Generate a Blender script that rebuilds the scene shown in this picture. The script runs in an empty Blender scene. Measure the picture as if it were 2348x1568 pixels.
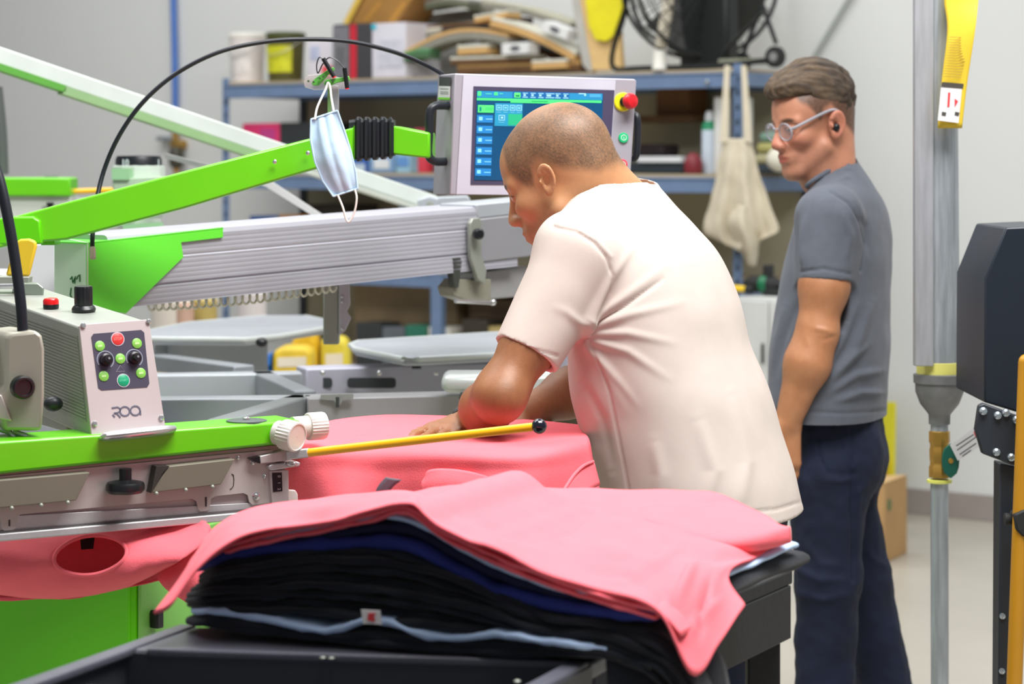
import bpy, bmesh, math, random
import numpy as np
from mathutils import Vector, Matrix, noise as mnoise
random.seed(7); np.random.seed(7)
scene = bpy.context.scene
COL = scene.collection
V = Vector
# ---------------------------------------------------------------- camera (level, 85 mm, shifted down)
FPX, CX, HY, HC = 85.0 / 36.0 * 2348.0, 1174.0, 370.0, 1.524
cam_data = bpy.data.cameras.new('camera')
cam = bpy.data.objects.new('camera', cam_data); COL.objects.link(cam)
cam.location = (0, 0, HC); cam.rotation_euler = (math.pi / 2, 0, 0)
cam_data.lens = 85.0; cam_data.sensor_width = 36.0; cam_data.sensor_fit = 'HORIZONTAL'
cam_data.shift_y = -(784.0 - HY) / 2348.0
cam_data.clip_start = 0.05; cam_data.clip_end = 60
cam_data.dof.use_dof = True; cam_data.dof.focus_distance = 4.25; cam_data.dof.aperture_fstop = 5.0
scene.camera = cam
# ---------------------------------------------------------------- world and lights
world = bpy.data.worlds.new('world'); scene.world = world; world.use_nodes = True
wb = world.node_tree.nodes['Background']
wb.inputs[0].default_value = (0.93, 0.96, 1.0, 1); wb.inputs[1].default_value = 0.25
def area_light(name, loc, tgt, sx, sy, power, col=(1, 1, 1)):
    d = bpy.data.lights.new(name, 'AREA'); d.shape = 'RECTANGLE'; d.size = sx; d.size_y = sy; d.energy = power; d.color = col
    o = bpy.data.objects.new(name, d); COL.objects.link(o); o.location = loc
    o.rotation_euler = (V(tgt) - V(loc)).to_track_quat('-Z', 'Y').to_euler(); return o
area_light('ceiling_lamp_front', (0.9, 3.2, 4.3), (0.8, 3.5, 0), 2.6, 1.5, 285, (1, 0.99, 0.97))
area_light('ceiling_lamp_press', (-2.0, 5.6, 4.6), (-2.0, 5.7, 0), 3.0, 1.6, 125, (1, 1, 0.99))
area_light('ceiling_lamp_right', (2.2, 6.6, 4.8), (2.0, 6.6, 0), 3.0, 1.6, 70, (1, 1, 0.99))
area_light('ceiling_lamp_far', (-2.4, 10.2, 4.8), (-2.2, 11.0, 0.9), 3.5, 1.6, 125, (1, 1, 0.98))
area_light('ceiling_lamp_wall', (0.3, 8.6, 4.8), (0.5, 9.6, 0.9), 3.0, 1.6, 58, (1, 1, 0.98))
vs = scene.view_settings
scene.display_settings.display_device = 'sRGB'
vs.view_transform = 'Standard'; vs.look = 'None'; vs.exposure = 0.0; vs.gamma = 1.0; vs.use_curve_mapping = False
# ---------------------------------------------------------------- pixel <-> place
def at(x, y, d): return V(((x - CX) * d / FPX, d, HC - (y - HY) * d / FPX))
def onz(x, y, z): return at(x, y, (HC - z) * FPX / (y - HY))
class Pl:
    """plane through three points; called with a pixel it gives the point of the plane seen there, lifted by off"""
    def __init__(s, a, b, c, flip=False):
        s.o = V(a); s.u = (V(b) - s.o).normalized(); n = (V(b) - s.o).cross(V(c) - s.o).normalized()
        if n.y > 0: n = -n
        if flip: n = -n
        s.n = n; s.v = n.cross(s.u)
    def __call__(s, x, y, off=0.0):
        r = at(x, y, 1.0) - V((0, 0, HC)); o = V((0, 0, HC))
        t = (s.o - o).dot(s.n) / r.dot(s.n)
        return o + r * t + s.n * off
# ---------------------------------------------------------------- materials
def lin(c):
    return tuple((x / 255 / 12.92 if x / 255 <= 0.04045 else ((x / 255 + 0.055) / 1.055) ** 2.4) for x in c)
MATS = {}
def mat(name, col, rough=0.5, metal=0.0, var=0.06, vscale=9.0, bump=0.0, bscale=150.0, sheen=0.0, coat=0.0,
        emis=0.0, trans=0.0, vcol=False, alpha=1.0, aniso=None, wave=None, spec=0.5, sss=0.0):
    if name in MATS: return MATS[name]
    m = bpy.data.materials.new(name); m.use_nodes = True; MATS[name] = m
    nt = m.node_tree; N = nt.nodes; L = nt.links
    b = N['Principled BSDF']; c = lin(col)
    b.inputs['Roughness'].default_value = rough; b.inputs['Metallic'].default_value = metal
    b.inputs['Specular IOR Level'].default_value = spec
    if sheen: b.inputs['Sheen Weight'].default_value = sheen; b.inputs['Sheen Roughness'].default_value = 0.5
    if coat: b.inputs['Coat Weight'].default_value = coat; b.inputs['Coat Roughness'].default_value = 0.15
    if trans: b.inputs['Transmission Weight'].default_value = trans
    if alpha < 1: b.inputs['Alpha'].default_value = alpha
    if sss:
        b.inputs['Subsurface Weight'].default_value = sss; b.inputs['Subsurface Radius'].default_value = (1.0, 0.35, 0.2)
        b.inputs['Subsurface Scale'].default_value = 0.006
    tc = N.new('ShaderNodeTexCoord')
    src = None
    if vcol:
        a = N.new('ShaderNodeAttribute'); a.attribute_name = 'Col'; src = a.outputs['Color']
    nz = N.new('ShaderNodeTexNoise'); nz.inputs['Scale'].default_value = vscale; nz.inputs['Detail'].default_value = 4
    if aniso:
        mp = N.new('ShaderNodeMapping'); mp.inputs['Scale'].default_value = aniso
        L.new(tc.outputs['Object'], mp.inputs['Vector']); L.new(mp.outputs['Vector'], nz.inputs['Vector'])
    else: L.new(tc.outputs['Object'], nz.inputs['Vector'])
    mr = N.new('ShaderNodeMapRange'); mr.inputs[1].default_value = 0.25; mr.inputs[2].default_value = 0.75
    mr.inputs[3].default_value = 1 - var; mr.inputs[4].default_value = 1 + var
    L.new(nz.outputs['Fac'], mr.inputs[0])
    mx = N.new('ShaderNodeVectorMath'); mx.operation = 'SCALE'
    if src: L.new(src, mx.inputs[0])
    else: mx.inputs[0].default_value = c
    L.new(mr.outputs[0], mx.inputs['Scale'])
    L.new(mx.outputs[0], b.inputs['Base Color'])
    if bump:
        n2 = N.new('ShaderNodeTexNoise'); n2.inputs['Scale'].default_value = bscale; n2.inputs['Detail'].default_value = 2
        L.new(tc.outputs['Object'], n2.inputs['Vector'])
        bp = N.new('ShaderNodeBump'); bp.inputs['Strength'].default_value = bump; bp.inputs['Distance'].default_value = 0.004
        L.new(n2.outputs['Fac'], bp.inputs['Height']); L.new(bp.outputs['Normal'], b.inputs['Normal'])
    if emis:
        b.inputs['Emission Color'].default_value = (*c, 1); b.inputs['Emission Strength'].default_value = emis
    return m
# ---------------------------------------------------------------- object helpers
ORG = {}
def tag(o, label=None, cat=None, group=None, kind=None):
    if label: o['label'] = label
    if cat: o['category'] = cat
    if group: o['group'] = group
    if kind: o['kind'] = kind
    return o
def thing(name, label, cat, loc, group=None, kind=None):
    o = bpy.data.objects.new(name, None); COL.objects.link(o); o.location = V(loc); o.empty_display_size = 0.05
    ORG[o.name] = V(loc); return tag(o, label, cat, group, kind)
def link_mesh(name, me, mats, parent=None, vw=None, bevel=0.0, solid=0.0, angle=38, smooth=True, subsurf=0, segs=2):
    """vertices of me are in world space; they are moved into the parent's (or an own) origin"""
    n = len(me.vertices); co = np.empty(n * 3, np.float32); me.vertices.foreach_get('co', co); co = co.reshape(-1, 3)
    if parent is not None: org = ORG[parent.name]
    else:
        lo, hi = co.min(0), co.max(0); org = V(((lo[0] + hi[0]) / 2, (lo[1] + hi[1]) / 2, lo[2]))
    co -= np.array(org, np.float32); me.vertices.foreach_set('co', co.ravel())
    for m in (mats if isinstance(mats, (list, tuple)) else [mats]): me.materials.append(m)
    if smooth:
        me.polygons.foreach_set('use_smooth', [True] * len(me.polygons))
        if angle < 180:
            try: me.set_sharp_from_angle(angle=math.radians(angle))
            except Exception: pass
    me.update()
    o = bpy.data.objects.new(name, me); COL.objects.link(o)
    if parent is not None: o.parent = parent
    else: o.location = org
    ORG[o.name] = org
    if solid:
        md = o.modifiers.new('solid', 'SOLIDIFY'); md.thickness = solid; md.offset = 0
    if subsurf:
        md = o.modifiers.new('sub', 'SUBSURF'); md.levels = subsurf; md.render_levels = subsurf
    if bevel:
        md = o.modifiers.new('bevel', 'BEVEL'); md.width = bevel; md.segments = segs; md.limit_method = 'ANGLE'; md.angle_limit = math.radians(35)
        md.harden_normals = False
    return o
def catmull(pts, n):
    """smooth curve through pts (list of vectors), n samples a span"""
    P = np.array([tuple(p) for p in pts], float); k = len(P)
    if k < 3:
        t = np.linspace(0, 1, n + 1)[:, None]; return P[0] * (1 - t) + P[-1] * t
    Q = np.vstack([2 * P[0] - P[1], P, 2 * P[-1] - P[-2]]); out = []
    for i in range(k - 1):
        p0, p1, p2, p3 = Q[i:i + 4]
        for j in range(n):
            t = j / n
            out.append(0.5 * ((2 * p1) + (p2 - p0) * t + (2 * p0 - 5 * p1 + 4 * p2 - p3) * t * t + (3 * p1 - p0 - 3 * p2 + p3) * t ** 3))
    out.append(P[-1]); return np.array(out)
def frame_of(d):
    d = V(d).normalized(); a = V((0, 0, 1)) if abs(d.z) < 0.9 else V((1, 0, 0))
    u = d.cross(a).normalized(); return u, d.cross(u).normalized(), d
class MB:
    def __init__(s): s.v = []; s.f = []; s.m = []
    def add(s, vs, fs, mi=0):
        k = len(s.v); s.v += [tuple(p) for p in vs]; s.f += [tuple(k + i for i in f) for f in fs]; s.m += [mi] * len(fs); return s
    def box(s, c, u, v, w, mi=0):
        """centre and three half-extent vectors"""
        c, u, v, w = V(c), V(u), V(v), V(w)
        p = [c + u * a + v * b + w * e for e in (-1, 1) for b in (-1, 1) for a in (-1, 1)]
        f = [(0, 2, 3, 1), (4, 5, 7, 6), (0, 1, 5, 4), (2, 6, 7, 3), (0, 4, 6, 2), (1, 3, 7, 5)]
        if u.cross(v).dot(w) < 0: f = [q[::-1] for q in f]
        return s.add(p, f, mi)
    def abox(s, x0, x1, y0, y1, z0, z1, mi=0):
        return s.box(((x0 + x1) / 2, (y0 + y1) / 2, (z0 + z1) / 2), ((x1 - x0) / 2, 0, 0), (0, (y1 - y0) / 2, 0), (0, 0, (z1 - z0) / 2), mi)
    def prism(s, pts, ext, mi=0):
        pts = [V(p) for p in pts]; ext = V(ext); n = len(pts)
        nv = V((0, 0, 0))
        for i in range(n): nv += pts[i].cross(pts[(i + 1) % n])
        f = [tuple(range(n)), tuple(range(2 * n - 1, n - 1, -1))] + [(i, i + n, (i + 1) % n + n, (i + 1) % n) for i in range(n)]
        if nv.dot(ext) > 0: f = [q[::-1] for q in f]
        return s.add(pts + [p + ext for p in pts], f, mi)
    def beam(s, a, b, w, h, up=(0, 0, 1), mi=0):
        a, b = V(a), V(b); d = b - a; side = d.cross(V(up)).normalized(); u2 = side.cross(d).normalized()
        return s.box((a + b) / 2, d / 2, side * w / 2, u2 * h / 2, mi)
    def tube(s, pts, r, n=10, mi=0, cap=True, closed=False):
        P = [V(p) for p in pts]; k = len(P); R = list(r) if hasattr(r, '__len__') else [r] * k
        vs = []; u = None
        for i in range(k):
            d = (P[(i + 1) % k] - P[i - 1]) if closed else (P[min(i + 1, k - 1)] - P[max(i - 1, 0)])
            if d.length < 1e-9: d = V((0, 0, 1))
            d.normalize()
            if u is None: u = frame_of(d)[0]
            u = (u - d * u.dot(d)); u = u.normalized() if u.length > 1e-6 else frame_of(d)[0]
            w = d.cross(u)
            vs += [P[i] + (u * math.cos(2 * math.pi * j / n) + w * math.sin(2 * math.pi * j / n)) * R[i] for j in range(n)]
        fs = [(i * n + j, i * n + (j + 1) % n, ((i + 1) % k) * n + (j + 1) % n, ((i + 1) % k) * n + j) for i in range(k if closed else k - 1) for j in range(n)]
        if cap and not closed: fs += [tuple(range(n - 1, -1, -1)), tuple((k - 1) * n + j for j in range(n))]
        return s.add(vs, fs, mi)
    def lathe(s, base, axis, prof, n=20, mi=0, squash=None):
        """prof: (radius, height along axis) from start to end"""
        u, w, d = frame_of(axis); base = V(base)
        if squash: w = w * squash
        vs = [base + d * h + (u * math.cos(2 * math.pi * j / n) + w * math.sin(2 * math.pi * j / n)) * max(r, 1e-5) for r, h in prof for j in range(n)]
        k = len(prof)
        fs = [(i * n + j, i * n + (j + 1) % n, (i + 1) * n + (j + 1) % n, (i + 1) * n + j) for i in range(k - 1) for j in range(n)]
        fs += [tuple(range(n - 1, -1, -1)), tuple((k - 1) * n + j for j in range(n))]
        return s.add(vs, fs, mi)
    def ball(s, c, r, n=14, mi=0, sq=(1, 1, 1)):
        k = 9
        vs = []; c = V(c)
        for i in range(k):
            th = math.pi * i / (k - 1); rr = max(math.sin(th), 1e-3)
            vs += [c + V((r * sq[0] * rr * math.cos(2 * math.pi * j / n), r * sq[1] * rr * math.sin(2 * math.pi * j / n), r * sq[2] * math.cos(th))) for j in range(n)]
        fs = [(i * n + j, (i + 1) * n + j, (i + 1) * n + (j + 1) % n, i * n + (j + 1) % n) for i in range(k - 1) for j in range(n)]
        fs += [tuple(range(n)), tuple((k - 1) * n + j for j in range(n - 1, -1, -1))]
        return s.add(vs, fs, mi)
    def grid(s, G, mi=0, flip=False):
        r, c = G.shape[:2]
        fs = [(i * c + j, i * c + j + 1, (i + 1) * c + j + 1, (i + 1) * c + j) for i in range(r - 1) for j in range(c - 1)]
        if flip: fs = [q[::-1] for q in fs]
        return s.add(G.reshape(-1, 3), fs, mi)
    def ring(s, loops, mi=0, closed=False):
        """loops: list of equal-length closed loops of points"""
        n = len(loops[0]); k = len(loops)
        vs = [p for l in loops for p in l]
        fs = [(i * n + j, i * n + (j + 1) % n, (i + 1) * n + (j + 1) % n, (i + 1) * n + j) for i in range(k - 1) for j in range(n)]
        return s.add(vs, fs, mi)
    def mesh(s, name):
        me = bpy.data.meshes.new(name); me.from_pydata(s.v, [], s.f); me.polygons.foreach_set('material_index', s.m); me.update(); return me
    def build(s, name, mats, parent=None, **k):
        lab = {q: k.pop(q) for q in ('label', 'cat', 'group', 'kind') if q in k}
        o = link_mesh(name, s.mesh(name), mats, parent, **k); tag(o, **lab); return o
def rounded(cx, cy, w, h, r, n=5):
    """rounded rectangle outline in 2-D"""
    out = []
    for sx, sy, a0 in ((1, 1, 0), (-1, 1, 90), (-1, -1, 180), (1, -1, 270)):
        for i in range(n + 1):
            a = math.radians(a0 + 90 * i / n)
            out.append((cx + sx * (w / 2 - r) + r * math.cos(a), cy + sy * (h / 2 - r) + r * math.sin(a)))
    return out
def sheet_grid(ctrl, nu, nv, amp=0.0, sc=8.0, seed=0.0, hook=None):
    """ctrl: rows of control points -> smooth grid; amp: random folds"""
    C = np.array([[tuple(p) for p in row] for row in ctrl], float)
    A = np.stack([catmull(C[:, j], nu) for j in range(C.shape[1])], 1)
    B = np.stack([catmull(A[i], nv) for i in range(A.shape[0])], 0)
    if amp:
        gu = np.gradient(B, axis=0); gv = np.gradient(B, axis=1); nn = np.cross(gu, gv); nn /= np.linalg.norm(nn, axis=2, keepdims=True) + 1e-9
        D = np.array([[mnoise.noise(V((p[0] * sc + seed, p[1] * sc * 0.6, p[2] * sc * 0.6 + seed))) + 0.45 * mnoise.noise(V((p[0] * sc * 2.3, p[1] * sc * 2 + seed, p[2] * sc * 2))) for p in row] for row in B])
        B = B + nn * (D * amp)[..., None]
    if hook is not None: B = hook(B)
    return B
def text_mesh(body, size, plane_o, u, v, n, mats, name, parent, depth=0.0006, align='CENTER', bold=0.0):
    cu = bpy.data.curves.new('t', 'FONT'); cu.body = body; cu.size = size; cu.align_x = align; cu.align_y = 'CENTER'; cu.extrude = depth; cu.offset = bold
    cu.resolution_u = 3
    to = bpy.data.objects.new('t', cu); COL.objects.link(to)
    dg = bpy.context.evaluated_depsgraph_get(); me = bpy.data.meshes.new_from_object(to.evaluated_get(dg))
    bpy.data.objects.remove(to); bpy.data.curves.remove(cu)
    M = Matrix((( *u, 0), (*v, 0), (*n, 0), (0, 0, 0, 1))).transposed(); M.translation = V(plane_o)
    me.transform(M); me.materials.clear(); me.name = name
    return link_mesh(name, me, mats, parent, smooth=False)
# ================================================================ setting
M_wall = mat('wall_paint', (214, 216, 215), 0.75, var=0.015, vscale=1.2, bump=0.05, bscale=60)
M_floor = mat('sealed_concrete', (178, 172, 160), 0.32, var=0.09, vscale=1.6, bump=0.03, bscale=25)
M_base = mat('baseboard_vinyl', (150, 142, 138), 0.5)
W0 = V((-2.995, 14.1)); WD = V((0.7932, -0.6090)); WN = V((-0.6090, -0.7932))
WD3 = V((WD.x, WD.y, 0)); WN3 = V((WN.x, WN.y, 0)); UP = V((0, 0, 1))
def sh(x, y, o):
    """point seen at pixel x, y on the vertical plane o metres in front of the back wall"""
    r = (x - CX) / FPX; d = (W0.dot(WN) + o) / (r * WN.x + WN.y); return at(x, y, d)
def shz(x, z, o):
    p = sh(x, 400, o); return V((p.x, p.y, z))
def wbox(mb, x0, x1, z0, z1, o, dep, mi=0):
    """box standing parallel to the wall, front face at offset o between pixels x0..x1"""
    a, b = shz(x0, z0, o), shz(x1, z0, o); c = (a + b) / 2 - WN3 * dep / 2 + UP * (z1 - z0) / 2
    return mb.box(c, (b - a) / 2, WN3 * dep / 2, UP * (z1 - z0) / 2, mi)
def zof(x, y, o): return sh(x, y, o).z
MB().box((0, 8, -0.05), (14, 0, 0), (0, 14, 0), (0, 0, 0.05)).build('floor', M_floor, kind='structure', smooth=False)
wc = V((-0.4, 12.1, 0)); wc = V((W0.x, W0.y, 0)) + WD3 * 3.2
MB().box(wc - WN3 * 0.1 + UP * 3.0, WD3 * 8.5, WN3 * 0.1, UP * 3.0).build('wall_back', M_wall, kind='structure', smooth=False)
MB().box(wc + WN3 * 0.006 + UP * 0.055, WD3 * 8.5, WN3 * 0.006, UP * 0.055).build('baseboard_back', M_base, kind='structure', bevel=0.003)
# ================================================================ shelving rack
M_blue = mat('blue_steel', (112, 134, 168), 0.42, 0.15, var=0.08)
M_board = mat('shelf_board', (176, 160, 132), 0.75, var=0.12, aniso=(2, 30, 30))
M_dkpost = mat('dark_steel_post', (48, 54, 60), 0.5, 0.3)
SO = 0.62; LZ = [0.14, 0.52, 1.0, 1.455, 1.905]
fl, fr = shz(518, 0, SO), shz(1692, 0, SO)
rack = thing('shelving_rack', 'long blue steel shelving rack standing along the white back wall', 'shelf', (fl + fr) / 2)
back = -WN3 * (SO - 0.05)
def rack_post(p, m):
    mb = MB(); mb.box(p + UP * 0.97, WD3 * 0.022, WN3 * 0.0025, UP * 0.97); mb.box(p + UP * 0.97 - WN3 * 0.02 - WD3 * 0.022, WD3 * 0.0025, WN3 * 0.02, UP * 0.97)
    o = mb.build('post', m, rack, smooth=False)
    hb = MB()
    for i in range(30):
        hb.box(p + UP * (0.08 + 0.062 * i) + WN3 * 0.003, WD3 * 0.006, WN3 * 0.0006, UP * 0.012)
    hb.build('slot_row', mat('slot_dark', (30, 36, 48), 0.7), o, smooth=False)
for p in (fl, fr): rack_post(p, M_blue)
for p in (fl + back, fr + back): rack_post(p, M_dkpost if p is not fr + back else M_blue)
mid = fl + (fr - fl) * 0.455
for p in (mid, mid + back):
    q = MB(); q.box(p + UP * 0.5, WD3 * 0.03, WN3 * 0.02, UP * 0.5); q.build('post', M_blue, rack, bevel=0.003)
for z in LZ:
    for o_ in (V((0, 0, 0)), back):
        mb = MB(); mb.box((fl + fr) / 2 + o_ + UP * (z - 0.033), (fr - fl) / 2, WN3 * 0.014, UP * 0.033)
        mb.box((fl + fr) / 2 + o_ + UP * (z - 0.004), (fr - fl) / 2, WN3 * 0.02, UP * 0.004)
        mb.build('beam', M_blue, rack, bevel=0.002)
    for e in (fl, fr):
        MB().box(e + back / 2 + UP * (z - 0.03), back / 2, WD3 * 0.012, UP * 0.03).build('end_beam', M_blue, rack)
    MB().box((fl + fr) / 2 + back / 2 + UP * (z + 0.006), (fr - fl) / 2, back / 2, UP * 0.008).build('shelf_board', M_board, rack)
MB().box((fl + fr) / 2 + back + UP * 0.97 - WN3 * 0.012, (fr - fl) / 2, WN3 * 0.004, UP * 0.95).build('back_panel', mat('added_back_olive', (176, 171, 148), 0.8, var=0.05, vscale=3), rack)  # added sheet giving the olive tone behind the shelves
bolt = MB(); bolt.lathe(sh(1622, 188, SO + 0.016), WN3, [(0.0, 0), (0.011, 0), (0.011, 0.008), (0.006, 0.014)], 10); bolt.build('bolt', mat('galvanised', (176, 182, 186), 0.38, 0.75, var=0.12, vscale=14), rack)
TOPZ = LZ[4] + 0.016
# ---------------------------------------------------------------- things on the top shelf
def carton(name, label, x0, x1, z0, ytop, o, dep, cols, cat='box', tape=True, band=None):
    z1 = zof((x0 + x1) / 2, ytop, o)
    a = shz(x0, z0, o); b = shz(x1, z0, o); t = thing(name, label, cat, (a + b) / 2 - WN3 * dep / 2)
    mb = MB(); wbox(mb, x0, x1, z0, z1, o, dep)
    body = mb.build('body', mat(name + '_face_%d' % len(MATS), cols[0], 0.6, var=0.08), t, bevel=0.003)
    fl_ = MB(); c = (a + b) / 2 - WN3 * dep / 2 + UP * (z1 - z0 + 0.0015)
    fl_.box(c + WN3 * dep * 0.25, (b - a) * 0.497, WN3 * dep * 0.243, UP * 0.0015); fl_.box(c - WN3 * dep * 0.25, (b - a) * 0.497, WN3 * dep * 0.243, UP * 0.0015)
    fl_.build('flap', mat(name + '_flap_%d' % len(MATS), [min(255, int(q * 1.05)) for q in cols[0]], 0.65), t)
    for i, (fx0, fx1, fz0, fz1, cc) in enumerate(band or []):
        w = MB(); p0 = a + (b - a) * fx0; p1 = a + (b - a) * fx1; h = z1 - z0
        w.box((p0 + p1) / 2 + WN3 * 0.0015 + UP * h * (fz0 + fz1) / 2, (p1 - p0) / 2, WN3 * 0.0015, UP * h * (fz1 - fz0) / 2)
        w.build('printed_panel', mat('print_%d_%d_%d' % cc, cc, 0.55, var=0.15, vscale=25), t)
    return t
def bucket(name, label, x, w, ytop, o, col, lidcol, labcol):
    c = shz(x, TOPZ, o - 0.12); h = zof(x, ytop, o) - TOPZ; r = w * c.y / FPX / 2
    t = thing(name, label, 'bucket', c)
    MB().lathe(c, UP, [(0, 0), (r * 0.86, 0), (r * 0.88, 0.01), (r * 0.97, h * 0.8), (r, h * 0.8), (r, h * 0.84), (r * 0.97, h * 0.84), (r * 0.98, h * 0.93), (r * 0.9, h * 0.93), (0, h * 0.93)], 28).build('body', mat(name + '_wall', col, 0.5), t)
    MB().lathe(c + UP * h * 0.9, UP, [(r * 0.98, 0), (r * 1.04, 0), (r * 1.04, h * 0.07), (r * 0.9, h * 0.1), (0, h * 0.1)], 28).build('lid', mat(name + '_lid', lidcol, 0.5), t)
    lb = MB(); n = 14; a0 = math.atan2(WN.y, WN.x)
    rows = []
    for z, rr in ((h * 0.18, r * 0.905), (h * 0.72, r * 0.967)):
        rows.append([c + V(((rr + 0.0012) * math.cos(a0 + (i / n - 0.5) * 2.2), (rr + 0.0012) * math.sin(a0 + (i / n - 0.5) * 2.2), z)) for i in range(n + 1)])
    lb.grid(np.array([[tuple(p) for p in r_] for r_ in rows])); lb.build('label_wrap', mat(name + '_print', labcol, 0.5, var=0.3, vscale=18), t)
    hb = MB(); u = WD3
    hb.tube(catmull([c + u * r * 1.03 + UP * h * 0.82, c + u * r * 0.75 + WN3 * r * 0.75 + UP * h * 0.62, c + WN3 * r * 1.06 + UP * h * 0.52, c - u * r * 0.75 + WN3 * r * 0.75 + UP * h * 0.62, c - u * r * 1.03 + UP * h * 0.82], 5), 0.0022, 6)
    hb.build('bail_handle', mat('bail_wire', (190, 190, 186), 0.4, 0.6), t)
bucket('paint_bucket', 'white paint bucket with tan rim at the left end of the top shelf', 567, 84, 72, 0.60, (222, 214, 212), (226, 222, 214), (214, 208, 206))
bucket('ink_bucket', 'yellow-green ink bucket with dark lid on the top shelf', 655, 90, 70, 0.60, (78, 74, 30), (72, 78, 40), (196, 196, 34))
carton('detergent_box', 'small white box with red corner mark on the top shelf', 706, 765, TOPZ, 92, 0.58, 0.2, [(210, 206, 214)], band=[(0.55, 0.95, 0.05, 0.35, (214, 74, 80)), (0.1, 0.45, 0.5, 0.85, (176, 182, 206))])
carton('printer_box', 'grey and black box with a red stripe on the top shelf', 764, 850, TOPZ, 56, 0.60, 0.3, [(58, 58, 62)], band=[(0.0, 0.42, 0.03, 0.97, (112, 112, 118)), (0.46, 0.63, 0.0, 1.0, (190, 34, 52)), (0.1, 0.34, 0.25, 0.6, (150, 148, 152))])
carton('white_carton', 'white carton with a blue corner next to the black box', 853, 930, TOPZ, 54, 0.60, 0.26, [(206, 204, 214)], band=[(0.0, 0.13, 0.9, 1.0, (60, 176, 196)), (0.2, 0.9, 0.2, 0.7, (196, 196, 208))])
# open cardboard flap box behind
cb = thing('cardboard_box', 'tilted brown cardboard box above the black and white cartons', 'box', shz(880, zof(880, 55, 0.45), 0.42))
M_card = mat('cardboard_dark', (150, 108, 50), 0.8, var=0.1, aniso=(1, 1, 8))
MB().prism([sh(790, 54, 0.48), sh(905, 58, 0.48), sh(985, -60, 0.48), sh(860, -80, 0.48)], -WN3 * 0.22).build('body', M_card, cb, bevel=0.004)
MB().prism([sh(787, 54, 0.487), sh(800, 55, 0.487), sh(872, -80, 0.487), sh(856, -80, 0.487)], WN3 * 0.004).build('flap_edge', mat('cardboard_edge', (206, 172, 72), 0.8), cb)
for a_, b_ in ((830, 880), (890, 935)):
    MB().prism([sh(a_, 50, 0.4805), sh(a_ + 12, 50, 0.4805), sh(b_, 5, 0.4805), sh(b_ - 14, 5, 0.4805)], WN3 * 0.001).build('tape_strip', mat('parcel_tape', (176, 128, 58), 0.35), cb)
# pile of old wooden platens and boards
M_ply = mat('plywood', (196, 156, 98), 0.7, var=0.16, aniso=(2, 24, 24)); M_plyw = mat('white_laminate', (206, 204, 190), 0.55, var=0.08)
M_plyg = mat('grey_laminate', (132, 130, 120), 0.6, var=0.12); M_plyd = mat('dark_ply', (96, 66, 36), 0.7, var=0.2); M_blk = mat('black_rubber', (28, 30, 30), 0.7)
def slab(label, a, b, th, o, dep, mtop, medge, bend=0.0, name='wooden_platen', tip=None):
    """board seen edge-on from pixel a to pixel b (its upper edge), th pixels thick, dep deep"""
    pa, pb = sh(a[0], a[1], o), sh(b[0], b[1], o); s_ = pa.y / FPX; t = th * s_
    t_ = thing(name, label, 'board', (pa + pb) / 2 - UP * t, group='old boards heaped on the top shelf')
    d = (pb - pa); nrm = WN3.cross(d).normalized()
    if nrm.z < 0: nrm = -nrm
    k = 9
    for nm, m, o0, o1 in (('face_layer', mtop, 0.0, -0.35), ('core', medge, -0.35, -1.0)):
        mb = MB(); L = []
        for i in range(k + 1):
            f = i / k; p = pa + d * f + nrm * (bend * s_ * math.sin(math.pi * f)); wd = dep * (1 - 0.25 * abs(2 * f - 1) ** 4)
            L.append([p + nrm * t * o0, p + nrm * t * o0 - WN3 * wd, p + nrm * t * o1 - WN3 * wd, p + nrm * t * o1])
        mb.ring(L); mb.f += [(0, 1, 2, 3), tuple(k * 4 + q for q in (3, 2, 1, 0))]; mb.m += [0, 0]
        mb.build(nm, m, t_, bevel=0.003)
    return t_
slab('lowest brown board of the heap, right above the console corner', (1050, 148), (1330, 140), 22, 0.6, 0.16, M_ply, M_plyd)
slab('long white-topped board lying flat low in the heap', (1034, 132), (1215, 126), 16, 0.61, 0.16, M_plyw, M_plyd)
slab('short white-topped board at the right foot of the heap', (1220, 138), (1300, 134), 22, 0.62, 0.1, M_plyw, M_ply)
slab('small pale board on edge in the middle of the heap', (1050, 104), (1120, 100), 22, 0.6, 0.1, M_plyw, M_ply)
slab('short brown board leaning in the middle of the heap', (1105, 92), (1160, 118), 22, 0.48, 0.1, M_ply, M_ply)
slab('curved tan platen arching over the left of the heap', (925, 118), (1165, 76), 26, 0.6, 0.14, M_ply, M_plyg, bend=30)
slab('green-tipped board sticking out under the curved platen', (926, 120), (985, 112), 22, 0.61, 0.1, mat('green_paint', (84, 140, 92), 0.6), mat('green_dull', (70, 104, 70), 0.6), bend=4)
slab('pale flat board at the left of the heap beside the white carton', (890, 92), (1010, 62), 20, 0.45, 0.14, M_plyw, M_plyg, bend=5)
slab('dark board running behind the curved platen', (950, 62), (1190, 40), 22, 0.44, 0.14, M_plyd, M_blk)
slab('long grey board across the top left of the heap', (895, 50), (1100, 20), 20, 0.25, 0.15, M_plyg, M_plyg, bend=4)
slab('thin grey board lying on top of the heap', (975, 4), (1075, 2), 18, 0.42, 0.15, M_plyg, mat('olive_dull', (88, 92, 72), 0.7), bend=8)
slab('short pale wedge near the top of the heap', (1088, 36), (1165, 22), 16, 0.58, 0.12, M_plyw, M_ply)
slab('long grey-green board sloping down the top right of the heap', (1105, 0), (1310, 52), 18, 0.42, 0.14, mat('greyed_wood', (178, 176, 156), 0.7), M_plyg, bend=8)
slab('long white platen sloping down the right of the heap', (1128, 38), (1322, 118), 24, 0.61, 0.13, M_plyw, M_ply, bend=10)
slab('dark board wedged under the white sloping platen', (1120, 66), (1325, 138), 18, 0.46, 0.14, M_blk, M_plyd)
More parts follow.
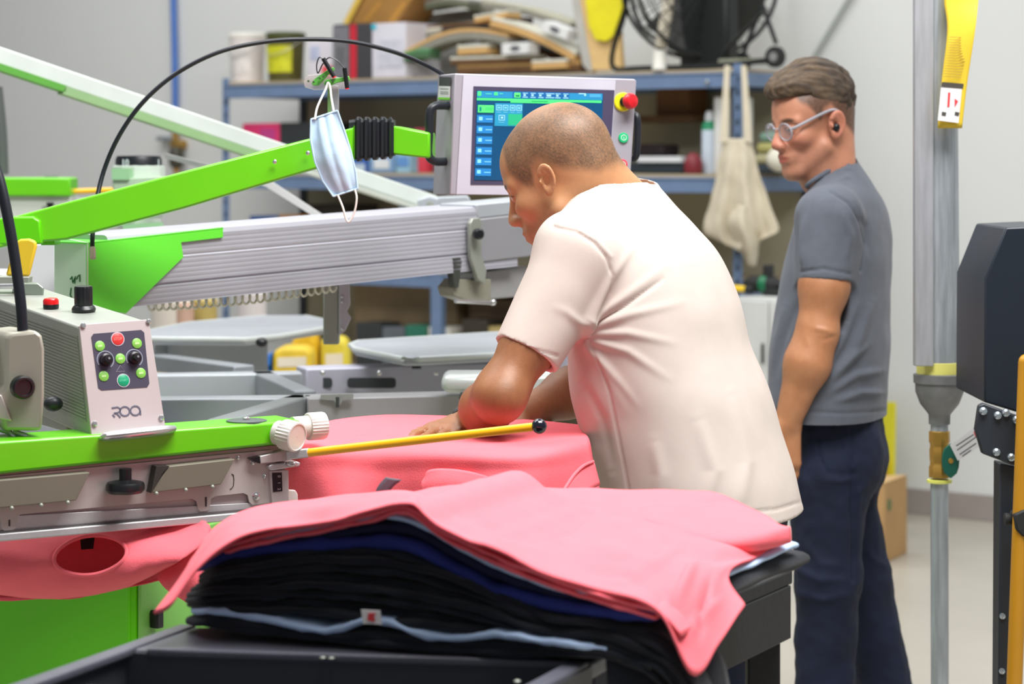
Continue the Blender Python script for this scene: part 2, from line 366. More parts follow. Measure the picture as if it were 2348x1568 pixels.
for lab, pts in (('white box with a black logo resting on the sloping white platen', [(1236, 68), (1250, 46), (1304, 68), (1298, 92)]), ('white box with small print low in the heap', [(1150, 100), (1212, 96), (1212, 122), (1150, 126)])):
    bx = thing('small_box', lab, 'box', sh(pts[0][0], pts[0][1], 0.64)); P_ = [sh(x, y, 0.645) for x, y in pts]
    MB().prism(P_, -WN3 * 0.08).build('body', mat('white_card', (216, 216, 216), 0.6), bx, bevel=0.002)
    c = sum(P_, V((0, 0, 0))) / 4; u = (P_[1] - P_[0]).normalized() if lab.endswith('heap') else (P_[2] - P_[1]).normalized()
    w = WN3.cross(u)
    MB().prism([c + u * (0.03 * math.cos(a)) + w * (0.014 * math.sin(a)) for a in [i * math.pi / 5 for i in range(10)]], WN3 * 0.001).build('printed_logo', mat('print_grey', (92, 94, 98), 0.6), bx)
# upright white board, orange core
ub = thing('upright_platen', 'tall pale platen with grey edge leaning upright left of the fan', 'board', shz(1365, TOPZ, 0.58))
MB().prism([sh(x, y, 0.6) for x, y in ((1345, 162), (1425, 160), (1412, -40), (1326, -40))], -WN3 * 0.03).build('core', mat('birch_ply', (214, 180, 122), 0.7, var=0.12, aniso=(3, 3, 20)), ub, bevel=0.003)
MB().prism([sh(x, y, 0.604) for x, y in ((1330, 120), (1336, 150), (1350, 164), (1358, 163), (1322, -40), (1304, -40))], -WN3 * 0.034).build('edge_band', mat('edge_grey', (176, 174, 168), 0.6), ub, bevel=0.002)
yf = MB(); yf.prism([sh(x, y, 0.612) for x, y in ((1340, -40), (1352, 60), (1368, 92), (1392, 96), (1408, 84), (1430, 20), (1440, -40))], WN3 * 0.012)
yf.build('yellow_pouch', mat('yellow_vinyl', (226, 214, 34), 0.45, var=0.12), bevel=0.004, label='bright yellow plastic pouch hanging in front of the upright pale platen', cat='pouch')
# ---------------------------------------------------------------- drum fan
M_fan = mat('fan_black', (26, 30, 30), 0.45, 0.2)
fc = sh(1604, -45, 0.42); fan = thing('drum_fan', 'large black floor fan on wheels standing on the right of the top shelf', 'fan', shz(1600, TOPZ, 0.45))
FR = 0.335; fan_ax = (WN3 * 0.55 + WD3 * 0.83).normalized(); fu, fv = fan_ax.cross(UP).normalized(), UP
for k_, off in enumerate((-0.09, 0.09)):
    mb = MB(); mb.tube([fc + fan_ax * off + fu * FR * math.cos(a) + fv * FR * math.sin(a) for a in [2 * math.pi * i / 40 for i in range(40)]], 0.010, 6, closed=True)
    mb.build('rim_ring', M_fan, fan)
    g = MB()
    for rr in (0.1, 0.16, 0.22, 0.28): g.tube([fc + fan_ax * (off * (1.35 - 0.35 * rr / FR)) + fu * rr * math.cos(a) + fv * rr * math.sin(a) for a in [2 * math.pi * i / 32 for i in range(32)]], 0.003, 5, closed=True)
    for i in range(30):
        a = 2 * math.pi * i / 30; e = fu * math.cos(a) + fv * math.sin(a)
        g.tube([fc + fan_ax * off * 1.3 + e * 0.08, fc + fan_ax * off + e * FR], 0.0028, 5)
    g.build('wire_guard', M_fan, fan)
MB().lathe(fc - fan_ax * 0.16, fan_ax, [(0, 0), (0.075, 0), (0.08, 0.02), (0.08, 0.2), (0.06, 0.24), (0, 0.24)], 20).build('motor', M_fan, fan)
for i in range(4):
    a = i * math.pi / 2 + 0.5; e = fu * math.cos(a) + fv * math.sin(a); t_ = fan_ax.cross(e)
    MB().prism([fc + e * 0.06 - t_ * 0.04 - fan_ax * 0.02, fc + e * 0.30 - t_ * 0.12 - fan_ax * 0.03, fc + e * 0.31 + t_ * 0.10 + fan_ax * 0.03, fc + e * 0.06 + t_ * 0.05 + fan_ax * 0.02], fan_ax * 0.004).build('blade', mat('fan_blade', (44, 46, 42), 0.5), fan)
wbx = MB(); wbox(wbx, 1556, 1668, TOPZ + 0.012, TOPZ + 0.42, 0.50, 0.10); wbx.build('motor_housing', M_fan, fan, bevel=0.02)
mb = MB(); mb.tube(catmull([sh(1436, -40, 0.6), sh(1432, 30, 0.6), sh(1405, 120, 0.6), shz(1412, TOPZ + 0.012, 0.6), shz(1470, TOPZ + 0.012, 0.6), shz(1640, TOPZ + 0.012, 0.6), shz(1760, TOPZ + 0.03, 0.6)], 6), 0.012, 8); mb.build('stand_tube', M_fan, fan)
mb = MB(); mb.tube(catmull([sh(1440, -30, 0.5), sh(1470, 60, 0.5), sh(1540, 110, 0.5), shz(1600, TOPZ + 0.05, 0.5)], 6), 0.010, 8); mb.build('stand_tube', M_fan, fan)
for a_, b_ in (((1748, 10), (1780, 100)), ((1748, 10), (1702, 130)), ((1752, -40), (1748, 12)), ((1748, 30), (1660, 118))):
    MB().tube([sh(a_[0], a_[1], 0.56), sh(b_[0], b_[1], 0.56)], 0.010, 8).build('stand_brace', M_fan, fan)
for x_, o_ in ((1778, 0.56), (1700, 0.2)):
    c = shz(x_, TOPZ + 0.045, o_)
    w_ = MB().lathe(c - WN3 * 0.015, WN3, [(0.016, 0), (0.043, 0), (0.046, 0.006), (0.046, 0.026), (0.043, 0.032), (0.02, 0.032)], 20).build('wheel', M_blk, fan)
    MB().lathe(c + WN3 * 0.014, WN3, [(0, 0), (0.02, 0), (0.02, 0.006), (0, 0.006)], 12).build('hub', mat('hub_grey', (128, 130, 128), 0.5), w_)
MB().tube([shz(1650, TOPZ + 0.03, 0.56), shz(1770, TOPZ + 0.03, 0.56)], 0.014, 8).build('axle_tube', mat('dusty_olive', (120, 122, 104), 0.6), fan)
hz = MB(); pth = catmull([sh(1534, -40, 0.61), sh(1530, 20, 0.61), sh(1520, 80, 0.61), sh(1516, 108, 0.61)], 16)
hz.tube(pth, [0.026 + 0.004 * math.sin(i * 2.1) for i in range(len(pth))], 12)
hose_t = thing('ribbed_hose', 'cream ribbed hose with a white cuff hanging down behind the fan frame', 'hose', shz(1516, TOPZ, 0.61))
hz.build('ribbed_sleeve', mat('cream_plastic', (206, 198, 180), 0.55), hose_t)
MB().lathe(shz(1513, TOPZ + 0.002, 0.61), UP, [(0, 0), (0.034, 0), (0.034, 0.012), (0.03, 0.02), (0.028, 0.085), (0, 0.085)], 16).build('cuff', mat('white_plastic', (228, 226, 218), 0.4), hose_t)
# ---------------------------------------------------------------- second shelf
Z2 = LZ[3] + 0.016; Z1 = LZ[2] + 0.016; Z0 = LZ[1] + 0.016; ZB = LZ[0] + 0.016
carton('pink_box', 'bright pink box on the second shelf beside the left post', 556, 640, Z2, 284, 0.55, 0.28, [(214, 54, 108)], band=[(0.5, 0.9, 0.2, 0.9, (186, 62, 130))])
carton('dark_box', 'dark box with green print beside the pink box', 642, 722, Z2, 282, 0.55, 0.28, [(44, 48, 50)], band=[(0.1, 0.9, 0.15, 0.6, (54, 76, 66))])
carton('blue_box', 'low blue box behind the black bellows', 790, 842, Z2, 346, 0.55, 0.25, [(46, 92, 170)], band=[(0.1, 0.9, 0.05, 0.4, (190, 206, 220))])
carton('white_blue_box', 'low white and blue box behind the green console arm', 846, 905, Z2, 352, 0.55, 0.25, [(120, 156, 196)], band=[(0.2, 0.8, 0.2, 0.7, (220, 224, 228))])
carton('light_carton', 'low pale blue carton under the green console arm', 908, 940, Z2, 350, 0.56, 0.22, [(150, 190, 214)], band=[(0.1, 0.9, 0.3, 0.8, (96, 142, 200))])
carton('blue_carton', 'blue carton on the third shelf just above the press beam', 572, 636, LZ[2] + 0.014, 497, 0.5, 0.25, [(36, 104, 184)])
carton('orange_carton', 'orange carton on the third shelf right of the blue one', 640, 704, LZ[2] + 0.014, 495, 0.5, 0.25, [(226, 150, 40)])
carton('dark_carton', 'dark carton on the third shelf under the face mask', 708, 792, LZ[2] + 0.014, 470, 0.42, 0.25, [(52, 48, 44)])
rj = thing('red_jar', 'red round jar standing just left of the console', 'jar', shz(970, Z2, 0.45))
MB().lathe(shz(970, Z2, 0.45), UP, [(0, 0), (0.05, 0), (0.052, 0.02), (0.052, 0.15), (0.04, 0.17), (0, 0.17)], 20).build('body', mat('red_plastic', (214, 58, 78), 0.4), rj)
MB().lathe(shz(970, Z2 + 0.165, 0.45), UP, [(0.042, 0), (0.044, 0), (0.044, 0.04), (0.038, 0.046), (0, 0.046)], 20).build('lid', mat('pink_lid', (214, 84, 108), 0.4), rj)
tr = thing('paper_tray', 'dark letter tray with white paper on the second shelf right of the console', 'tray', shz(1520, Z2, 0.5))
wbx = MB(); wbox(wbx, 1440, 1566, Z2, Z2 + 0.05, 0.56, 0.3); wbx.build('tray', mat('tray_dark', (34, 44, 52), 0.5), tr, bevel=0.004)
wbx = MB(); wbox(wbx, 1462, 1562, Z2 + 0.05, Z2 + 0.075, 0.57, 0.26); wbx.build('paper_pile', mat('paper_white', (214, 216, 220), 0.7), tr)
wbx = MB(); wbox(wbx, 1446, 1520, Z2 + 0.075, Z2 + 0.13, 0.4, 0.14); wbx.build('black_pouch', mat('dark_plum', (44, 32, 36), 0.7), bevel=0.015, label='dark pouch lying on the white paper tray', cat='pouch')
MB().lathe(shz(1590, Z2, 0.58), UP, [(0, 0), (0.036, 0), (0.04, 0.01), (0.04, 0.05), (0.03, 0.075), (0.012, 0.09), (0, 0.09)], 18).build('red_jar', mat('dark_red', (124, 34, 44), 0.5), label='small dark red round pot beside the paper tray', cat='pot')
sc_ = thing('spray_can', 'white spray can with a green shoulder on the second shelf', 'spray can', shz(1627, Z2, 0.5))
c = shz(1627, Z2, 0.5)
MB().lathe(c, UP, [(0, 0), (0.033, 0), (0.034, 0.004), (0.034, 0.19), (0.03, 0.2), (0, 0.2)], 20).build('body', mat('can_white', (206, 218, 232), 0.35), sc_)
MB().lathe(c + UP * 0.19, UP, [(0.0345, 0), (0.0345, 0.015), (0.03, 0.03), (0.02, 0.038), (0, 0.038)], 20).build('shoulder', mat('can_green', (34, 150, 104), 0.4), sc_)
MB().lathe(c + UP * 0.22, UP, [(0.02, 0), (0.02, 0.03), (0.014, 0.05), (0, 0.052)], 16).build('cap', mat('cap_white', (226, 230, 236), 0.4), sc_)
for lab, x_, o_ in (('white paper roll standing between the spray can and the apron strap', 1656, 0.66), ('white paper roll standing right of the blue apron post', 1708, 0.5)):
    t = thing('paper_roll', lab, 'paper roll', shz(x_, Z2, o_ - 0.15), group='white paper rolls on the second shelf'); c = shz(x_, Z2, o_ - 0.15)
    MB().lathe(c, UP, [(0.012, 0), (0.034, 0), (0.035, 0.004), (0.035, 0.326), (0.034, 0.33), (0.012, 0.33), (0.012, 0.325)], 22).build('roll', mat('paper_bright', (232, 232, 228), 0.6), t)
    MB().lathe(c + UP * 0.322, UP, [(0.008, 0), (0.012, 0), (0.012, 0.012), (0.008, 0.012)], 16).build('core_tube', mat('card_tube', (160, 140, 110), 0.7), t)
cl = thing('cloth_bundle', 'folded pale yellow cloth bundle on the second shelf beside the apron', 'cloth', shz(1765, Z2, 0.4))
for k_, (z_, cc) in enumerate(((0.0, (196, 190, 150)), (0.05, (206, 200, 130)), (0.095, (150, 186, 168)))):
    wbx = MB(); wbox(wbx, 1725 + 6 * k_, 1830 - 4 * k_, Z2 + z_ + 0.04, Z2 + z_ + 0.085, 0.45, 0.2); wbx.build('fold', mat('cloth_%d' % k_, cc, 0.9), cl, bevel=0.02)
wbx = MB(); wbox(wbx, 1728, 1826, Z2, Z2 + 0.04, 0.45, 0.2); wbx.build('fold', mat('cloth_dark', (60, 70, 78), 0.9), cl, bevel=0.012)
MB().ball(shz(1786, Z2 + 0.06, 0.56), 0.055, sq=(1, 1, 0.95)).build('white_bundle', mat('white_rag', (226, 222, 206), 0.9, bump=0.6, bscale=30), label='white crumpled rag ball on the second shelf near the face of the grey-shirted man', cat='rag')
carton('hanging_box', 'brown box tucked high under the top shelf near the emergency button', 1505, 1580, 1.73, 205, 0.25, 0.15, [(110, 72, 34)])
MB().box(shz(1540, 1.715, 0.2), WD3 * 0.2, WN3 * 0.12, UP * 0.0145).build('hook_board', M_plyd, label='narrow dark board under the top shelf carrying the small brown box', cat='board')
# ---------------------------------------------------------------- apron hanging from the right front post
M_apron = mat('canvas', (206, 196, 174), 0.9, bump=0.25, bscale=220)
ap = thing('apron', 'cream canvas apron hanging on the blue post of the shelving rack', 'apron', sh(1690, 600, 0.78))
rows = []
def arow(y, x0, x1, bulge, folds, n=11):
    out = []
    for i in range(n):
        f = i / (n - 1); out.append(sh(x0 + (x1 - x0) * f, y, 0.70 + bulge * math.sin(math.pi * f) + folds * math.sin(f * 15 + y * 0.01)))
    return out
rows = [arow(318, 1662, 1716, 0.02, 0.0), arow(345, 1656, 1728, 0.03, 0.004), arow(400, 1642, 1740, 0.05, 0.012), arow(470, 1626, 1764, 0.06, 0.02), arow(528, 1614, 1786, 0.05, 0.026), arow(575, 1640, 1745, 0.05, 0.02)]
rows[5] = [p + UP * 0.05 * abs(2 * i / 10 - 1) for i, p in enumerate(rows[5])]
mb = MB(); mb.grid(sheet_grid(rows, 6, 5, 0.012, 9)); mb.build('apron_body', M_apron, ap, solid=0.004)
for x0, x1, y1 in ((1668, 1660, 320), (1706, 1716, 320)):
    mb = MB(); mb.prism([sh(x0 - 6, 150, 0.66), sh(x0 + 6, 150, 0.66), sh(x1 + 9, y1 + 6, 0.72), sh(x1 - 9, y1 + 6, 0.72)], WN3 * 0.003); mb.build('neck_strap', M_apron, ap)
mb = MB(); mb.grid(sheet_grid([arow(470, 1690, 1722, 0.09, 0.01, 5), arow(510, 1668, 1730, 0.13, 0.012, 5), arow(560, 1690, 1740, 0.1, 0.01, 5), arow(610, 1716, 1732, 0.06, 0.0, 5)], 5, 5, 0.012, 14)); mb.build('tie_fold', M_apron, ap, solid=0.004)
# ---------------------------------------------------------------- lower shelves, rough heap seen under the press
carton('long_carton', 'long brown carton on the third shelf behind the press beam', 812, 1046, Z0, 652, 0.42, 0.3, [(146, 126, 96)])
carton('brown_carton', 'dark brown carton on the right of the lower shelf behind the printing man', 1075, 1300, Z0, 690, 0.40, 0.3, [(112, 92, 70)])
random.seed(5)
for i, (lab, x0, x1, yt, cc) in enumerate((
    ('dark flat case on the low shelf left of the grey toolbox', 815, 872, 742, (48, 50, 52)), ('grey toolbox on the low shelf under the beam', 876, 926, 752, (92, 98, 104)),
    ('green cloth bag on the low shelf behind the press', 930, 978, 748, (40, 108, 88)), ('white carton on the low shelf by the blue post', 982, 1030, 752, (214, 210, 200)),
    ('black crate on the low shelf right of the blue post', 1060, 1116, 735, (52, 46, 38)), ('tan carton on the low shelf right of the black crate', 1120, 1190, 752, (168, 150, 96)))):
    carton('stored_case', lab, x0, x1, LZ[1] + 0.014, yt, 0.60, 0.15, [cc])
wbk = ((1790, 660), (1730, 655))
# workbench items seen between the two men
wc_ = thing('white_cabinet', 'white low cabinet seen between the two men', 'cabinet', shz(1750, 0, 1.1))
wbx = MB(); wbox(wbx, 1690, 1835, 0.0, zof(1760, 682, 1.1), 1.1, 0.4); wbx.build('body', mat('cabinet_white', (206, 208, 206), 0.5), wc_, bevel=0.004)
for x0, x1 in ((1693, 1760), (1764, 1832)):
    wbx = MB(); wbox(wbx, x0, x1, 0.05, zof(1760, 690, 1.1), 1.115, 0.015); d_ = wbx.build('door', mat('cabinet_white', (206, 208, 206), 0.5), wc_, bevel=0.003)
    MB().tube([shz((x0 + x1) / 2 + 22, 0.72, 1.13), shz((x0 + x1) / 2 + 22, 0.80, 1.13)], 0.006, 8).build('handle', M_blk, d_)
zc = zof(1760, 682, 1.1)
dr = thing('power_drill', 'black power tool with green trim lying on the white cabinet', 'tool', shz(1755, zc, 1.0))
c = shz(1752, zc + 0.045, 0.98)
MB().lathe(c - WD3 * 0.09, WD3, [(0.0, 0), (0.02, 0), (0.034, 0.03), (0.036, 0.11), (0.03, 0.15), (0.014, 0.17), (0.012, 0.2)], 14).build('body', M_blk, dr)
MB().lathe(c - WD3 * 0.01, WD3, [(0.037, 0), (0.039, 0.005), (0.039, 0.03), (0.037, 0.035)], 14).build('trim_ring', mat('tool_green', (22, 110, 72), 0.45), dr)
MB().box(c - UP * 0.03 + WD3 * 0.06, WD3 * 0.05, WN3 * 0.03, UP * 0.014).build('battery', M_blk, dr, bevel=0.005)
MB().box(c + UP * 0.05 + WD3 * 0.02, WD3 * 0.018, WN3 * 0.018, UP * 0.03).build('grip', M_blk, dr, bevel=0.006)
yh = thing('squeegee_bar', 'yellow bar with black end cap lying on the white cabinet behind the bent man', 'bar', shz(1700, zc, 1.02))
MB().tube([shz(1640, zc + 0.032, 1.05), shz(1712, zc + 0.026, 1.05)], 0.014, 10).build('rod', mat('yellow_paint', (240, 200, 20), 0.4), yh)
MB().tube([shz(1711, zc + 0.026, 1.05), shz(1726, zc + 0.024, 1.05)], 0.017, 10).build('end_cap', M_blk, yh)
MB().box(shz(1650, zc + 0.009, 1.05), WD3 * 0.03, WN3 * 0.03, UP * 0.009).build('foot', M_blk, yh)
# ---------------------------------------------------------------- bags on the floor pallet behind the carousel
for i, (lab, pts, cc) in enumerate((('tall yellow bag standing behind the grey press frame', [(668, 900), (664, 790), (690, 756), (722, 754), (728, 790), (728, 900)], (222, 178, 30)), ('yellow and white bag in front of the tall yellow bag', [(622, 900), (626, 806), (650, 796), (700, 796), (716, 808), (716, 900)], (224, 190, 50)), ('yellow and green bag right of the tall yellow bag', [(732, 900), (734, 780), (752, 772), (792, 776), (800, 800), (800, 900)], (216, 196, 60)))):
    d0 = 8.6 - 0.2 * (i == 1)
    t = thing('powder_bag', lab, 'bag', at((pts[0][0] + pts[-1][0]) / 2, 1000, d0), group='yellow powder bags behind the press')
    t.location.z = 0.0; ORG[t.name] = V(t.location)
    P_ = [at(x, y, d0) for x, y in pts]; P_[0].z = 0.3; P_[-1].z = 0.3
    MB().prism(P_, (0, 0.16, 0)).build('sack', mat('bag_yellow_%d' % i, cc, 0.5, var=0.2, vscale=12), t, bevel=0.02, segs=3)
    x0, x1 = pts[0][0] + 14, pts[-1][0] - 14
    MB().prism([at(x0, 812 + 8 * (i == 1), d0 - 0.004), at(x1, 810 + 8 * (i == 1), d0 - 0.004), at(x1, 840, d0 - 0.004), at(x0, 842, d0 - 0.004)], (0, 0.003, 0)).build('printed_panel', mat('bag_print', (226, 216, 196), 0.55), t)
    MB().abox(P_[0].x, P_[-1].x, d0, d0 + 0.16, 0, 0.3).build('sack_base', mat('bag_yellow_%d' % i, cc, 0.5), t)
t = thing('blue_tub', 'blue plastic tub corner beside the yellow bags', 'tub', (at(600, 830, 8.4).x, 8.4, 0))
MB().prism([at(x, y, 8.4) for x, y in ((574, 832), (600, 820), (624, 808), (620, 840))], (0, 0.1, 0)).build('rim', mat('tub_blue', (40, 110, 190), 0.45), t, bevel=0.004)
pb = at(600, 838, 8.4)
MB().lathe((pb.x - 0.02, 8.47, 0), UP, [(0, 0), (0.055, 0), (0.06, pb.z), (0, pb.z)], 18).build('body', mat('tub_blue', (40, 110, 190), 0.45), t)
# buckets and jars seen over the far platen on the left
for i, (lab, x_, w_, yt, yb, cc, d_) in enumerate((('large white tub behind the left far platen', 392, 90, 690, 760, (214, 206, 196), 8.9), ('cream jar lying behind the coiled cord', 470, 56, 690, 745, (180, 160, 92), 8.7), ('white round tub right of the blue strip behind the platen', 578, 66, 672, 745, (212, 206, 208), 8.9), ('red-capped cream jar near the coiled cord', 425, 40, 700, 752, (196, 160, 140), 8.6))):
    c = at(x_, yb, d_); r = w_ * d_ / FPX / 2; z1 = at(x_, yt, d_).z
    t = thing('storage_tub', lab, 'tub', (c.x, c.y, 0), group='tubs standing behind the press')
    MB().lathe((c.x, c.y, 0), UP, [(0, 0), (r * 0.9, 0), (r, z1 * 0.97), (r * 0.98, z1), (0, z1)], 22).build('body', mat('tub_%d' % i, cc, 0.5), t)
    MB().lathe((c.x, c.y, z1 - 0.012), UP, [(r * 1.0, 0), (r * 1.04, 0), (r * 1.04, 0.014), (r * 0.9, 0.02), (0, 0.02)], 22).build('lid', mat('tub_lid_%d' % i, [min(255, q + 12) for q in cc], 0.5), t)
# ---------------------------------------------------------------- wall details
bh = thing('air_hose', 'blue air hose running down the white back wall', 'hose', sh(402, 300, 0.05))
MB().tube(catmull([sh(396, -60, 0.03), sh(399, 60, 0.03), sh(401, 160, 0.03), sh(402, 300, 0.03)], 8), 0.018, 10).build('hose', mat('hose_blue', (76, 116, 190), 0.45), bh)
MB().tube([sh(402, 298, 0.03), sh(402, 325, 0.03)], 0.02, 10).build('coupling', mat('brass', (172, 136, 70), 0.4, 0.6), bh)
vv = thing('air_regulator', 'black and brass air regulator with wall bracket below the blue hose', 'valve', sh(404, 385, 0.05))
MB().lathe(sh(404, 386, 0.06), UP, [(0.0, 0), (0.02, 0), (0.04, 0.02), (0.042, 0.08), (0.03, 0.11), (0.016, 0.13), (0, 0.13)], 16).build('body', mat('regulator_dark', (62, 58, 44), 0.45), vv)
MB().lathe(sh(404, 332, 0.06), -WN3, [(0, -0.02), (0.028, -0.02), (0.028, 0.06), (0, 0.06)], 14).build('gauge', mat('brass', (172, 136, 70), 0.4, 0.6), vv)
MB().box(sh(384, 318, 0.03), WD3 * 0.06, WN3 * 0.028, UP * 0.012).build('bracket', mat('galvanised', (176, 182, 186), 0.38, 0.75), vv, bevel=0.003)
MB().lathe(sh(404, 398, 0.06), UP, [(0, 0), (0.014, 0.0), (0.018, 0.03), (0, 0.03)], 12).build('drain_bowl', mat('amber', (176, 130, 60), 0.4), vv)
MB().tube([sh(1962, -30, 0.02), sh(1866, 130, 0.02), sh(1700, 420, 0.02)], 0.011, 8).build('wall_conduit', mat('conduit_grey', (168, 174, 170), 0.5), label='thin grey conduit running diagonally down the wall behind the standing man', cat='conduit')
# ================================================================ pipe drop, right machine, floor things on the right
M_galv = mat('galvanised_pipe', (172, 180, 186), 0.4, 0.55, var=0.22, vscale=9, aniso=(14, 14, 1.2))
DP = 5.25; pc = at(2152, 800, DP); pxm = DP / FPX
pipe = thing('air_pipe_drop', 'galvanised vertical air pipe with bell reducer and brass valve right of the standing man', 'pipe', (pc.x, pc.y, 0))
def pz(y): return HC - (y - HY) * pxm
top = V((pc.x - 0.010, pc.y, pz(-420))); j = V((pc.x, pc.y, pz(850)))
MB().tube([j, top], 0.0465, 24).build('main_pipe', M_galv, pipe)
ch = V((pc.x - 0.034, pc.y - 0.022, 0))
mb = MB(); mb.box(ch + V((-0.006, -0.02, (pz(835) + pz(-420)) / 2)), (0.021, 0, 0), (0, 0.012, 0), (0, 0, (pz(-420) - pz(835)) / 2)); mb.build('strut_channel', mat('galvanised_strut', (182, 184, 190), 0.42, 0.5, var=0.15, aniso=(10, 10, 1)), pipe, bevel=0.003)
MB().lathe((pc.x, pc.y, pz(862)), UP, [(0.044, 0), (0.0475, 0.002), (0.0475, 0.03), (0.045, 0.032)], 24).build('sealing_tape', mat('yellow_tape', (226, 222, 120), 0.5), pipe)
MB().lathe((pc.x + 0.002, pc.y, pz(972)), UP, [(0.018, 0), (0.023, 0.0), (0.0235, 0.02), (0.026, 0.024), (0.042, 0.044), (0.052, 0.070), (0.0525, 0.088), (0.056, 0.090), (0.0565, 0.108), (0.05, 0.110), (0.044, 0.110)], 28).build('bell_reducer', mat('cast_grey', (126, 128, 130), 0.5, 0.4, var=0.15, vscale=40), pipe)
MB().tube([(pc.x + 0.002, pc.y, pz(990)), (pc.x + 0.002, pc.y, pz(968))], 0.019, 18).build('nipple', M_galv, pipe)
vl = MB(); xv = pc.x + 0.002
vl.lathe((xv, pc.y, pz(1095)), UP, [(0.019, 0), (0.023, 0.001), (0.023, 0.024), (0.0205, 0.028), (0.0205, 0.036), (0.0215, 0.04), (0.022, 0.062), (0.0205, 0.066), (0.0205, 0.074), (0.023, 0.078), (0.023, 0.1), (0.019, 0.103)], 8)
valve = vl.build('ball_valve', mat('brass_valve', (190, 152, 74), 0.35, 0.7, var=0.1), pipe)
hd = MB(); hc_ = V((xv + 0.018, pc.y - 0.03, pz(1052)))
hd.prism([hc_ + V((0.019 * math.cos(a) * (1 if abs(math.sin(a)) < 0.8 else 0.55), 0, 0.038 * math.sin(a))) for a in [2 * math.pi * i / 16 for i in range(16)]], (0, -0.007, 0))
hd.build('valve_handle', mat('handle_green', (10, 92, 76), 0.4), valve, bevel=0.002)
MB().lathe(hc_ + V((0, 0.012, 0)), (0, -1, 0), [(0.007, 0), (0.007, 0.018), (0.005, 0.022), (0, 0.022)], 10).build('handle_nut', mat('brass_valve', (190, 152, 74)), valve)
MB().lathe((xv, pc.y, pz(1107)), UP, [(0.019, 0), (0.027, 0.001), (0.027, 0.007), (0.019, 0.008)], 18).build('tie_wire', mat('tie_yellow', (222, 226, 110), 0.5), pipe)
MB().tube([(xv + 0.0015, pc.y, 0.0), (xv, pc.y, pz(1100))], 0.0195, 20).build('lower_pipe', M_galv, pipe)
MB().tube([(xv, pc.y, pz(1010)), (xv, pc.y, pz(985))], 0.0195, 20).build('upper_pipe', M_galv, pipe)
# white tag on the valve
PT = Pl(at(2190, 1010, DP - 0.05), at(2250, 975, DP - 0.02), at(2198, 1055, DP - 0.05))
tg = thing('paper_tag', 'white printed paper tag tied to the brass valve', 'tag', PT(2220, 1055)); 
MB().prism([PT(x, y) for x, y in ((2178, 1020), (2246, 970), (2261, 1014), (2196, 1056))], PT.n * 0.0006).build('card', mat('tag_white', (224, 224, 226), 0.6), tg)
for k_, (a_, b_) in enumerate((((2192, 1022), (2232, 996)), ((2194, 1032), (2240, 1000)), ((2200, 1042), (2238, 1016)), ((2206, 1046), (2226, 1032)))):
    w_ = V(PT(b_[0], b_[1], 0.0008)) - V(PT(a_[0], a_[1], 0.0008)); s_ = PT.n.cross(w_).normalized() * 0.0012; p0 = PT(a_[0], a_[1], 0.0008)
    MB().prism([p0 - s_, p0 + w_ - s_, p0 + w_ + s_, p0 + s_], PT.n * 0.0002).build('printed_line', mat('print_grey', (92, 94, 98)), tg)
MB().prism([PT(x, y, 0.0008) for x, y in ((2232, 990), (2240, 984), (2244, 996), (2236, 1002))], PT.n * 0.0002).build('red_mark', mat('print_red', (216, 60, 66), 0.6), tg)
# yellow warning strip near the top of the pipe
ys = thing('warning_tag', 'long yellow warning tag hanging on the galvanised pipe', 'tag', at(2180, 295, DP - 0.075))
rows = [[at(x, y, DP - dd) for x, dd in ((x0, d0), ((x0 + x1) / 2, (d0 + d1) / 2 + 0.004), (x1, d1))] for y, x0, x1, d0, d1 in ((-60, 2170, 2246, 0.07, 0.10), (0, 2165, 2243, 0.07, 0.11), (70, 2172, 2236, 0.085, 0.12), (190, 2159, 2218, 0.088, 0.10), (294, 2150, 2206, 0.085, 0.09))]
mb = MB(); mb.grid(sheet_grid(rows, 8, 5)); mb.build('strip', mat('tag_yellow', (236, 204, 58), 0.5, var=0.05), ys, solid=0.0008)
def ytag(pts, m, nm, off=0.004):
    MB().prism([at(x, y, DP - 0.095 - off) for x, y in pts], (0, -0.0004, 0)).build(nm, m, ys)
ytag([(2158, 196), (2206, 200), (2198, 282), (2150, 276)], mat('tag_white', (224, 224, 226)), 'white_panel')
ytag([(2160, 188), (2210, 192), (2208, 203), (2158, 199)], mat('print_dark', (70, 66, 60), 0.6), 'black_bar', 0.005)
ytag([(2174, 212), (2179, 212), (2177, 245), (2172, 245)], mat('print_red', (216, 60, 66)), 'red_mark', 0.005)
ytag([(2189, 226), (2197, 232), (2189, 246)], mat('print_red', (216, 60, 66)), 'red_mark', 0.005)
for x_ in (2160, 2190): ytag([(x_, 256), (x_ + 10, 258), (x_ + 8, 266), (x_ - 1, 264)], mat('print_dark', (70, 66, 60)), 'print_block', 0.005)
for i in range(16):
    y_ = 84 + i * 6; x0 = 2176 - i * 0.9; x1 = x0 + 50 - i * 0.6
    ytag([(x0, y_), (x1, y_ + 2), (x1, y_ + 3.6), (x0, y_ + 1.6)], mat('print_olive', (170, 148, 60), 0.6), 'printed_line', 0.012)
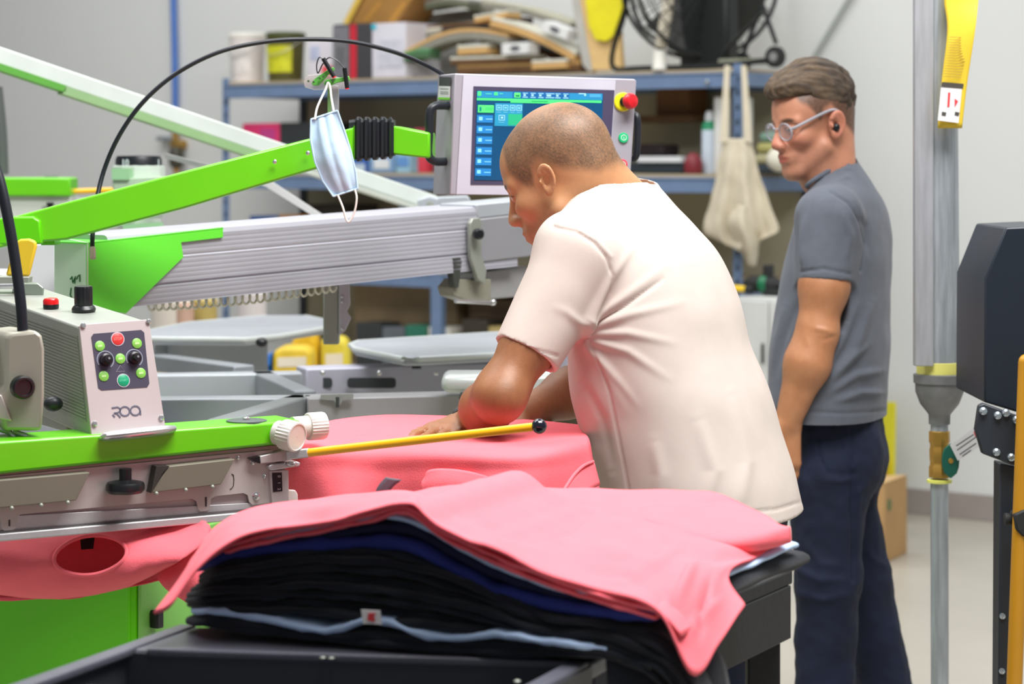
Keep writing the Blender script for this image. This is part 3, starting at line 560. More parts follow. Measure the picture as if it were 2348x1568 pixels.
# dark machine at the right edge
M_navy = mat('navy_powdercoat', (18, 29, 42), 0.45, var=0.04, coat=0.1); DM = 4.75
rm = thing('folding_machine', 'dark navy machine head on a bolted post at the right edge', 'machine', (at(2320, 1000, DM).x, DM + 0.1, 0))
MB().prism([at(x, y, DM) for x, y in ((2256, 922), (2258, 640), (2306, 521), (2420, 516), (2420, 990), (2348, 950))], (0.0, 0.30, 0)).build('hood', M_navy, rm, bevel=0.004)
MB().prism([at(x, y, DM - 0.03) for x, y in ((2236, 985), (2244, 930), (2256, 924), (2420, 985), (2420, 1090), (2320, 1066), (2252, 1040))], (0.0, 0.018, 0)).build('bracket', mat('dark_bracket', (36, 42, 50), 0.45), rm, bevel=0.003)
MB().prism([at(x, y, DM - 0.012) for x, y in ((2292, 1062), (2332, 1070), (2328, 1990), (2286, 1990))], (0.0, 0.06, 0)).build('post', mat('dark_bracket', (44, 50, 58)), rm, bevel=0.003)
pb_ = at(2306, 1990, DM)
MB().abox(pb_.x - 0.02, pb_.x + 0.03, DM - 0.02, DM + 0.1, 0, max(0.02, pb_.z + 0.01)).build('foot', mat('dark_bracket', (44, 50, 58)), rm)
for x_, y_ in ((2254, 942), (2287, 952), (2306, 946), (2330, 962), (2284, 1036), (2318, 1048)):
    MB().lathe(at(x_, y_, DM - 0.03), (0, -1, 0), [(0.008, 0), (0.008, 0.003), (0.0075, 0.006), (0.004, 0.009), (0, 0.009)], 10).build('bolt', mat('bolt_steel', (176, 190, 200), 0.3, 0.8), rm)
for x_, y_ in ((2298, 1412), (2297, 1538)):
    MB().lathe(at(x_, y_, DM - 0.012), (0, -1, 0), [(0.006, 0), (0.006, 0.004), (0, 0.006)], 10).build('bolt', mat('bolt_steel', (176, 190, 200)), rm)
MB().tube([at(2353, 830, DM - 0.08), at(2326, 1568, DM - 0.08), at(2306, 2100, DM - 0.08)], 0.0155, 16).build('mustard_tube', mat('mustard_paint', (186, 132, 26), 0.4, var=0.06), rm)
MB().ball(at(2353, 830, DM - 0.08), 0.0155).build('tube_end', mat('mustard_paint', (186, 132, 26)), rm)
MB().prism([at(x, y, DM - 0.10) for x, y in ((2326, 1180), (2348, 1168), (2380, 1190), (2380, 1240), (2345, 1230), (2330, 1215))], (0, 0.05, 0)).build('clamp', M_blk, rm, bevel=0.004)
MB().lathe(at(2318, 1190, DM - 0.06), (-1, 0, 0), [(0.01, 0), (0.012, 0.006), (0.012, 0.012), (0, 0.014)], 12).build('clamp_knob', M_blk, rm)
# carton and boards behind the standing man
t = thing('carton_box', 'brown cardboard carton with a green mark on the floor behind the standing man', 'box', onz(2040, 1290, 0))
c0 = onz(2028, 1292, 0); c1 = onz(2080, 1268, 0); c2 = onz(1935, 1296, 0); hh = 0.30
e1 = (c1 - c0); e2 = (c2 - c0)
MB().prism([c0, c1, c1 + e2, c2], UP * hh).build('body', mat('carton_brown', (186, 148, 98), 0.75, var=0.06), t, bevel=0.004)
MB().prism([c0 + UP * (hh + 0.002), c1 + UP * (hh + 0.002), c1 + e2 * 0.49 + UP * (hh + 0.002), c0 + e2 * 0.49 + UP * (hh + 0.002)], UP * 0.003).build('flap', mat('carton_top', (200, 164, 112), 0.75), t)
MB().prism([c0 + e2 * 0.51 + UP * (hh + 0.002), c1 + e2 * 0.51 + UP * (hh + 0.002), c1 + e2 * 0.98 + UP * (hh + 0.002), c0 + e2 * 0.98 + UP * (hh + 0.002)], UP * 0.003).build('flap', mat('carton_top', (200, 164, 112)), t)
gm = c0 + e1 * 0.2 - e1.cross(UP).normalized() * -0.002 + UP * hh * 0.72
nrm = e2.cross(UP).normalized(); nrm = nrm if nrm.y < 0 else -nrm
nrm = e1.cross(UP).normalized(); nrm = nrm if nrm.y < 0 else -nrm; e2 = e1
gm = c0 + e1 * 0.2 + UP * hh * 0.72 + nrm * 0.001
MB().prism([gm + e2.normalized() * 0.025 * math.cos(a) + UP * 0.025 * math.sin(a) for a in [i * math.pi / 6 for i in range(12)]], nrm * 0.001).build('green_mark', mat('print_green', (104, 122, 78), 0.7), t)
for lab, x0, x1, yt, cc, o_ in (('yellow board leaning on the wall behind the standing man', 2006, 2056, 922, (214, 206, 40), 0.12), ('orange-red board leaning on the wall beside the yellow one', 1990, 2034, 1046, (236, 92, 44), 0.22)):
    a, b = shz(x0 - 10, 0, o_ + 0.15), shz(x1 - 4, 0, o_ + 0.15); zt = zof(x1, yt, o_); c_, d_ = shz(x1, zt, o_), shz(x0 + 6, zt, o_)
    MB().prism([a, b, c_, d_], WN3 * 0.012).build('panel_board', mat('board_%d' % cc[0], cc, 0.5), bevel=0.003, label=lab, cat='board')
# ================================================================ screen printing press
M_green = mat('press_green', (104, 202, 16), 0.32, var=0.03, coat=0.25)
M_green2 = mat('press_green_cover', (104, 224, 60), 0.35, var=0.04, coat=0.2)
M_greend = mat('press_green_dark', (98, 212, 0), 0.35, var=0.03, coat=0.2)
M_green_lit = mat('press_green_lit', (214, 240, 210), 0.45, var=0.03)  # lit copy of the cover green, light painted into the colour
M_alu = mat('brushed_aluminium', (205, 204, 207), 0.42, 0.45, var=0.05, aniso=(2, 40, 40))
M_alu2 = mat('extruded_aluminium', (178, 178, 188), 0.42, 0.3, var=0.04)
M_alud = mat('dull_steel', (158, 162, 152), 0.45, 0.4, var=0.08)
M_panel = mat('anodised_panel', (198, 186, 186), 0.42, 0.25, var=0.03)
M_frame = mat('frame_grey', (144, 150, 156), 0.45, 0.25, var=0.07)
M_frame2 = mat('frame_light', (176, 182, 188), 0.4, 0.25, var=0.06)
M_white = mat('press_white', (222, 222, 226), 0.4, var=0.03)
M_black = mat('black_plastic', (18, 20, 24), 0.35, var=0.05)
M_hose = mat('black_hose', (22, 26, 36), 0.4, var=0.08)
M_steel = mat('bright_steel', (206, 206, 208), 0.25, 0.85, var=0.05)
M_knob = mat('knurled_aluminium', (226, 220, 216), 0.45, 0.25)
press = thing('screen_printing_press', 'large green and grey carousel screen printing press filling the left side', 'printing press', (-1.35, 5.0, 0))
E = V((0.866, 0.5, 0)); NN = V((0.5, -0.866, 0))
# ---- base cabinet
k0 = at(307, 1400, 4.55); kl = at(-160, 1400, 4.72); kr = at(520, 1400, 4.85); zt = 0.83
c0, c1, c2 = (V((p.x, p.y, 0.02)) for p in (k0, kl, kr))
cabi = MB(); cabi.prism([c0, c1, c1 + (c2 - c0), c2], UP * zt); cabi = cabi.build('base_cabinet', M_greend, press, bevel=0.008)
rn = (c2 - c0).cross(UP).normalized(); rn = rn if rn.y < 0 else -rn
dv = (c2 - c0).normalized()
MB().box((c0 + c2) / 2 + UP * zt * 0.5 + rn * 0.004, (c2 - c0) * 0.47, rn * 0.004, UP * zt * 0.45).build('door', mat('door_green', (128, 196, 92), 0.4), cabi, bevel=0.004)
PD = Pl(c0 + rn * 0.009, c2 + rn * 0.009, c0 + rn * 0.009 + UP)
MB().prism([PD(x, y, 0.0) for x, y in ((343, 1398), (358, 1396), (358, 1438), (343, 1440))], rn * 0.018).build('door_handle', M_black, cabi, bevel=0.003)
for k_ in range(4):
    p = [c0, c1, c1 + (c2 - c0), c2][k_]; q = p + ((c1 + c2) / 2 - p) * 0.1
    MB().abox(q.x - 0.02, q.x + 0.02, q.y - 0.02, q.y + 0.02, 0, 0.03).build('foot', M_black, cabi)
ln = (c1 - c0).cross(UP).normalized(); ln = ln if ln.y < 0 else -ln
MB().box((c0 + c1) / 2 + UP * zt * 0.5 + ln * 0.002, (c1 - c0) * 0.485, ln * 0.003, UP * zt * 0.47).build('side_panel', M_greend, cabi, bevel=0.003)
# ---- central column
MB().abox(-1.55, -1.05, 5.0, 5.5, 0.6, 1.28).build('centre_column', M_white, press, bevel=0.01)
MB().prism([at(x, y, 5.0) for x, y in ((60, 560), (128, 556), (128, 720), (60, 720))], (-0.05, 0.2, 0)).build('column_panel', M_white, press, bevel=0.004)
# ---- near cross bar (green)
o0 = at(0, 1012, 3.79); PB = Pl(o0, o0 + E, o0 + UP)
bar = MB(); bar.prism([PB(x, y) for x, y in ((-60, 1016), (690, 963), (690, 1014), (-60, 1094))], -PB.n * 0.095); bar = bar.build('cross_bar', M_green, press, bevel=0.005)
ctop = PB(585, 960, -0.035); zt_ = PB(690, 963).z
MB().lathe(V((ctop.x, ctop.y, PB(585, 970.5).z)), UP, [(0, -0.001), (0.034, -0.001), (0.034, 0.002), (0.031, 0.0028), (0, 0.0028)], 26).build('cover_disc', mat('disc_grey', (88, 96, 96), 0.4), bar)
MB().lathe(V((ctop.x, ctop.y, PB(585, 970.5).z)), UP, [(0.006, 0.002), (0.006, 0.006), (0.003, 0.008), (0, 0.008)], 12).build('screw', M_steel, bar)
def knurl(base, axis, r, l0, l1, parent, name='knurled_knob'):
    u, w, d = frame_of(axis); mb = MB(); n = 56
    mb.lathe(base, axis, [(0, 0), (r * 0.8, 0), (r * 0.8, l0), (r * 0.7, l0)], 28)
    loops = []
    for rr, h in ((r * 0.78, l0), (r * 0.98, l0), (r, l0 + 0.003), (r, l1 - 0.003), (r * 0.96, l1), (r * 0.86, l1 + 0.0008), (r * 0.84, l1 - 0.0005), (0.0005, l1 - 0.0005)):
        g = 0.0012 if rr >= r * 0.97 else 0.0
        loops.append([V(base) + d * h + (u * math.cos(2 * math.pi * j / n) + w * math.sin(2 * math.pi * j / n)) * (rr - (g if j % 2 else 0)) for j in range(n)])
    mb.ring(loops); return mb.build(name, M_knob, parent, angle=25)
knurl(PB(638, 992, -0.002), (PB.n * 0.88 + E * 0.42 - UP * 0.12), 0.0255, 0.014, 0.042, bar)
knurl(PB(688, 985, -0.03), E * 1.0 + UP * 0.02, 0.0235, 0.028, 0.058, bar)
# ---- screen clamp plate under the bar
PC = Pl(o0 - PB.n * 0.022, o0 - PB.n * 0.022 + E, o0 - PB.n * 0.022 + UP)
plate = MB(); plate.prism([PC(x, y) for x, y in ((-60, 1090), (642, 1018), (655, 1068), (652, 1160), (-60, 1232))], -PC.n * 0.03); plate = plate.build('screen_clamp', M_panel, press, bevel=0.002)
MB().prism([PC(x, y, 0.001) for x, y in ((-60, 1096), (620, 1030), (620, 1036), (-60, 1103))], PC.n * 0.008).build('lip', M_panel, plate)
MB().prism([PC(x, y, 0.001) for x, y in ((-60, 1186), (-60, 1226), (615, 1163), (615, 1150))], PC.n * 0.004).build('lower_rail', M_alu, plate, bevel=0.001)
MB().prism([PC(x, y, 0.002) for x, y in ((-60, 1226), (-60, 1244), (655, 1180), (655, 1163))], PC.n * 0.012).build('lower_edge', M_alu, plate, bevel=0.002)
MB().prism([PC(x, y, 0.006) for x, y in ((-60, 1221), (-60, 1226), (620, 1165), (620, 1160))], PC.n * 0.002).build('rail_groove', mat('groove_grey', (96, 92, 92), 0.6), plate)
apron_px = [(-60, 1104), (30, 1160), (-60, 1168)]
# raised apron plate with tabs (drawn as one outline)
out = [(-60, 1100), (618, 1034), (630, 1060), (628, 1150), (575, 1156), (568, 1150), (564, 1134), (554, 1129), (490, 1136), (480, 1142), (477, 1164), (470, 1170), (456, 1171), (450, 1166), (447, 1148), (436, 1142), (44, 1178), (36, 1184), (33, 1208), (26, 1214), (6, 1215), (0, 1210), (-2, 1190), (-14, 1184), (-60, 1187)]
MB().prism([PC(x, y, 0.004) for x, y in out], PC.n * 0.0035).build('tabbed_plate', mat('apron_steel', (200, 191, 188), 0.42, 0.3, var=0.05), plate)
for x0, y0, y1 in ((18, 1190, 1205), (468, 1138, 1160)):
    MB().prism([PC(x, y, 0.0076) for x, y in ((x0 - 2, y0), (x0 + 2, y0), (x0 + 2, y1), (x0 - 2, y1))], PC.n * 0.0004).build('slot', mat('slot_shadow', (70, 60, 58), 0.8), plate)
arc = [(527, 1085), (531, 1088), (532, 1098), (531, 1112), (527, 1118), (523, 1120)]
MB().tube([PC(x, y, 0.008) for x, y in arc], 0.0008, 5).build('bent_slot', mat('slot_shadow', (70, 60, 58)), plate)
M_wedge = mat('wedge_grey', (118, 112, 98), 0.5, var=0.05)
for pts in ([(-60, 1100), (192, 1078), (160, 1142), (0, 1158), (-60, 1162)], [(372, 1064), (523, 1048), (490, 1106), (330, 1125)]):
    w_ = MB(); w_.prism([PC(x, y, 0.03) for x, y in pts], -PC.n * 0.024); w_ = w_.build('wedge_cover', M_wedge, plate, bevel=0.0015)
    (xa, ya), (xb, yb) = (pts[-1], pts[-2]) if pts[0][0] > 0 else (pts[3], pts[2])
    for f in (0.08, 0.5, 0.88):
        MB().ball(PC(xa + (xb - xa) * f, ya + (yb - ya) * f + 3, 0.03), 0.0036).build('rivet', M_alud, w_)
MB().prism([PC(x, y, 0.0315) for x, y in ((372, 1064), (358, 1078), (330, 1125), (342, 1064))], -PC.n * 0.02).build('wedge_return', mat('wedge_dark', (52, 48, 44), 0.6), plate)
kb = PC(272, 1075, 0.03)
mb = MB(); mb.lathe(kb, -UP, [(0, -0.004), (0.010, -0.004), (0.010, 0.014), (0.02, 0.016), (0.029, 0.018), (0.031, 0.022), (0.031, 0.03), (0.027, 0.035), (0.01, 0.037), (0, 0.037)], 26); mb.build('clamp_knob', M_black, plate)
for x_, y_, r_ in ((541, 1047, 0.0045), (583, 1136, 0.007), (602, 1090, 0.004), (575, 1058, 0.005)):
    MB().lathe(PC(x_, y_, 0.007), PC.n, [(r_, 0), (r_, 0.001), (r_ * 0.6, 0.002), (r_ * 0.55, 0.005), (r_ * 0.3, 0.006), (0, 0.006)], 14).build('bolt', M_steel, plate)
# gauge block, handle block
gb = MB(); gb.prism([PC(x, y, 0.012) for x, y in ((612, 1078), (655, 1076), (656, 1160), (618, 1165))], -PC.n * 0.03); gb = gb.build('gauge_block', mat('block_alu', (208, 200, 200), 0.4, 0.3), press, bevel=0.001)
MB().prism([PC(x, y, 0.0125) for x, y in ((617, 1082), (639, 1081), (640, 1124), (619, 1126))], PC.n * 0.0006).build('scale_plate', mat('scale_dark', (34, 8, 24), 0.5), gb)
for ch_, y_ in (('0', 1090), ('1', 1105), ('2', 1119)):
    text_mesh(ch_, 0.0075, PC(632, y_, 0.0136), -UP, E, PC.n, mat('print_light', (226, 196, 206), 0.6), 'scale_digit', gb, 0.0002)
MB().prism([PC(x, y, 0.004) for x, y in ((655, 1122), (676, 1123), (681, 1132), (682, 1150), (655, 1158))], -PC.n * 0.01).build('side_tab', mat('tab_white', (226, 216, 210), 0.45), gb, bevel=0.002)
MB().prism([PC(x, y, 0.02) for x, y in ((604, 1066), (612, 1062), (670, 1055), (678, 1058), (676, 1066), (610, 1076))], -PC.n * 0.03).build('adjuster', M_alu, gb, bevel=0.002)
MB().ball(PC(655, 1060, 0.022), 0.008, sq=(1.3, 1, 0.6)).build('adjuster_wheel', M_steel, gb)
hb_ = MB(); hb_.prism([PC(x, y, 0.02) for x, y in ((585, 1043), (650, 1028), (658, 1034), (658, 1052), (586, 1060))], -PC.n * 0.03); hb_ = hb_.build('handle_block', mat('block_alu', (216, 196, 196)), press, bevel=0.0015)
MB().prism([PC(x, y, 0.0205) for x, y in ((562, 1048), (584, 1043), (585, 1060), (570, 1054))], -PC.n * 0.02).build('latch', M_black, hb_)
# yellow lever
h0, h1 = at(662, 1043, 4.03), at(1228, 978, 3.93)
lev = MB(); ax_ = (h1 - h0).normalized(); lev.tube([h0 + ax_ * 0.03, h1], 0.0072, 14); lev = lev.build('lever', mat('lever_yellow', (250, 190, 6), 0.35, coat=0.4, var=0.03), press)
MB().beam(h0 - ax_ * 0.002, h0 + ax_ * 0.036, 0.015, 0.015).build('lever_socket', M_alu, lev, bevel=0.002)
mb = MB(); mb.ball(h1 + ax_ * 0.006, 0.0128, 18); mb.build('lever_ball', mat('ball_black', (14, 16, 34), 0.18, coat=0.6), lev)
# ---- near print head: box with key panel
PP = Pl(at(182, 748, 3.91), at(340, 735, 3.975), at(210, 1005, 3.875))
AXB = V((-0.5, 0.866, 0.06))
quad = [PP(x, y) for x, y in ((184, 750), (339, 738), (376, 984), (211, 1002))]
hd_ = MB(); hd_.prism([PP(x, y, -0.004) for x, y in ((182, 747), (341, 735), (378, 985), (210, 1005))], AXB * 0.85); head_box = hd_.build('print_head', mat('head_alu', (166, 170, 162), 0.42, 0.3, var=0.05, aniso=(2, 2, 60)), press, bevel=0.004)
# ribs along the visible side
sd = PP(210, 1005, -0.004) - PP(182, 747, -0.004); L0 = PP(182, 747, -0.004); sn_ = AXB.cross(sd).normalized(); sn_ = sn_ if sn_.x < 0 else -sn_
rb = MB()
for i in range(26):
    p = L0 + sd * (0.1 + 0.78 * i / 26) + AXB * 0.41
    rb.box(p, AXB * 0.40, sd * 0.010, sn_ * 0.0012)
rb.build('side_ribs', M_alud, head_box)
pnl = MB(); pnl.prism([PP(x, y, -0.004) for x, y in ((181, 748), (186, 744), (335, 733), (341, 737), (379, 982), (372, 987), (216, 1006), (209, 1001))], PP.n * 0.006); pnl.build('front_panel', M_panel, head_box, bevel=0.0008)
kp_px = [(213, 766), (322, 757), (329, 763), (341, 880), (336, 888), (232, 895), (224, 890), (208, 773)]
MB().prism([PP(x, y, 0.0022) for x, y in kp_px], PP.n * 0.0008).build('keypad', mat('keypad_slate', (70, 66, 84), 0.4), head_box)
def disc(x, y, r, m, off, h, name, ring=None):
    if ring: MB().lathe(PP(x, y, off), PP.n, [(0, 0), (r * 1.13, 0), (r * 1.13, h * 0.5), (0, h * 0.5)], 24).build(name + '_ring', ring, head_box)
    return MB().lathe(PP(x, y, off), PP.n, [(0, 0), (r, 0), (r, h * 0.7), (r * 0.93, h), (0, h)], 24).build(name, m, head_box)
M_kr = mat('key_ring', (206, 196, 208), 0.4); M_kg = mat('key_green', (132, 200, 84), 0.4)
rr_ = 3.93 / FPX
disc(268, 778, 14.5 * rr_, mat('key_red', (222, 60, 58), 0.4), 0.003, 0.0016, 'stop_key', M_kr)
disc(281, 873, 14 * rr_, mat('key_emerald', (14, 158, 112), 0.4), 0.003, 0.0016, 'start_key', M_kr)
for x_, y_ in ((227, 794), (312, 788), (274, 823), (236, 863), (321, 856)): disc(x_, y_, 12 * rr_, M_kg, 0.003, 0.0014, 'soft_key')
M_kt = mat('key_text', (236, 226, 220), 0.5)
pu = (PP(340, 735) - PP(182, 748)).normalized(); pv = PP.n.cross(pu); pv = pv if pv.z > 0 else -pv
text_mesh('STOP', 0.0062, PP(268, 778, 0.0047), pu, pv, PP.n, mat('key_text_red', (244, 150, 140)), 'key_text', head_box, 0.0001)
text_mesh('START', 0.0052, PP(281, 873, 0.0047), pu, pv, PP.n, mat('key_text_green', (110, 214, 170)), 'key_text', head_box, 0.0001)
for x_, y_ in ((227, 794), (312, 788), (274, 823), (236, 863), (321, 856)):
    MB().prism([PP(x_ + a, y_ + b, 0.0045) for a, b in ((-5, -2), (5, -3), (5, 2), (-5, 3))], PP.n * 0.0002).build('key_mark', mat('key_mark_pale', (190, 226, 150), 0.5), head_box)
mb = MB(); mb.tube([PP(274, 838, 0.0032), PP(284, 852, 0.0032), PP(265, 853, 0.0032)], 0.0004, 5, closed=True); mb.build('warning_mark', M_kr, head_box)
for x_, y_ in ((240, 826), (306, 822)):
    mb = MB()
    c_ = PP(x_, y_, 0.003); r0 = 20 * rr_
    mb.tube([c_ + pu * r0 * math.cos(a) + pv * r0 * math.sin(a) for a in [math.radians(-60 + 270 * i / 20) for i in range(21)]], 0.0011, 6); mb.build('dial_ring', mat('dial_ring', (150, 156, 172), 0.4), head_box)
    dk = MB().lathe(c_, PP.n, [(0, 0), (15 * rr_, 0), (14 * rr_, 0.008), (10 * rr_, 0.0095), (8.5 * rr_, 0.016), (0, 0.0165)], 22).build('dial_knob', mat('dial_black', (26, 16, 26), 0.35), head_box)
    MB().lathe(c_ + PP.n * 0.0165, PP.n, [(0, 0), (0.002, 0), (0.002, 0.0008), (0, 0.0008)], 10).build('dial_cap', M_steel, head_box)
for x_, y_ in ((189, 747), (339, 738), (215, 972), (368, 958)):
    MB().lathe(PP(x_, y_, 0.002), PP.n, [(0, 0), (0.0045, 0), (0.0045, 0.003), (0.003, 0.0045), (0, 0.0045)], 12).build('screw', M_steel, head_box)
# logo: three ribbon letters
M_logo = mat('logo_slate', (96, 96, 112), 0.4)
def ribbon(px, w, name='logo_letter'):
    P_ = [PP(x, y, 0.0024) for x, y in px]; mb = MB(); L_ = []
    for i, p in enumerate(P_):
        d = (P_[min(i + 1, len(P_) - 1)] - P_[max(i - 1, 0)]).normalized(); s_ = PP.n.cross(d) * w / 2
        L_.append([p - s_, p + s_, p + s_ + PP.n * 0.0004, p - s_ + PP.n * 0.0004])
    mb.ring(L_); mb.f += [(0, 1, 2, 3), tuple(4 * (len(P_) - 1) + q for q in (3, 2, 1, 0))]; mb.m += [0, 0]
    mb.build(name, M_logo, head_box, smooth=False)
lw = 0.0026
ribbon([(255, 936), (268, 934), (274, 937), (274, 943), (268, 947), (260, 948)], lw)
ribbon([(262, 948), (268, 950), (275, 958)], lw)
ribbon([(285 + 11 * math.cos(a), 943.5 - 10.5 * math.sin(a)) for a in [2 * math.pi * i / 24 for i in range(25)]], lw)
ribbon([(309 + 11 * math.cos(a), 942 - 10.5 * math.sin(a)) for a in [2 * math.pi * i / 24 for i in range(25)]], lw)
ribbon([(320, 942), (321, 952)], lw)
ribbon([(257, 951), (262, 957)], lw)
# ledge under the panel
lg = MB(); c_ = PP(307, 997, 0.018); pr = []
for f, w_ in ((-1, 0.3), (-0.93, 0.75), (-0.7, 1), (0, 1.08), (0.7, 1), (0.93, 0.75), (1, 0.3)):
    cc = c_ + pu * 0.0655 * f
    pr.append([cc + (PP.n * math.cos(a) * 0.020 * w_ + UP * math.sin(a) * 0.0085 * w_ + PP.n * 0.0) for a in [2 * math.pi * i / 14 for i in range(14)]])
lg.ring(pr); lg.f += [tuple(range(13, -1, -1)), tuple(6 * 14 + j_ for j_ in range(14))]; lg.m += [0, 0]; lg.build('ledge_bar', mat('ledge_chrome', (216, 212, 220), 0.22, 0.75), head_box)
# buttons on top of the box
def ontop(x, y):
    n_ = AXB.cross(pu).normalized(); n_ = n_ if n_.z > 0 else -n_
    pl = Pl(PP(182, 747), PP(341, 735), PP(182, 747) + AXB); pl.n = n_; return pl(x, y), n_
p_, n_ = ontop(117, 706)
MB().lathe(p_, n_, [(0, 0), (0.0135, 0), (0.0135, 0.007), (0, 0.007)], 20).build('lamp_base', M_black, head_box)
MB().lathe(p_ + n_ * 0.007, n_, [(0, 0), (0.0135, 0), (0.0135, 0.006), (0.011, 0.0095), (0.004, 0.0105), (0, 0.0105)], 20).build('red_lamp', mat('lamp_red', (226, 20, 24), 0.25, coat=0.5), head_box)
p_, n_ = ontop(192, 713)
MB().lathe(p_, n_, [(0, 0), (0.020, 0), (0.0205, 0.004), (0.018, 0.008), (0.016, 0.010)], 24).build('knob_skirt', M_black, head_box)
mb = MB(); loops = []; n = 48; u_, w_, d_ = frame_of(n_)
for rr, h in ((0.0145, 0.009), (0.0155, 0.012), (0.0155, 0.040), (0.0140, 0.0425), (0.0005, 0.0425)):
    loops.append([p_ + d_ * h + (u_ * math.cos(2 * math.pi * j_ / n) + w_ * math.sin(2 * math.pi * j_ / n)) * (rr - (0.0009 if j_ % 4 < 2 and rr > 0.015 else 0)) for j_ in range(n)])
mb.ring(loops); mb.build('selector_knob', M_black, head_box, angle=25)
# small clips under the head side
MB().ball(at(122, 926, 3.96), 0.0125, sq=(1.3, 1, 1)).build('release_ball', mat('ball_grey', (36, 42, 48), 0.4), head_box)
MB().prism([at(x, y, 3.985) for x, y in ((150, 930), (206, 945), (210, 1000), (152, 990))], (-0.1, 0.173, 0)).build('slide_block', M_alud, head_box, bevel=0.002)
# hinge bracket at the left with the thick hose
br = MB(); br.prism([at(x, y, 3.84) for x, y in ((14, 778), (24, 764), (84, 757), (98, 770), (104, 800), (104, 905), (98, 988), (10, 988), (-6, 905), (12, 880))], (-0.06, 0.104, 0)); br = br.build('hose_bracket', mat('bracket_grey', (176, 172, 158), 0.42, 0.3, var=0.06), press, bevel=0.006)
MB().prism([at(x, y, 3.87) for x, y in ((-80, 780), (14, 776), (12, 960), (-80, 960))], (-0.04, 0.07, 0)).build('bracket_side', M_greend if False else mat('bracket_dull', (128, 140, 112), 0.5), br)
MB().prism([at(x, y, 3.835) for x, y in ((-80, 900), (4, 905), (28, 966), (-80, 944))], (-0.02, 0.035, 0)).build('lower_flap', M_panel, br, bevel=0.002)
MB().lathe(at(48, 887, 3.838), PB.n, [(0, 0), (0.0185, 0), (0.0185, 0.014), (0.016, 0.017), (0.013, 0.017), (0.012, 0.014), (0, 0.014)], 24).build('lock_knob', M_black, br)
for x_, y_ in ((20, 990), (60, 1000)):
    MB().tube([at(x_ - 30, y_ - 10, 3.86), at(x_, y_, 3.86), at(x_ + 22, y_ + 22, 3.86)], 0.005, 8).build('pipe_stub', M_steel, br)
mb = MB(); mb.tube(catmull([at(-40, 300, 3.9), at(-2, 410, 3.88), at(22, 520, 3.87), at(38, 620, 3.865), at(48, 700, 3.86), at(53, 770, 3.86)], 8), 0.0088, 14); mb.build('air_hose', M_hose, press)
# yellow squeegee clip and metal latch behind
yc = MB(); yc.prism([at(x, y, 4.35) for x, y in ((12, 632), (34, 556), (46, 548), (66, 547), (80, 552), (84, 562), (66, 634))], (0, 0.012, 0)); yc.build('yellow_clip', mat('clip_yellow', (232, 196, 48), 0.4), press, bevel=0.004)
MB().prism([at(x, y, 4.34) for x, y in ((-60, 634), (68, 634), (64, 662), (-60, 660))], (0, 0.03, 0)).build('clip_base', M_alud, press, bevel=0.002)
MB().prism([at(x, y, 4.32) for x, y in ((40, 650), (88, 648), (102, 660), (100, 690), (92, 680), (40, 676))], (-0.02, 0.05, 0)).build('latch_plate', mat('latch_grey', (150, 160, 148), 0.35, 0.5), press, bevel=0.003)
MB().tube([at(-60, 658, 4.31), at(44, 656, 4.31)], 0.005, 8).build('latch_rod', M_steel, press)
# ---- print arm: long ridged aluminium beam with the green cover
A0, A1 = at(250, 624, 4.80), at(1185, 538, 5.66); dax = (A1 - A0).normalized(); sidev = dax.cross(UP).normalized(); upv = sidev.cross(dax).normalized()
if sidev.y > 0: sidev = -sidev
prof = []; hh = 0.0735
zz = np.linspace(hh - 0.012, -hh, 58)
prof.append((-0.15, hh)); prof.append((-0.012, hh)); prof.append((-0.004, hh - 0.003)); prof.append((0.0, hh - 0.012))
for i, z_ in enumerate(zz[1:-1]):
    dep = 0.0 if i % 4 < 3 else -0.0007
    if i in (39, 40): dep = -0.004
    if i in (16,): dep = -0.002
    prof.append((dep, z_))
prof += [(0.0, -hh), (-0.15, -hh)]
arm = MB(); arm.ring([[A + sidev * a + upv * b for a, b in prof] for A in (A0, A1)]); nP = len(prof); arm.f += [tuple(range(nP)), tuple(range(2 * nP - 1, nP - 1, -1))]; arm.m += [0, 0]
arm = arm.build('print_arm', M_alu2, press, angle=20)
PA = Pl(A0, A1, A0 + upv)
cv = [(195, 556), (508, 521), (508, 545), (412, 556), (417, 590), (285, 719), (195, 702)]
MB().prism([PA(x, y, 0.006) for x, y in cv], -PA.n * 0.004).build('arm_cover', M_green2, arm, bevel=0.0015)
MB().prism([PA(195, 556, 0.006), PA(508, 521, 0.006), PA(508, 521, 0.006) - sidev * 0.16, PA(195, 556, 0.006) - sidev * 0.16], -UP * 0.003).build('cover_top', M_green2, arm)
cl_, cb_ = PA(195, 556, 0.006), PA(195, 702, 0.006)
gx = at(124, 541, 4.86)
MB().prism([cl_, cb_, V((gx.x, gx.y, cb_.z)), V((gx.x, gx.y, cl_.z + 0.01))], (0.003, 0.002, 0)).build('cover_end', M_green_lit, arm, bevel=0.001)  # end face of the cover, coloured paler to look lit
scr = [[(162, 640), (166, 634), (168, 648), (174, 634), (172, 650)], [(176, 640), (180, 632), (184, 630), (184, 646)], [(164, 660), (162, 676), (168, 690)]]
PE = Pl(cl_, cb_, V((gx.x, gx.y, cb_.z)))
for s_ in scr: MB().tube([PE(x, y, 0.001) for x, y in s_], 0.0014, 5).build('marker_scribble', mat('marker_green', (40, 104, 56), 0.6), arm)
MB().prism([PA(x, y, 0.004) for x, y in ((1094, 502), (1260, 484), (1260, 582), (1094, 602))], -PA.n * 0.1).build('carriage_block', mat('carriage_grey', (156, 156, 160), 0.4, 0.3), arm, bevel=0.003)
MB().prism([PA(x, y, 0.002) for x, y in ((1090, 468), (1260, 452), (1260, 484), (1094, 502))], -PA.n * 0.12).build('carriage_top', M_frame2, arm, bevel=0.004)
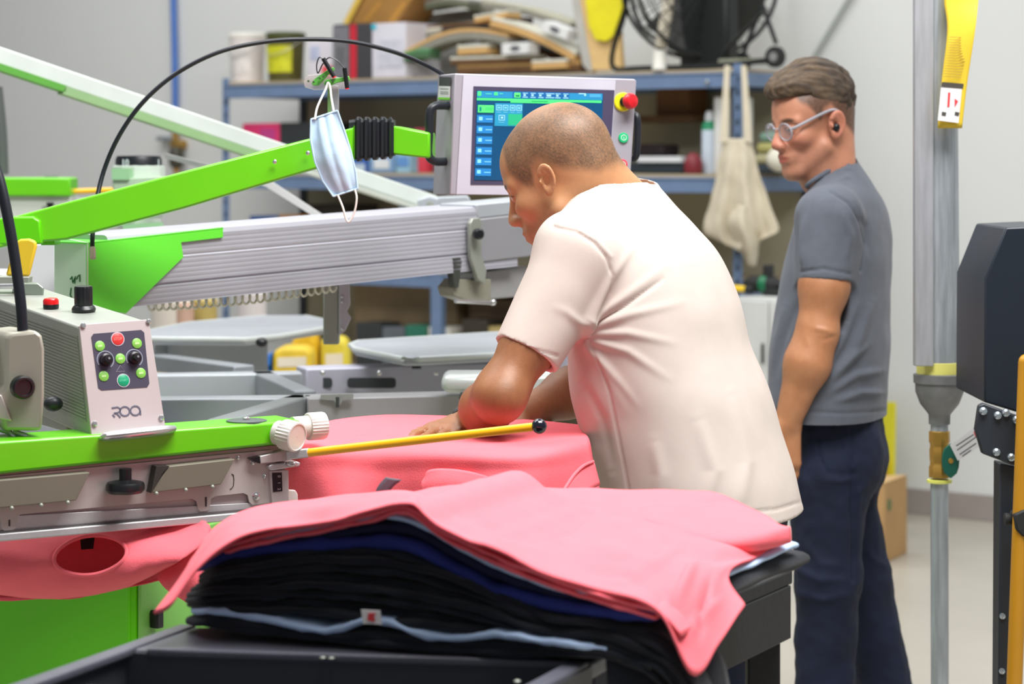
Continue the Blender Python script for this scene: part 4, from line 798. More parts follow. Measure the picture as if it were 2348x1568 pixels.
MB().prism([PA(x, y, 0.02) for x, y in ((1064, 512), (1070, 500), (1086, 499), (1092, 512), (1090, 585), (1102, 620), (1098, 650), (1082, 640), (1066, 590))], -PA.n * 0.012).build('stop_bracket', M_alud, arm, bevel=0.002)
MB().lathe(PA(1074, 535, 0.02), PA.n - dax * 0.4, [(0.006, 0), (0.006, 0.012), (0.0125, 0.014), (0.013, 0.026), (0.009, 0.03), (0, 0.03)], 16).build('stop_knob', M_black, arm)
MB().prism([PA(x, y, 0.0) for x, y in ((1036, 590), (1056, 588), (1060, 600), (1052, 660), (1042, 658))], -PA.n * 0.02).build('hook', mat('hook_dark', (58, 62, 56), 0.5), arm, bevel=0.002)
MB().prism([PA(x, y, -0.01) for x, y in ((1044, 660), (1060, 640), (1134, 640), (1134, 690), (1080, 690), (1050, 680))], -PA.n * 0.05).build('squeegee_clamp', mat('clamp_grey', (150, 148, 132), 0.45, 0.3), arm, bevel=0.003)
MB().ball(PA(1098, 632, 0.0), 0.014).build('clamp_wheel', M_frame2, arm)
MB().tube([PA(1044, 690, 0.0), PA(1132, 694, 0.0)], 0.005, 8).build('clamp_rod', M_steel, arm)
MB().ball(PA(1130, 693, 0.0), 0.008).build('rod_end', M_steel, arm)
MB().prism([PA(x, y, -0.03) for x, y in ((1120, 625), (1230, 610), (1230, 680), (1120, 690))], -PA.n * 0.08).build('squeegee_holder', mat('clamp_pinkgrey', (164, 163, 162), 0.45, 0.3), arm, bevel=0.004)
# coiled cord under the arm
cp = []; m_ = 26 * 14
for i in range(m_ + 1):
    f = i / m_; x_ = 336 + (768 - 336) * f; y_ = 702 - 44 * f + 8 * math.sin(math.pi * f); d_ = 5.0 + 0.28 * f
    c_ = at(x_, y_, d_); a = 2 * math.pi * 26 * f
    cp.append(c_ + V((0.003 * math.cos(a), 0.0095 * math.cos(a), 0.0095 * math.sin(a))))
mb = MB(); mb.tube(cp, 0.0026, 6); mb.build('coiled_cord', mat('cord_cream', (234, 236, 216), 0.5), press)
hb2 = MB(); hb2.prism([at(x, y, 5.42) for x, y in ((741, 652), (776, 646), (776, 790), (741, 790))], (0.0, 0.05, 0)); hb2 = hb2.build('hanger', M_alud, press, bevel=0.003)
MB().prism([at(x, y, 5.415) for x, y in ((778, 646), (800, 640), (802, 700), (794, 715), (804, 730), (790, 760), (778, 770))], (0.0, 0.02, 0)).build('hanger_flange', mat('flange_lilac', (188, 184, 192), 0.45, 0.2), hb2, bevel=0.002)
for y_ in (680, 692, 755): MB().ball(at(784, y_, 5.413), 0.004).build('rivet', M_steel, hb2)
# ---- long diagonal lift arm behind
da0, da1 = at(-90, 100, 5.9), at(990, 466, 6.6)
la = MB(); la.beam(da0, da1, 0.045, 0.042); la = la.build('lift_arm', mat('lift_white', (216, 224, 218), 0.45), press, bevel=0.004)
ddv = (da1 - da0); du = ddv.normalized()
g0 = da0 - UP * 0.027 + V((0, -0.006, 0))
MB().beam(g0, g0 + ddv * 0.2, 0.04, 0.016).build('lift_rail', mat('rail_green', (96, 170, 66), 0.45), la)
MB().beam(g0 + ddv * 0.196 - UP * 0.004, g0 + ddv * 0.62 - UP * 0.004, 0.04, 0.02).build('lift_rail', mat('rail_green_pale', (150, 186, 132), 0.45), la)
MB().beam(g0 + ddv * 0.60 - UP * 0.002, g0 + ddv * 0.97, 0.04, 0.012).build('lift_rail', mat('rail_grey', (196, 202, 192), 0.45), la)
e_ = at(1000, 466, 6.6)
MB().prism([at(x, y, 6.55) for x, y in ((915, 470), (985, 449), (1006, 455), (1008, 478), (990, 486), (910, 482))], (0, 0.06, 0)).build('arm_knuckle', M_frame2, la, bevel=0.004)
MB().prism([at(x, y, 6.57) for x, y in ((990, 452), (1070, 448), (1078, 456), (1078, 482), (990, 484))], (0, 0.06, 0)).build('arm_end_block', M_frame2, la, bevel=0.004)
MB().lathe(at(986, 470, 6.55), (0, -1, 0), [(0.01, 0), (0.01, 0.004), (0, 0.005)], 12).build('pin', M_alud, la)
MB().prism([at(x, y, 6.3) for x, y in ((380, 352), (620, 415), (780, 520), (770, 528), (610, 428), (376, 362))], (0, 0.03, 0)).build('pale_link', mat('link_pale', (206, 206, 206), 0.5), la)
# ---- station head with number cap
st = at(318, 372, 6.2); R_ = 53 * 6.2 / FPX
nh = MB(); nh.lathe(V((st.x, st.y, at(0, 545, 6.2).z)), UP, [(0, 0), (R_ * 0.85, 0), (R_ * 0.98, 0.05), (R_ * 1.1, 0.06), (R_ * 1.12, 0.11), (R_ * 1.05, 0.112), (R_ * 1.05, 0.125), (R_ * 1.15, 0.127), (R_ * 1.15, 0.182), (R_ * 1.0, 0.186)], 12, squash=1.0); nh = nh.build('station_head', mat('station_white', (206, 218, 206), 0.45), press, angle=25)
MB().lathe(V((st.x, st.y, at(0, 388, 6.2).z)), UP, [(R_ * 0.98, 0), (R_, 0.001), (R_, 0.024), (R_ * 0.93, 0.034), (0, 0.036)], 40).build('number_cap', mat('cap_black', (24, 28, 34), 0.4), nh)
def cap_text(s_, ang):
    dirv = V((math.sin(ang), -math.cos(ang), 0)); p = V((st.x, st.y, at(0, 374, 6.2).z)) + dirv * (R_ + 0.0006)
    text_mesh(s_, 0.024, p, V((math.cos(ang), math.sin(ang), 0)), UP, dirv, mat('cap_digit', (224, 232, 236), 0.5), 'station_number', nh, 0.0003, bold=0.0006)
cap_text('10', math.radians(-26)); cap_text('1', math.radians(66))
MB().prism([at(x, y, 6.08) for x, y in ((256, 386), (296, 386), (296, 412), (256, 412))], (0, 0.08, 0)).build('green_shroud', mat('pale_lime', (150, 200, 150), 0.45), nh)
MB().prism([at(x, y, 6.09) for x, y in ((258, 410), (372, 404), (372, 445), (262, 452))], (0, 0.08, 0)).build('collar_block', mat('collar_pale', (176, 200, 172), 0.45), nh, bevel=0.003)
for x_ in (300, 370): MB().lathe(at(x_, 488, 6.1), UP, [(0, 0), (0.004, 0), (0.014, 0.024), (0, 0.024)], 12).build('vent_cone', mat('cone_dark', (70, 96, 74), 0.6), nh)
MB().prism([at(x, y, 6.1) for x, y in ((280, 516), (366, 510), (376, 538), (290, 545))], (0, 0.05, 0)).build('lower_collar', mat('pale_lime', (150, 200, 150)), nh)
# ---- far print head at the left
fb = MB(); fb.box(at(66, 428, 6.9), (0.13, 0, 0), (0, 0.06, 0), (0, 0, 0.027)); fb = fb.build('far_cross_bar', M_green, press, bevel=0.006)
MB().lathe(at(118, 409, 6.93), UP, [(0, 0), (0.02, 0), (0.02, 0.006), (0, 0.006)], 16).build('cover_disc', mat('disc_grey', (88, 96, 96)), fb)
MB().tube([at(165, 439, 6.9), at(300, 434, 6.9)], 0.008, 10).build('far_lever', mat('lever_yellow', (250, 190, 6)), fb)
MB().prism([at(x, y, 6.86) for x, y in ((4, 448), (162, 448), (160, 470), (96, 474), (96, 520), (60, 560), (0, 560))], (0, 0.08, 0)).build('far_clamp', mat('far_clamp_grey', (206, 212, 202), 0.45), fb, bevel=0.003)
MB().lathe(at(115, 464, 6.84), -UP, [(0, 0), (0.012, 0), (0.006, 0.02), (0, 0.02)], 12).build('far_knob', M_black, fb)
MB().prism([at(x, y, 6.95) for x, y in ((60, 455), (240, 455), (240, 600), (60, 600))], (0, 0.1, 0)).build('far_head', mat('far_head_grey', (206, 206, 208), 0.45), fb)
MB().tube(catmull([at(-10, 200, 7.0), at(0, 300, 7.0), at(4, 400, 7.0)], 6), 0.02, 10).build('far_hose', mat('far_hose_grey', (84, 88, 88), 0.5), fb)
# ---- carousel frame and far platens
ZR = 1.015
def fbeam(a, b, w, h, name, m, ztop=ZR, bev=0.004, parent=press):
    a, b = V(a), V(b); a.z = b.z = ztop - h / 2
    mb = MB(); mb.beam(a, b, w, h); return mb.build(name, m, parent, bevel=bev)
r1 = fbeam(onz(330, 912, ZR), onz(700, 908, ZR), 0.07, 0.062, 'ring_beam', M_frame2)
r2 = fbeam(onz(698, 908, ZR), onz(1120, 899, ZR), 0.09, 0.066, 'ring_beam', mat('ring_pinkgrey', (186, 186, 190), 0.42, 0.25))
b2 = fbeam(onz(330, 858, ZR), onz(690, 852, ZR), 0.07, 0.062, 'ring_beam', M_frame2)
b3 = fbeam(onz(690, 842, ZR), onz(1260, 824, ZR), 0.09, 0.09, 'ring_beam', mat('ring_lilac', (184, 184, 200), 0.42, 0.25))
fbeam(onz(596, 850, ZR), onz(700, 896, ZR), 0.05, 0.05, 'cross_strut', M_frame)
fbeam(onz(694, 905, ZR), onz(500, 962, ZR), 0.05, 0.05, 'cross_strut', mat('strut_grey', (146, 152, 154), 0.45, 0.25))
fbeam(onz(355, 812, ZR), onz(560, 838, ZR), 0.06, 0.04, 'cross_strut', M_frame)
fbeam(onz(330, 786, ZR), onz(520, 770, ZR), 0.08, 0.05, 'ring_beam', M_frame2)
for rbm, x0, x1, y_, nn in ((r1, 390, 680, 938, 3), (r2, 720, 1060, 938, 4), (b2, 380, 660, 884, 2), (b3, 740, 1000, 855, 3)):
    for i in range(nn):
        x_ = x0 + (x1 - x0) * i / (nn - 1); d_ = (onz(x_, 900 if rbm in (r1, r2) else 848, ZR).y) - 0.055
        MB().ball(at(x_, y_, d_), 0.0065).build('rivet', M_steel, rbm)
dS = onz(860, 840, ZR).y - 0.052
for xs in ((700, 762), (796, 908)):
    pts = rounded((xs[0] + xs[1]) / 2, 878, xs[1] - xs[0], 24, 8, 4)
    MB().prism([at(x, y, dS) for x, y in pts], (0, 0.003, 0)).build('slot', mat('slot_black', (52, 56, 60), 0.7), b3)
MB().prism([at(x, y, 5.2) for x, y in ((735, 905), (810, 903), (810, 914), (786, 918), (776, 934), (766, 918), (735, 916))], (0, 0.01, 0)).build('latch_plate', mat('latch_pale', (186, 188, 188), 0.4, 0.3), r2)
MB().tube([at(774, 910, 5.18), at(774, 934, 5.18)], 0.004, 8).build('latch_pin', mat('pin_dark', (70, 74, 74), 0.5), r2)
def platen(px, z, name, parent=press):
    P_ = [onz(x, y, z) for x, y in px]
    o = MB(); o.prism(P_, -UP * 0.022); o = o.build(name, mat('platen_grey', (172, 178, 186), 0.38, 0.3, var=0.1, vscale=7), parent, bevel=0.006)
    mb = MB(); mb.tube([p + UP * -0.006 for p in P_], 0.007, 8, closed=True); mb.build('edge_trim', mat('platen_edge', (206, 212, 210), 0.4, 0.3), o)
    return o, P_
ZP = 1.06
p1, P1 = platen([(330, 758), (430, 738), (610, 722), (700, 722), (748, 732), (748, 748), (640, 766), (560, 774), (345, 772)], ZP, 'platen')
p2, P2 = platen([(803, 786), (820, 780), (1180, 758), (1300, 756), (1300, 800), (960, 818), (925, 818), (815, 796)], ZP, 'platen')
fbeam(onz(400, 776, ZP - 0.03), onz(598, 768, ZP - 0.03), 0.10, 0.11, 'platen_arm', M_frame2, ztop=ZP - 0.03)
fbeam(onz(950, 812, ZP - 0.03), onz(1280, 790, ZP - 0.03), 0.12, 0.12, 'platen_arm', mat('ring_lilac', (184, 184, 200)), ztop=ZP - 0.03)
MB().ball(at(600, 785, 6.2), 0.016, sq=(1, 1, 0.8)).build('platen_clip', M_black, p1); MB().lathe(at(955, 826, 6.0), UP, [(0.012, -0.02), (0.012, 0.02), (0, 0.02)], 12).build('platen_clip', M_black, p2)
# platen end near the man: light rounded block
pe = MB(); c_ = at(1075, 874, 5.25); pe.box(c_, (0.058, 0, 0), (0, 0.07, 0), (0, 0, 0.020)); pe.build('platen_end', mat('platen_pale', (220, 226, 224), 0.35, 0.2), press, bevel=0.018, segs=4)
MB().lathe(at(1060, 912, 5.18), UP, [(0.005, -0.01), (0.008, 0.0), (0.004, 0.012), (0, 0.012)], 10).build('end_pin', mat('pin_dark', (70, 74, 74)), press)
fbeam(onz(1160, 858, ZR + 0.02), onz(1300, 852, ZR + 0.02), 0.2, 0.05, 'platen_arm', mat('platen_pale', (220, 226, 224)), ztop=ZR + 0.02)
# platen carrying the shirt the man is smoothing, and its arm
ZS = 1.032
pA = [onz(x, y, ZS) for x, y in ((690, 1000), (780, 962), (900, 954), (1200, 960), (1330, 976), (1345, 998), (1330, 1012), (1190, 1030), (820, 1028), (700, 1032))]
MB().prism(pA, -UP * 0.02).build('platen', mat('platen_grey', (172, 178, 186)), press)
fbeam(V((-0.85, 4.5, 0)), V((-0.05, 4.38, 0)), 0.1, 0.08, 'platen_arm', M_frame, ztop=ZS - 0.022)
MB().box((-0.95, 4.85, 0.9), (0.25, 0, 0), (0, 0.35, 0), (0, 0, 0.06)).build('carousel_hub', M_frame, press, bevel=0.01)
MB().prism([at(x, y, 3.98) for x, y in ((-120, 1212), (400, 1180), (430, 1198), (420, 1210), (-120, 1250))], (0.0, 0.25, 0.0)).build('platen', mat('platen_grey', (172, 178, 186)), press, bevel=0.004)
# ================================================================ operator console on the green boom
con = thing('control_console', 'grey touch-screen console with red stop button held on a green swing arm', 'console', at(0, 600, 4.62))
bo = MB()
sec = []
for x, yt, yb, d in ((-80, 526, 590, 4.60), (30, 497, 560, 4.62), (150, 464, 550, 4.63), (420, 393, 478, 4.68), (700, 320, 394, 4.74), (812, 292, 362, 4.78)):
    sec.append([at(x, yt, d), at(x, yt, d) + V((0, 0.06, 0)), at(x, yb, d) + V((0, 0.06, 0)), at(x, yb, d)])
bo.ring(sec); bo.f += [(0, 1, 2, 3), tuple(4 * 5 + q for q in (3, 2, 1, 0))]; bo.m += [0, 0]
boom = bo.build('swing_arm', M_green, con, bevel=0.004)
MB().prism([at(x, y, 4.614) for x, y in ((-80, 512), (20, 497), (76, 496), (92, 506), (96, 560), (-80, 562))], (0, 0.07, 0)).build('pivot_plate', M_greend, boom, bevel=0.004)
MB().prism([at(x, y, 4.65) for x, y in ((94, 545), (125, 536), (125, 562), (94, 562))], (0, 0.06, 0)).build('pivot_gusset', M_greend, boom)
for x, y, d in ((630, 371, 4.715), (706, 351, 4.73)):
    MB().lathe(at(x, y, d), (0, -1, 0), [(0, 0), (0.0042, 0), (0.0042, 0.002), (0.002, 0.0035), (0, 0.0035)], 12).build('screw', M_steel, boom)
# rubber bellows joint
bl = MB(); loops = []
for i in range(23):
    f = i / 22; x = 803 + 102 * f; d = 4.80 + 0.06 * f; w = 1.0 if i % 4 < 2 else 0.88
    if i in (0, 1, 21, 22): w = 0.86
    yc_ = 320 - 4 * f; hh_ = (52 - 4 * f) * w; c_ = at(x, yc_, d + 0.03); hz_ = hh_ * d / FPX
    loops.append([c_ + V((0, a * 0.048 * w, b * hz_)) for a, b in ((-1, 0.85), (-0.85, 1), (0.85, 1), (1, 0.85), (1, -0.85), (0.85, -1), (-0.85, -1), (-1, -0.85))])
bl.ring(loops); bl.f += [tuple(range(7, -1, -1)), tuple(22 * 8 + q for q in range(8))]; bl.m += [0, 0]
bl.build('bellows', mat('rubber_black', (20, 24, 30), 0.5), con, angle=20)
MB().prism([at(x, y, 4.86) for x, y in ((900, 288), (985, 304), (985, 363), (898, 354))], (0.01, 0.07, 0)).build('wrist_arm', M_green, con, bevel=0.004)
# housing
T0, T1, T2 = at(1042, 168, 4.90), at(1460, 181, 4.99), at(1031, 447, 4.885)
PM = Pl(T0, T1, T2); hv = -PM.n * 0.10 + V((-0.03, 0, 0))
hs = MB(); hs.prism([PM(x, y) for x, y in ((1043, 168), (1456, 181), (1460, 186), (1444, 446), (1440, 450), (1031, 447))], V(((at(1003, 169, 5.0) - T0).x, 0.10, 0.0)))
house = hs.build('housing', mat('housing_grey', (168, 164, 174), 0.4, 0.2, var=0.02), con, bevel=0.003)
MB().prism([PM(x, y, 0.001) for x, y in ((1062, 173), (1411, 184), (1394, 449), (1046, 445))], PM.n * 0.0015).build('front_plate', mat('plate_lilac', (198, 196, 210), 0.4, 0.1), con)
MB().prism([PM(x, y, 0.003) for x, y in ((1085, 198), (1408, 207), (1394, 425), (1078, 423))], PM.n * 0.001).build('screen_bezel', mat('bezel_violet', (72, 66, 92), 0.35), con)
scn = MB(); scn.prism([PM(x, y, 0.0045) for x, y in ((1092, 208), (1382, 216), (1372, 417), (1086, 413))], PM.n * 0.0006); scn = scn.build('screen', mat('screen_blue', (12, 66, 104), 0.25, emis=0.5, var=0.25, vscale=6), con)
def scp(px, c, nm, off=0.0054, e=0.5): MB().prism([PM(x, y, off) for x, y in px], PM.n * 0.0002).build(nm, mat('scr_%d_%d_%d' % c, c, 0.3, emis=e, var=0.02), scn)
def scr_q(x0, y0, x1, y1, c, nm, off=0.0054):
    sl = 0.022; k = -0.035
    f = lambda x, y: (x + k * (y - 208), y + sl * (x - 1092))
    scp([f(x0, y0), f(x1, y0), f(x1, y1), f(x0, y1)], c, nm, off)
BLU, GRN, PAL, MIDB = (36, 132, 176), (70, 226, 116), (150, 208, 226), (30, 112, 172)
scr_q(1093, 209, 1380, 224, (36, 124, 170), 'header_bar')
scr_q(1093, 225, 1378, 230, GRN, 'status_bar')
scr_q(1170, 225, 1308, 234, GRN, 'status_tab', 0.0056); scr_q(1218, 229, 1256, 231, (30, 120, 80), 'status_text', 0.006)
scr_q(1174, 208, 1304, 223, (24, 88, 146), 'icon_tray', 0.0056)
scr_q(1178, 211, 1192, 222, (90, 232, 110), 'icon', 0.006); scr_q(1181, 216, 1190, 220, (20, 110, 80), 'icon_glyph', 0.0064)
for i, x_ in enumerate((1197, 1215, 1233, 1250, 1272, 1290)):
    w_ = 20 if i == 3 else 12
    scr_q(x_, 211, x_ + w_, 212.4, PAL, 'icon_line', 0.006); scr_q(x_, 220, x_ + w_, 221.6, PAL, 'icon_line', 0.006); scr_q(x_ + 2, 214, x_ + w_ * 0.6, 218, PAL, 'icon_glyph', 0.006)
scr_q(1094, 210, 1102, 220, GRN, 'corner_leaf', 0.006); scr_q(1132, 211, 1140, 218, GRN, 'shirt_icon', 0.006); scr_q(1112, 214, 1126, 216, (74, 190, 170), 'header_text', 0.006); scr_q(1144, 213, 1152, 215, (74, 190, 170), 'header_text', 0.006)
scr_q(1325, 209, 1342, 211, PAL, 'header_text', 0.006); scr_q(1338, 209, 1342, 215, PAL, 'header_text', 0.006); scr_q(1350, 210, 1376, 218, (64, 146, 186), 'clock_text', 0.006)
scr_q(1096, 241, 1132, 258, (78, 224, 110), 'menu_key', 0.006); scr_q(1099, 245, 1104, 255, (16, 120, 110), 'menu_glyph', 0.0064); scr_q(1113, 247, 1130, 248, (20, 130, 90), 'menu_text', 0.0064); scr_q(1113, 251, 1130, 252, (20, 130, 90), 'menu_text', 0.0064)
for i in range(6):
    y0 = 264 + i * 24.4
    scr_q(1095, y0, 1131, y0 + 17, (34, 116, 178), 'menu_key', 0.0056); scr_q(1099, y0 + 4, 1107, y0 + 12, (126, 206, 226), 'menu_glyph', 0.006); scr_q(1115, y0 + 8, 1130, y0 + 9.6, (126, 200, 222), 'menu_text', 0.006)
scr_q(1135, 236, 1198, 288, (36, 132, 168), 'tile_panel', 0.0056); scr_q(1166, 260, 1198, 286, (36, 160, 116), 'tile_green', 0.006)
for x_ in (1138, 1153, 1169, 1184):
    for yy in (240, 251): scr_q(x_, yy, x_ + 12, yy + 1.2, PAL, 'tile_line', 0.0062)
    for xx in (x_, x_ + 11): scr_q(xx, 240, xx + 1.1, 252, PAL, 'tile_line', 0.0062)
    scr_q(x_ + 3, 244, x_ + 9, 248, (110, 186, 206), 'tile_glyph', 0.0062); scr_q(x_ + 1, 256, x_ + 11, 257, (110, 186, 206), 'tile_text', 0.0062)
for yy in (263, 274): scr_q(1144, yy, 1158, yy + 1.2, PAL, 'tile_line', 0.0062)
for xx in (1144, 1157): scr_q(xx, 263, xx + 1.1, 275, PAL, 'tile_line', 0.0062)
scr_q(1149, 267, 1154, 271, PAL, 'tile_glyph', 0.0062); scr_q(1143, 279, 1157, 280, (110, 186, 206), 'tile_text', 0.0062)
for x_, y_ in ((1258, 238), (1292, 236), (1290, 245), (1324, 254)): scr_q(x_, y_, x_ + 3, y_ + 2, PAL, 'spark', 0.006)
# stop button, lamps
eb = PM(1428, 234, 0.0)
MB().lathe(eb, PM.n, [(0, 0), (0.0195, 0), (0.0195, 0.004), (0.017, 0.006), (0, 0.006)], 28).build('stop_collar', mat('collar_yellow', (232, 222, 30), 0.4), con)
ebx = (PM.n + V((0.62, 0, 0.02))).normalized()
MB().lathe(eb + PM.n * 0.005, ebx, [(0, 0), (0.0105, 0), (0.0105, 0.014), (0, 0.014)], 20).build('stop_stem', M_black, con)
MB().lathe(eb + PM.n * 0.005 + ebx * 0.012, ebx, [(0, 0), (0.014, 0.0), (0.0165, 0.004), (0.0165, 0.012), (0.0135, 0.017), (0.006, 0.0195), (0, 0.02)], 26).build('stop_button', mat('stop_red', (214, 28, 40), 0.35, coat=0.3), con)
for x_, y_, c_ in ((1429, 316, (20, 176, 112)), (1427, 377, (214, 60, 74))):
    lm = MB().lathe(PM(x_, y_), PM.n, [(0, 0), (0.0105, 0), (0.0105, 0.003), (0.0095, 0.0045), (0, 0.0045)], 22).build('push_button', mat('lamp_%d' % c_[0], c_, 0.3, emis=0.25), con)
    q = MB(); r_ = 0.0055; cc = PM(x_, y_, 0.0048); q.tube([cc + PM.u * r_ * math.cos(a) + PM.v * r_ * math.sin(a) for a in [2 * math.pi * i / 16 for i in range(16)]], 0.0008, 5, closed=True); q.tube([cc - PM.v * 0.003, cc + PM.v * 0.003], 0.0008, 5)
    q.build('button_mark', mat('button_mark_pale', (214, 238, 226), 0.4), lm)
# side handles
mb = MB(); mb.tube(catmull([at(1032, 243, 4.93), at(1012, 242, 4.90), at(996, 244, 4.885), at(986, 258, 4.88), at(984, 306, 4.88), at(982, 352, 4.88), at(992, 368, 4.885), at(1008, 371, 4.90), at(1028, 370, 4.93)], 5), 0.0085, 12); mb.build('grab_handle', mat('handle_black', (30, 34, 42), 0.4), con)
mb = MB(); mb.tube(catmull([at(1448, 262, 5.06), at(1460, 268, 5.05), at(1462, 300, 5.05), at(1459, 355, 5.05), at(1446, 366, 5.06)], 5), 0.0075, 12); mb.build('grab_handle', mat('handle_black', (30, 34, 42)), con)
# rating sticker on the left side
PS = Pl(T0, T2, at(1003, 169, 5.0)); PS.n = PS.n if PS.n.x < 0 else -PS.n
for px, c_, nm in (([(1017, 176), (1044, 177), (1042, 198), (1016, 197)], (62, 66, 64), 'sticker_head'), ([(1016, 197), (1042, 198), (1041, 224), (1014, 223)], (226, 226, 224), 'sticker_body'), ([(1014, 223), (1041, 224), (1041, 229), (1014, 228)], (120, 214, 40), 'sticker_foot')):
    f = lambda x, y: PS(x - 8, y, 0.0012)
    MB().prism([f(x, y) for x, y in px], PS.n * 0.0003).build(nm, mat('st_%d' % c_[0], c_, 0.5), con)
for y_ in (203, 210, 214): MB().prism([PS(x - 8, y, 0.0017) for x, y in ((1019, y_), (1038, y_ + 0.6), (1038, y_ + 1.6), (1019, y_ + 1))], PS.n * 0.0002).build('sticker_line', mat('print_grey', (92, 94, 98)), con)
# cable from arm cover up and over to the console
cab = [at(212, 588, 4.735), at(212, 545, 4.74), at(218, 480, 4.77), at(238, 392, 4.80), at(275, 308, 4.80), at(330, 232, 4.80), at(405, 168, 4.81), at(500, 120, 4.82), at(600, 97, 4.84), at(700, 90, 4.86), at(800, 95, 4.89), at(900, 118, 4.93), at(970, 146, 4.97), at(1015, 170, 5.0)]
mb = MB(); mb.tube(catmull(cab, 7), 0.0046, 10); mb.build('control_cable', M_hose, con)
MB().tube([at(212, 568, 4.733), at(213, 592, 4.722)], 0.0062, 12).build('cable_gland', mat('gland_beige', (190, 164, 156), 0.4, 0.3), con)
# sensor bracket on the boom
M_sg = mat('clip_green', (98, 180, 76), 0.4)
sb = MB(); sb.prism([at(x, y, 4.74) for x, y in ((757, 196), (776, 196), (776, 345), (757, 345))], (0, 0.02, 0)); sb = sb.build('sensor_post', mat('post_alu', (190, 190, 196), 0.35, 0.5), con, bevel=0.001)
MB().prism([at(x, y, 4.738) for x, y in ((751, 200), (759, 200), (759, 262), (751, 262))], (0, 0.012, 0)).build('green_strip', mat('strip_green', (120, 160, 96), 0.45), sb)
MB().prism([at(x, y, 4.735) for x, y in ((695, 186), (706, 172), (740, 169), (790, 180), (792, 203), (720, 206), (698, 200))], (0, 0.02, 0)).build('clear_bracket', mat('clear_plate', (206, 196, 196), 0.2, 0.0, alpha=0.4), sb, bevel=0.002)
MB().prism([at(x, y, 4.72) for x, y in ((714, 190), (722, 180), (748, 162), (764, 153), (768, 160), (752, 172), (738, 188), (730, 196), (718, 196))], (0, 0.008, 0)).build('laser_clip', M_sg, sb, bevel=0.001)
MB().prism([at(x, y, 4.715) for x, y in ((742, 190), (748, 182), (768, 180), (800, 174), (803, 184), (772, 190), (756, 197), (745, 196))], (0, 0.008, 0)).build('laser_clip', M_sg, sb, bevel=0.001)
for (x0, y0), (x1, y1), d in (((741, 134), (766, 176), 4.712), ((790, 156), (796, 202), 4.708)):
    a, b = at(x0, y0, d), at(x1, y1, d); ps = MB().tube([a, b], 0.0044, 12).build('laser_pen', M_black, sb)
    MB().tube([b, b + (b - a).normalized() * 0.002], 0.0038, 12).build('laser_lens', mat('lens_red', (220, 30, 40), 0.3, emis=0.4), sb)
for pts in ([(743, 136), (732, 132), (726, 150), (729, 168), (738, 150), (744, 142)], [(744, 140), (756, 132), (772, 138), (784, 150), (791, 158)]):
    mb = MB(); mb.tube(catmull([at(x, y, 4.714) for x, y in pts], 5), 0.0013, 6); mb.build('laser_wire', M_black, sb)
for x_, y_ in ((707, 186), (719, 188), (733, 180), (741, 176), (748, 189), (763, 186)):
    MB().lathe(at(x_, y_, 4.712), (0, -1, 0), [(0.0022, -0.004), (0.0022, 0.001), (0, 0.001)], 8).build('clip_screw', mat('screw_dark', (60, 84, 52), 0.5), sb)
# ---- face mask hanging from the bracket
mk = thing('face_mask', 'pale blue disposable face mask hanging by its ear loops from the sensor bracket', 'face mask', at(765, 445, 4.66))
M_mask = mat('mask_blue', (194, 224, 246), 0.8, var=0.03, bump=0.1, bscale=400)
rows = []
for y0, y1, x0, x1, dd in ((274, 254, 713, 774, 0), (320, 300, 712, 790, 0.012), (370, 345, 722, 804, 0.02), (415, 395, 740, 816, 0.014), (450, 432, 764, 820, 0)):
    rows.append([at(x0 + (x1 - x0) * f, y0 + (y1 - y0) * f, 4.66 - dd * math.sin(math.pi * f) - 0.0018 * math.cos(f * 19)) for f in [i / 10 for i in range(11)]])
mb = MB(); mb.grid(sheet_grid(rows, 6, 4, 0.002, 30)); body_ = mb.build('mask_body', M_mask, mk, solid=0.0015)
for k_ in (0, -1):
    rr = rows[k_]; mb = MB(); mb.tube([p + V((0, -0.001, 0)) for p in rr], 0.0022, 6); mb.build('hem', M_mask, mk)
for sd_ in (0, -1):
    mb = MB(); mb.tube([r[sd_] + V((0, -0.001, 0)) for r in rows], 0.002, 6); mb.build('hem', M_mask, mk)
M_loop = mat('elastic_white', (232, 226, 220), 0.8)
mb = MB(); mb.tube(catmull([at(722, 274, 4.655), at(728, 245, 4.675), at(746, 206, 4.70), at(752, 190, 4.704), at(757, 200, 4.70), at(760, 225, 4.69), at(766, 258, 4.66)], 6), 0.0021, 7); mb.build('ear_loop', M_loop, mk)
mb = MB(); mb.tube(catmull([at(774, 446, 4.655), at(786, 475, 4.65), at(794, 503, 4.65), at(802, 507, 4.65), at(813, 485, 4.65), at(818, 455, 4.65), at(814, 434, 4.655)], 6), 0.0021, 7); mb.build('ear_loop', M_loop, mk)
# ================================================================ organic modelling: smooth distance fields meshed with surface nets
def A3(p): return np.array(tuple(p), float)
def f_cone(a, b, ra, rb):
    a, b = A3(a), A3(b); ba = b - a; L = ba.dot(ba) + 1e-12
    def f(P):
        pa = P - a; t = np.clip(pa @ ba / L, 0, 1); return np.linalg.norm(pa - t[:, None] * ba, axis=1) - (ra + (rb - ra) * t)
    return f
def f_ell(c, r, R=None):
    c, r = A3(c), A3(r)
    def f(P):
        Q = P - c
        if R is not None: Q = Q @ R
        k0 = np.linalg.norm(Q / r, axis=1); k1 = np.linalg.norm(Q / (r * r), axis=1) + 1e-9
        return k0 * (k0 - 1) / k1
    return f
def f_box(c, ax, half, rad):
    c = A3(c); R = np.stack([A3(v) for v in ax], 1); half = A3(half)
    def f(P):
        q = np.abs((P - c) @ R) - (half - rad); return np.linalg.norm(np.maximum(q, 0), axis=1) + np.minimum(q.max(1), 0) - rad
    return f
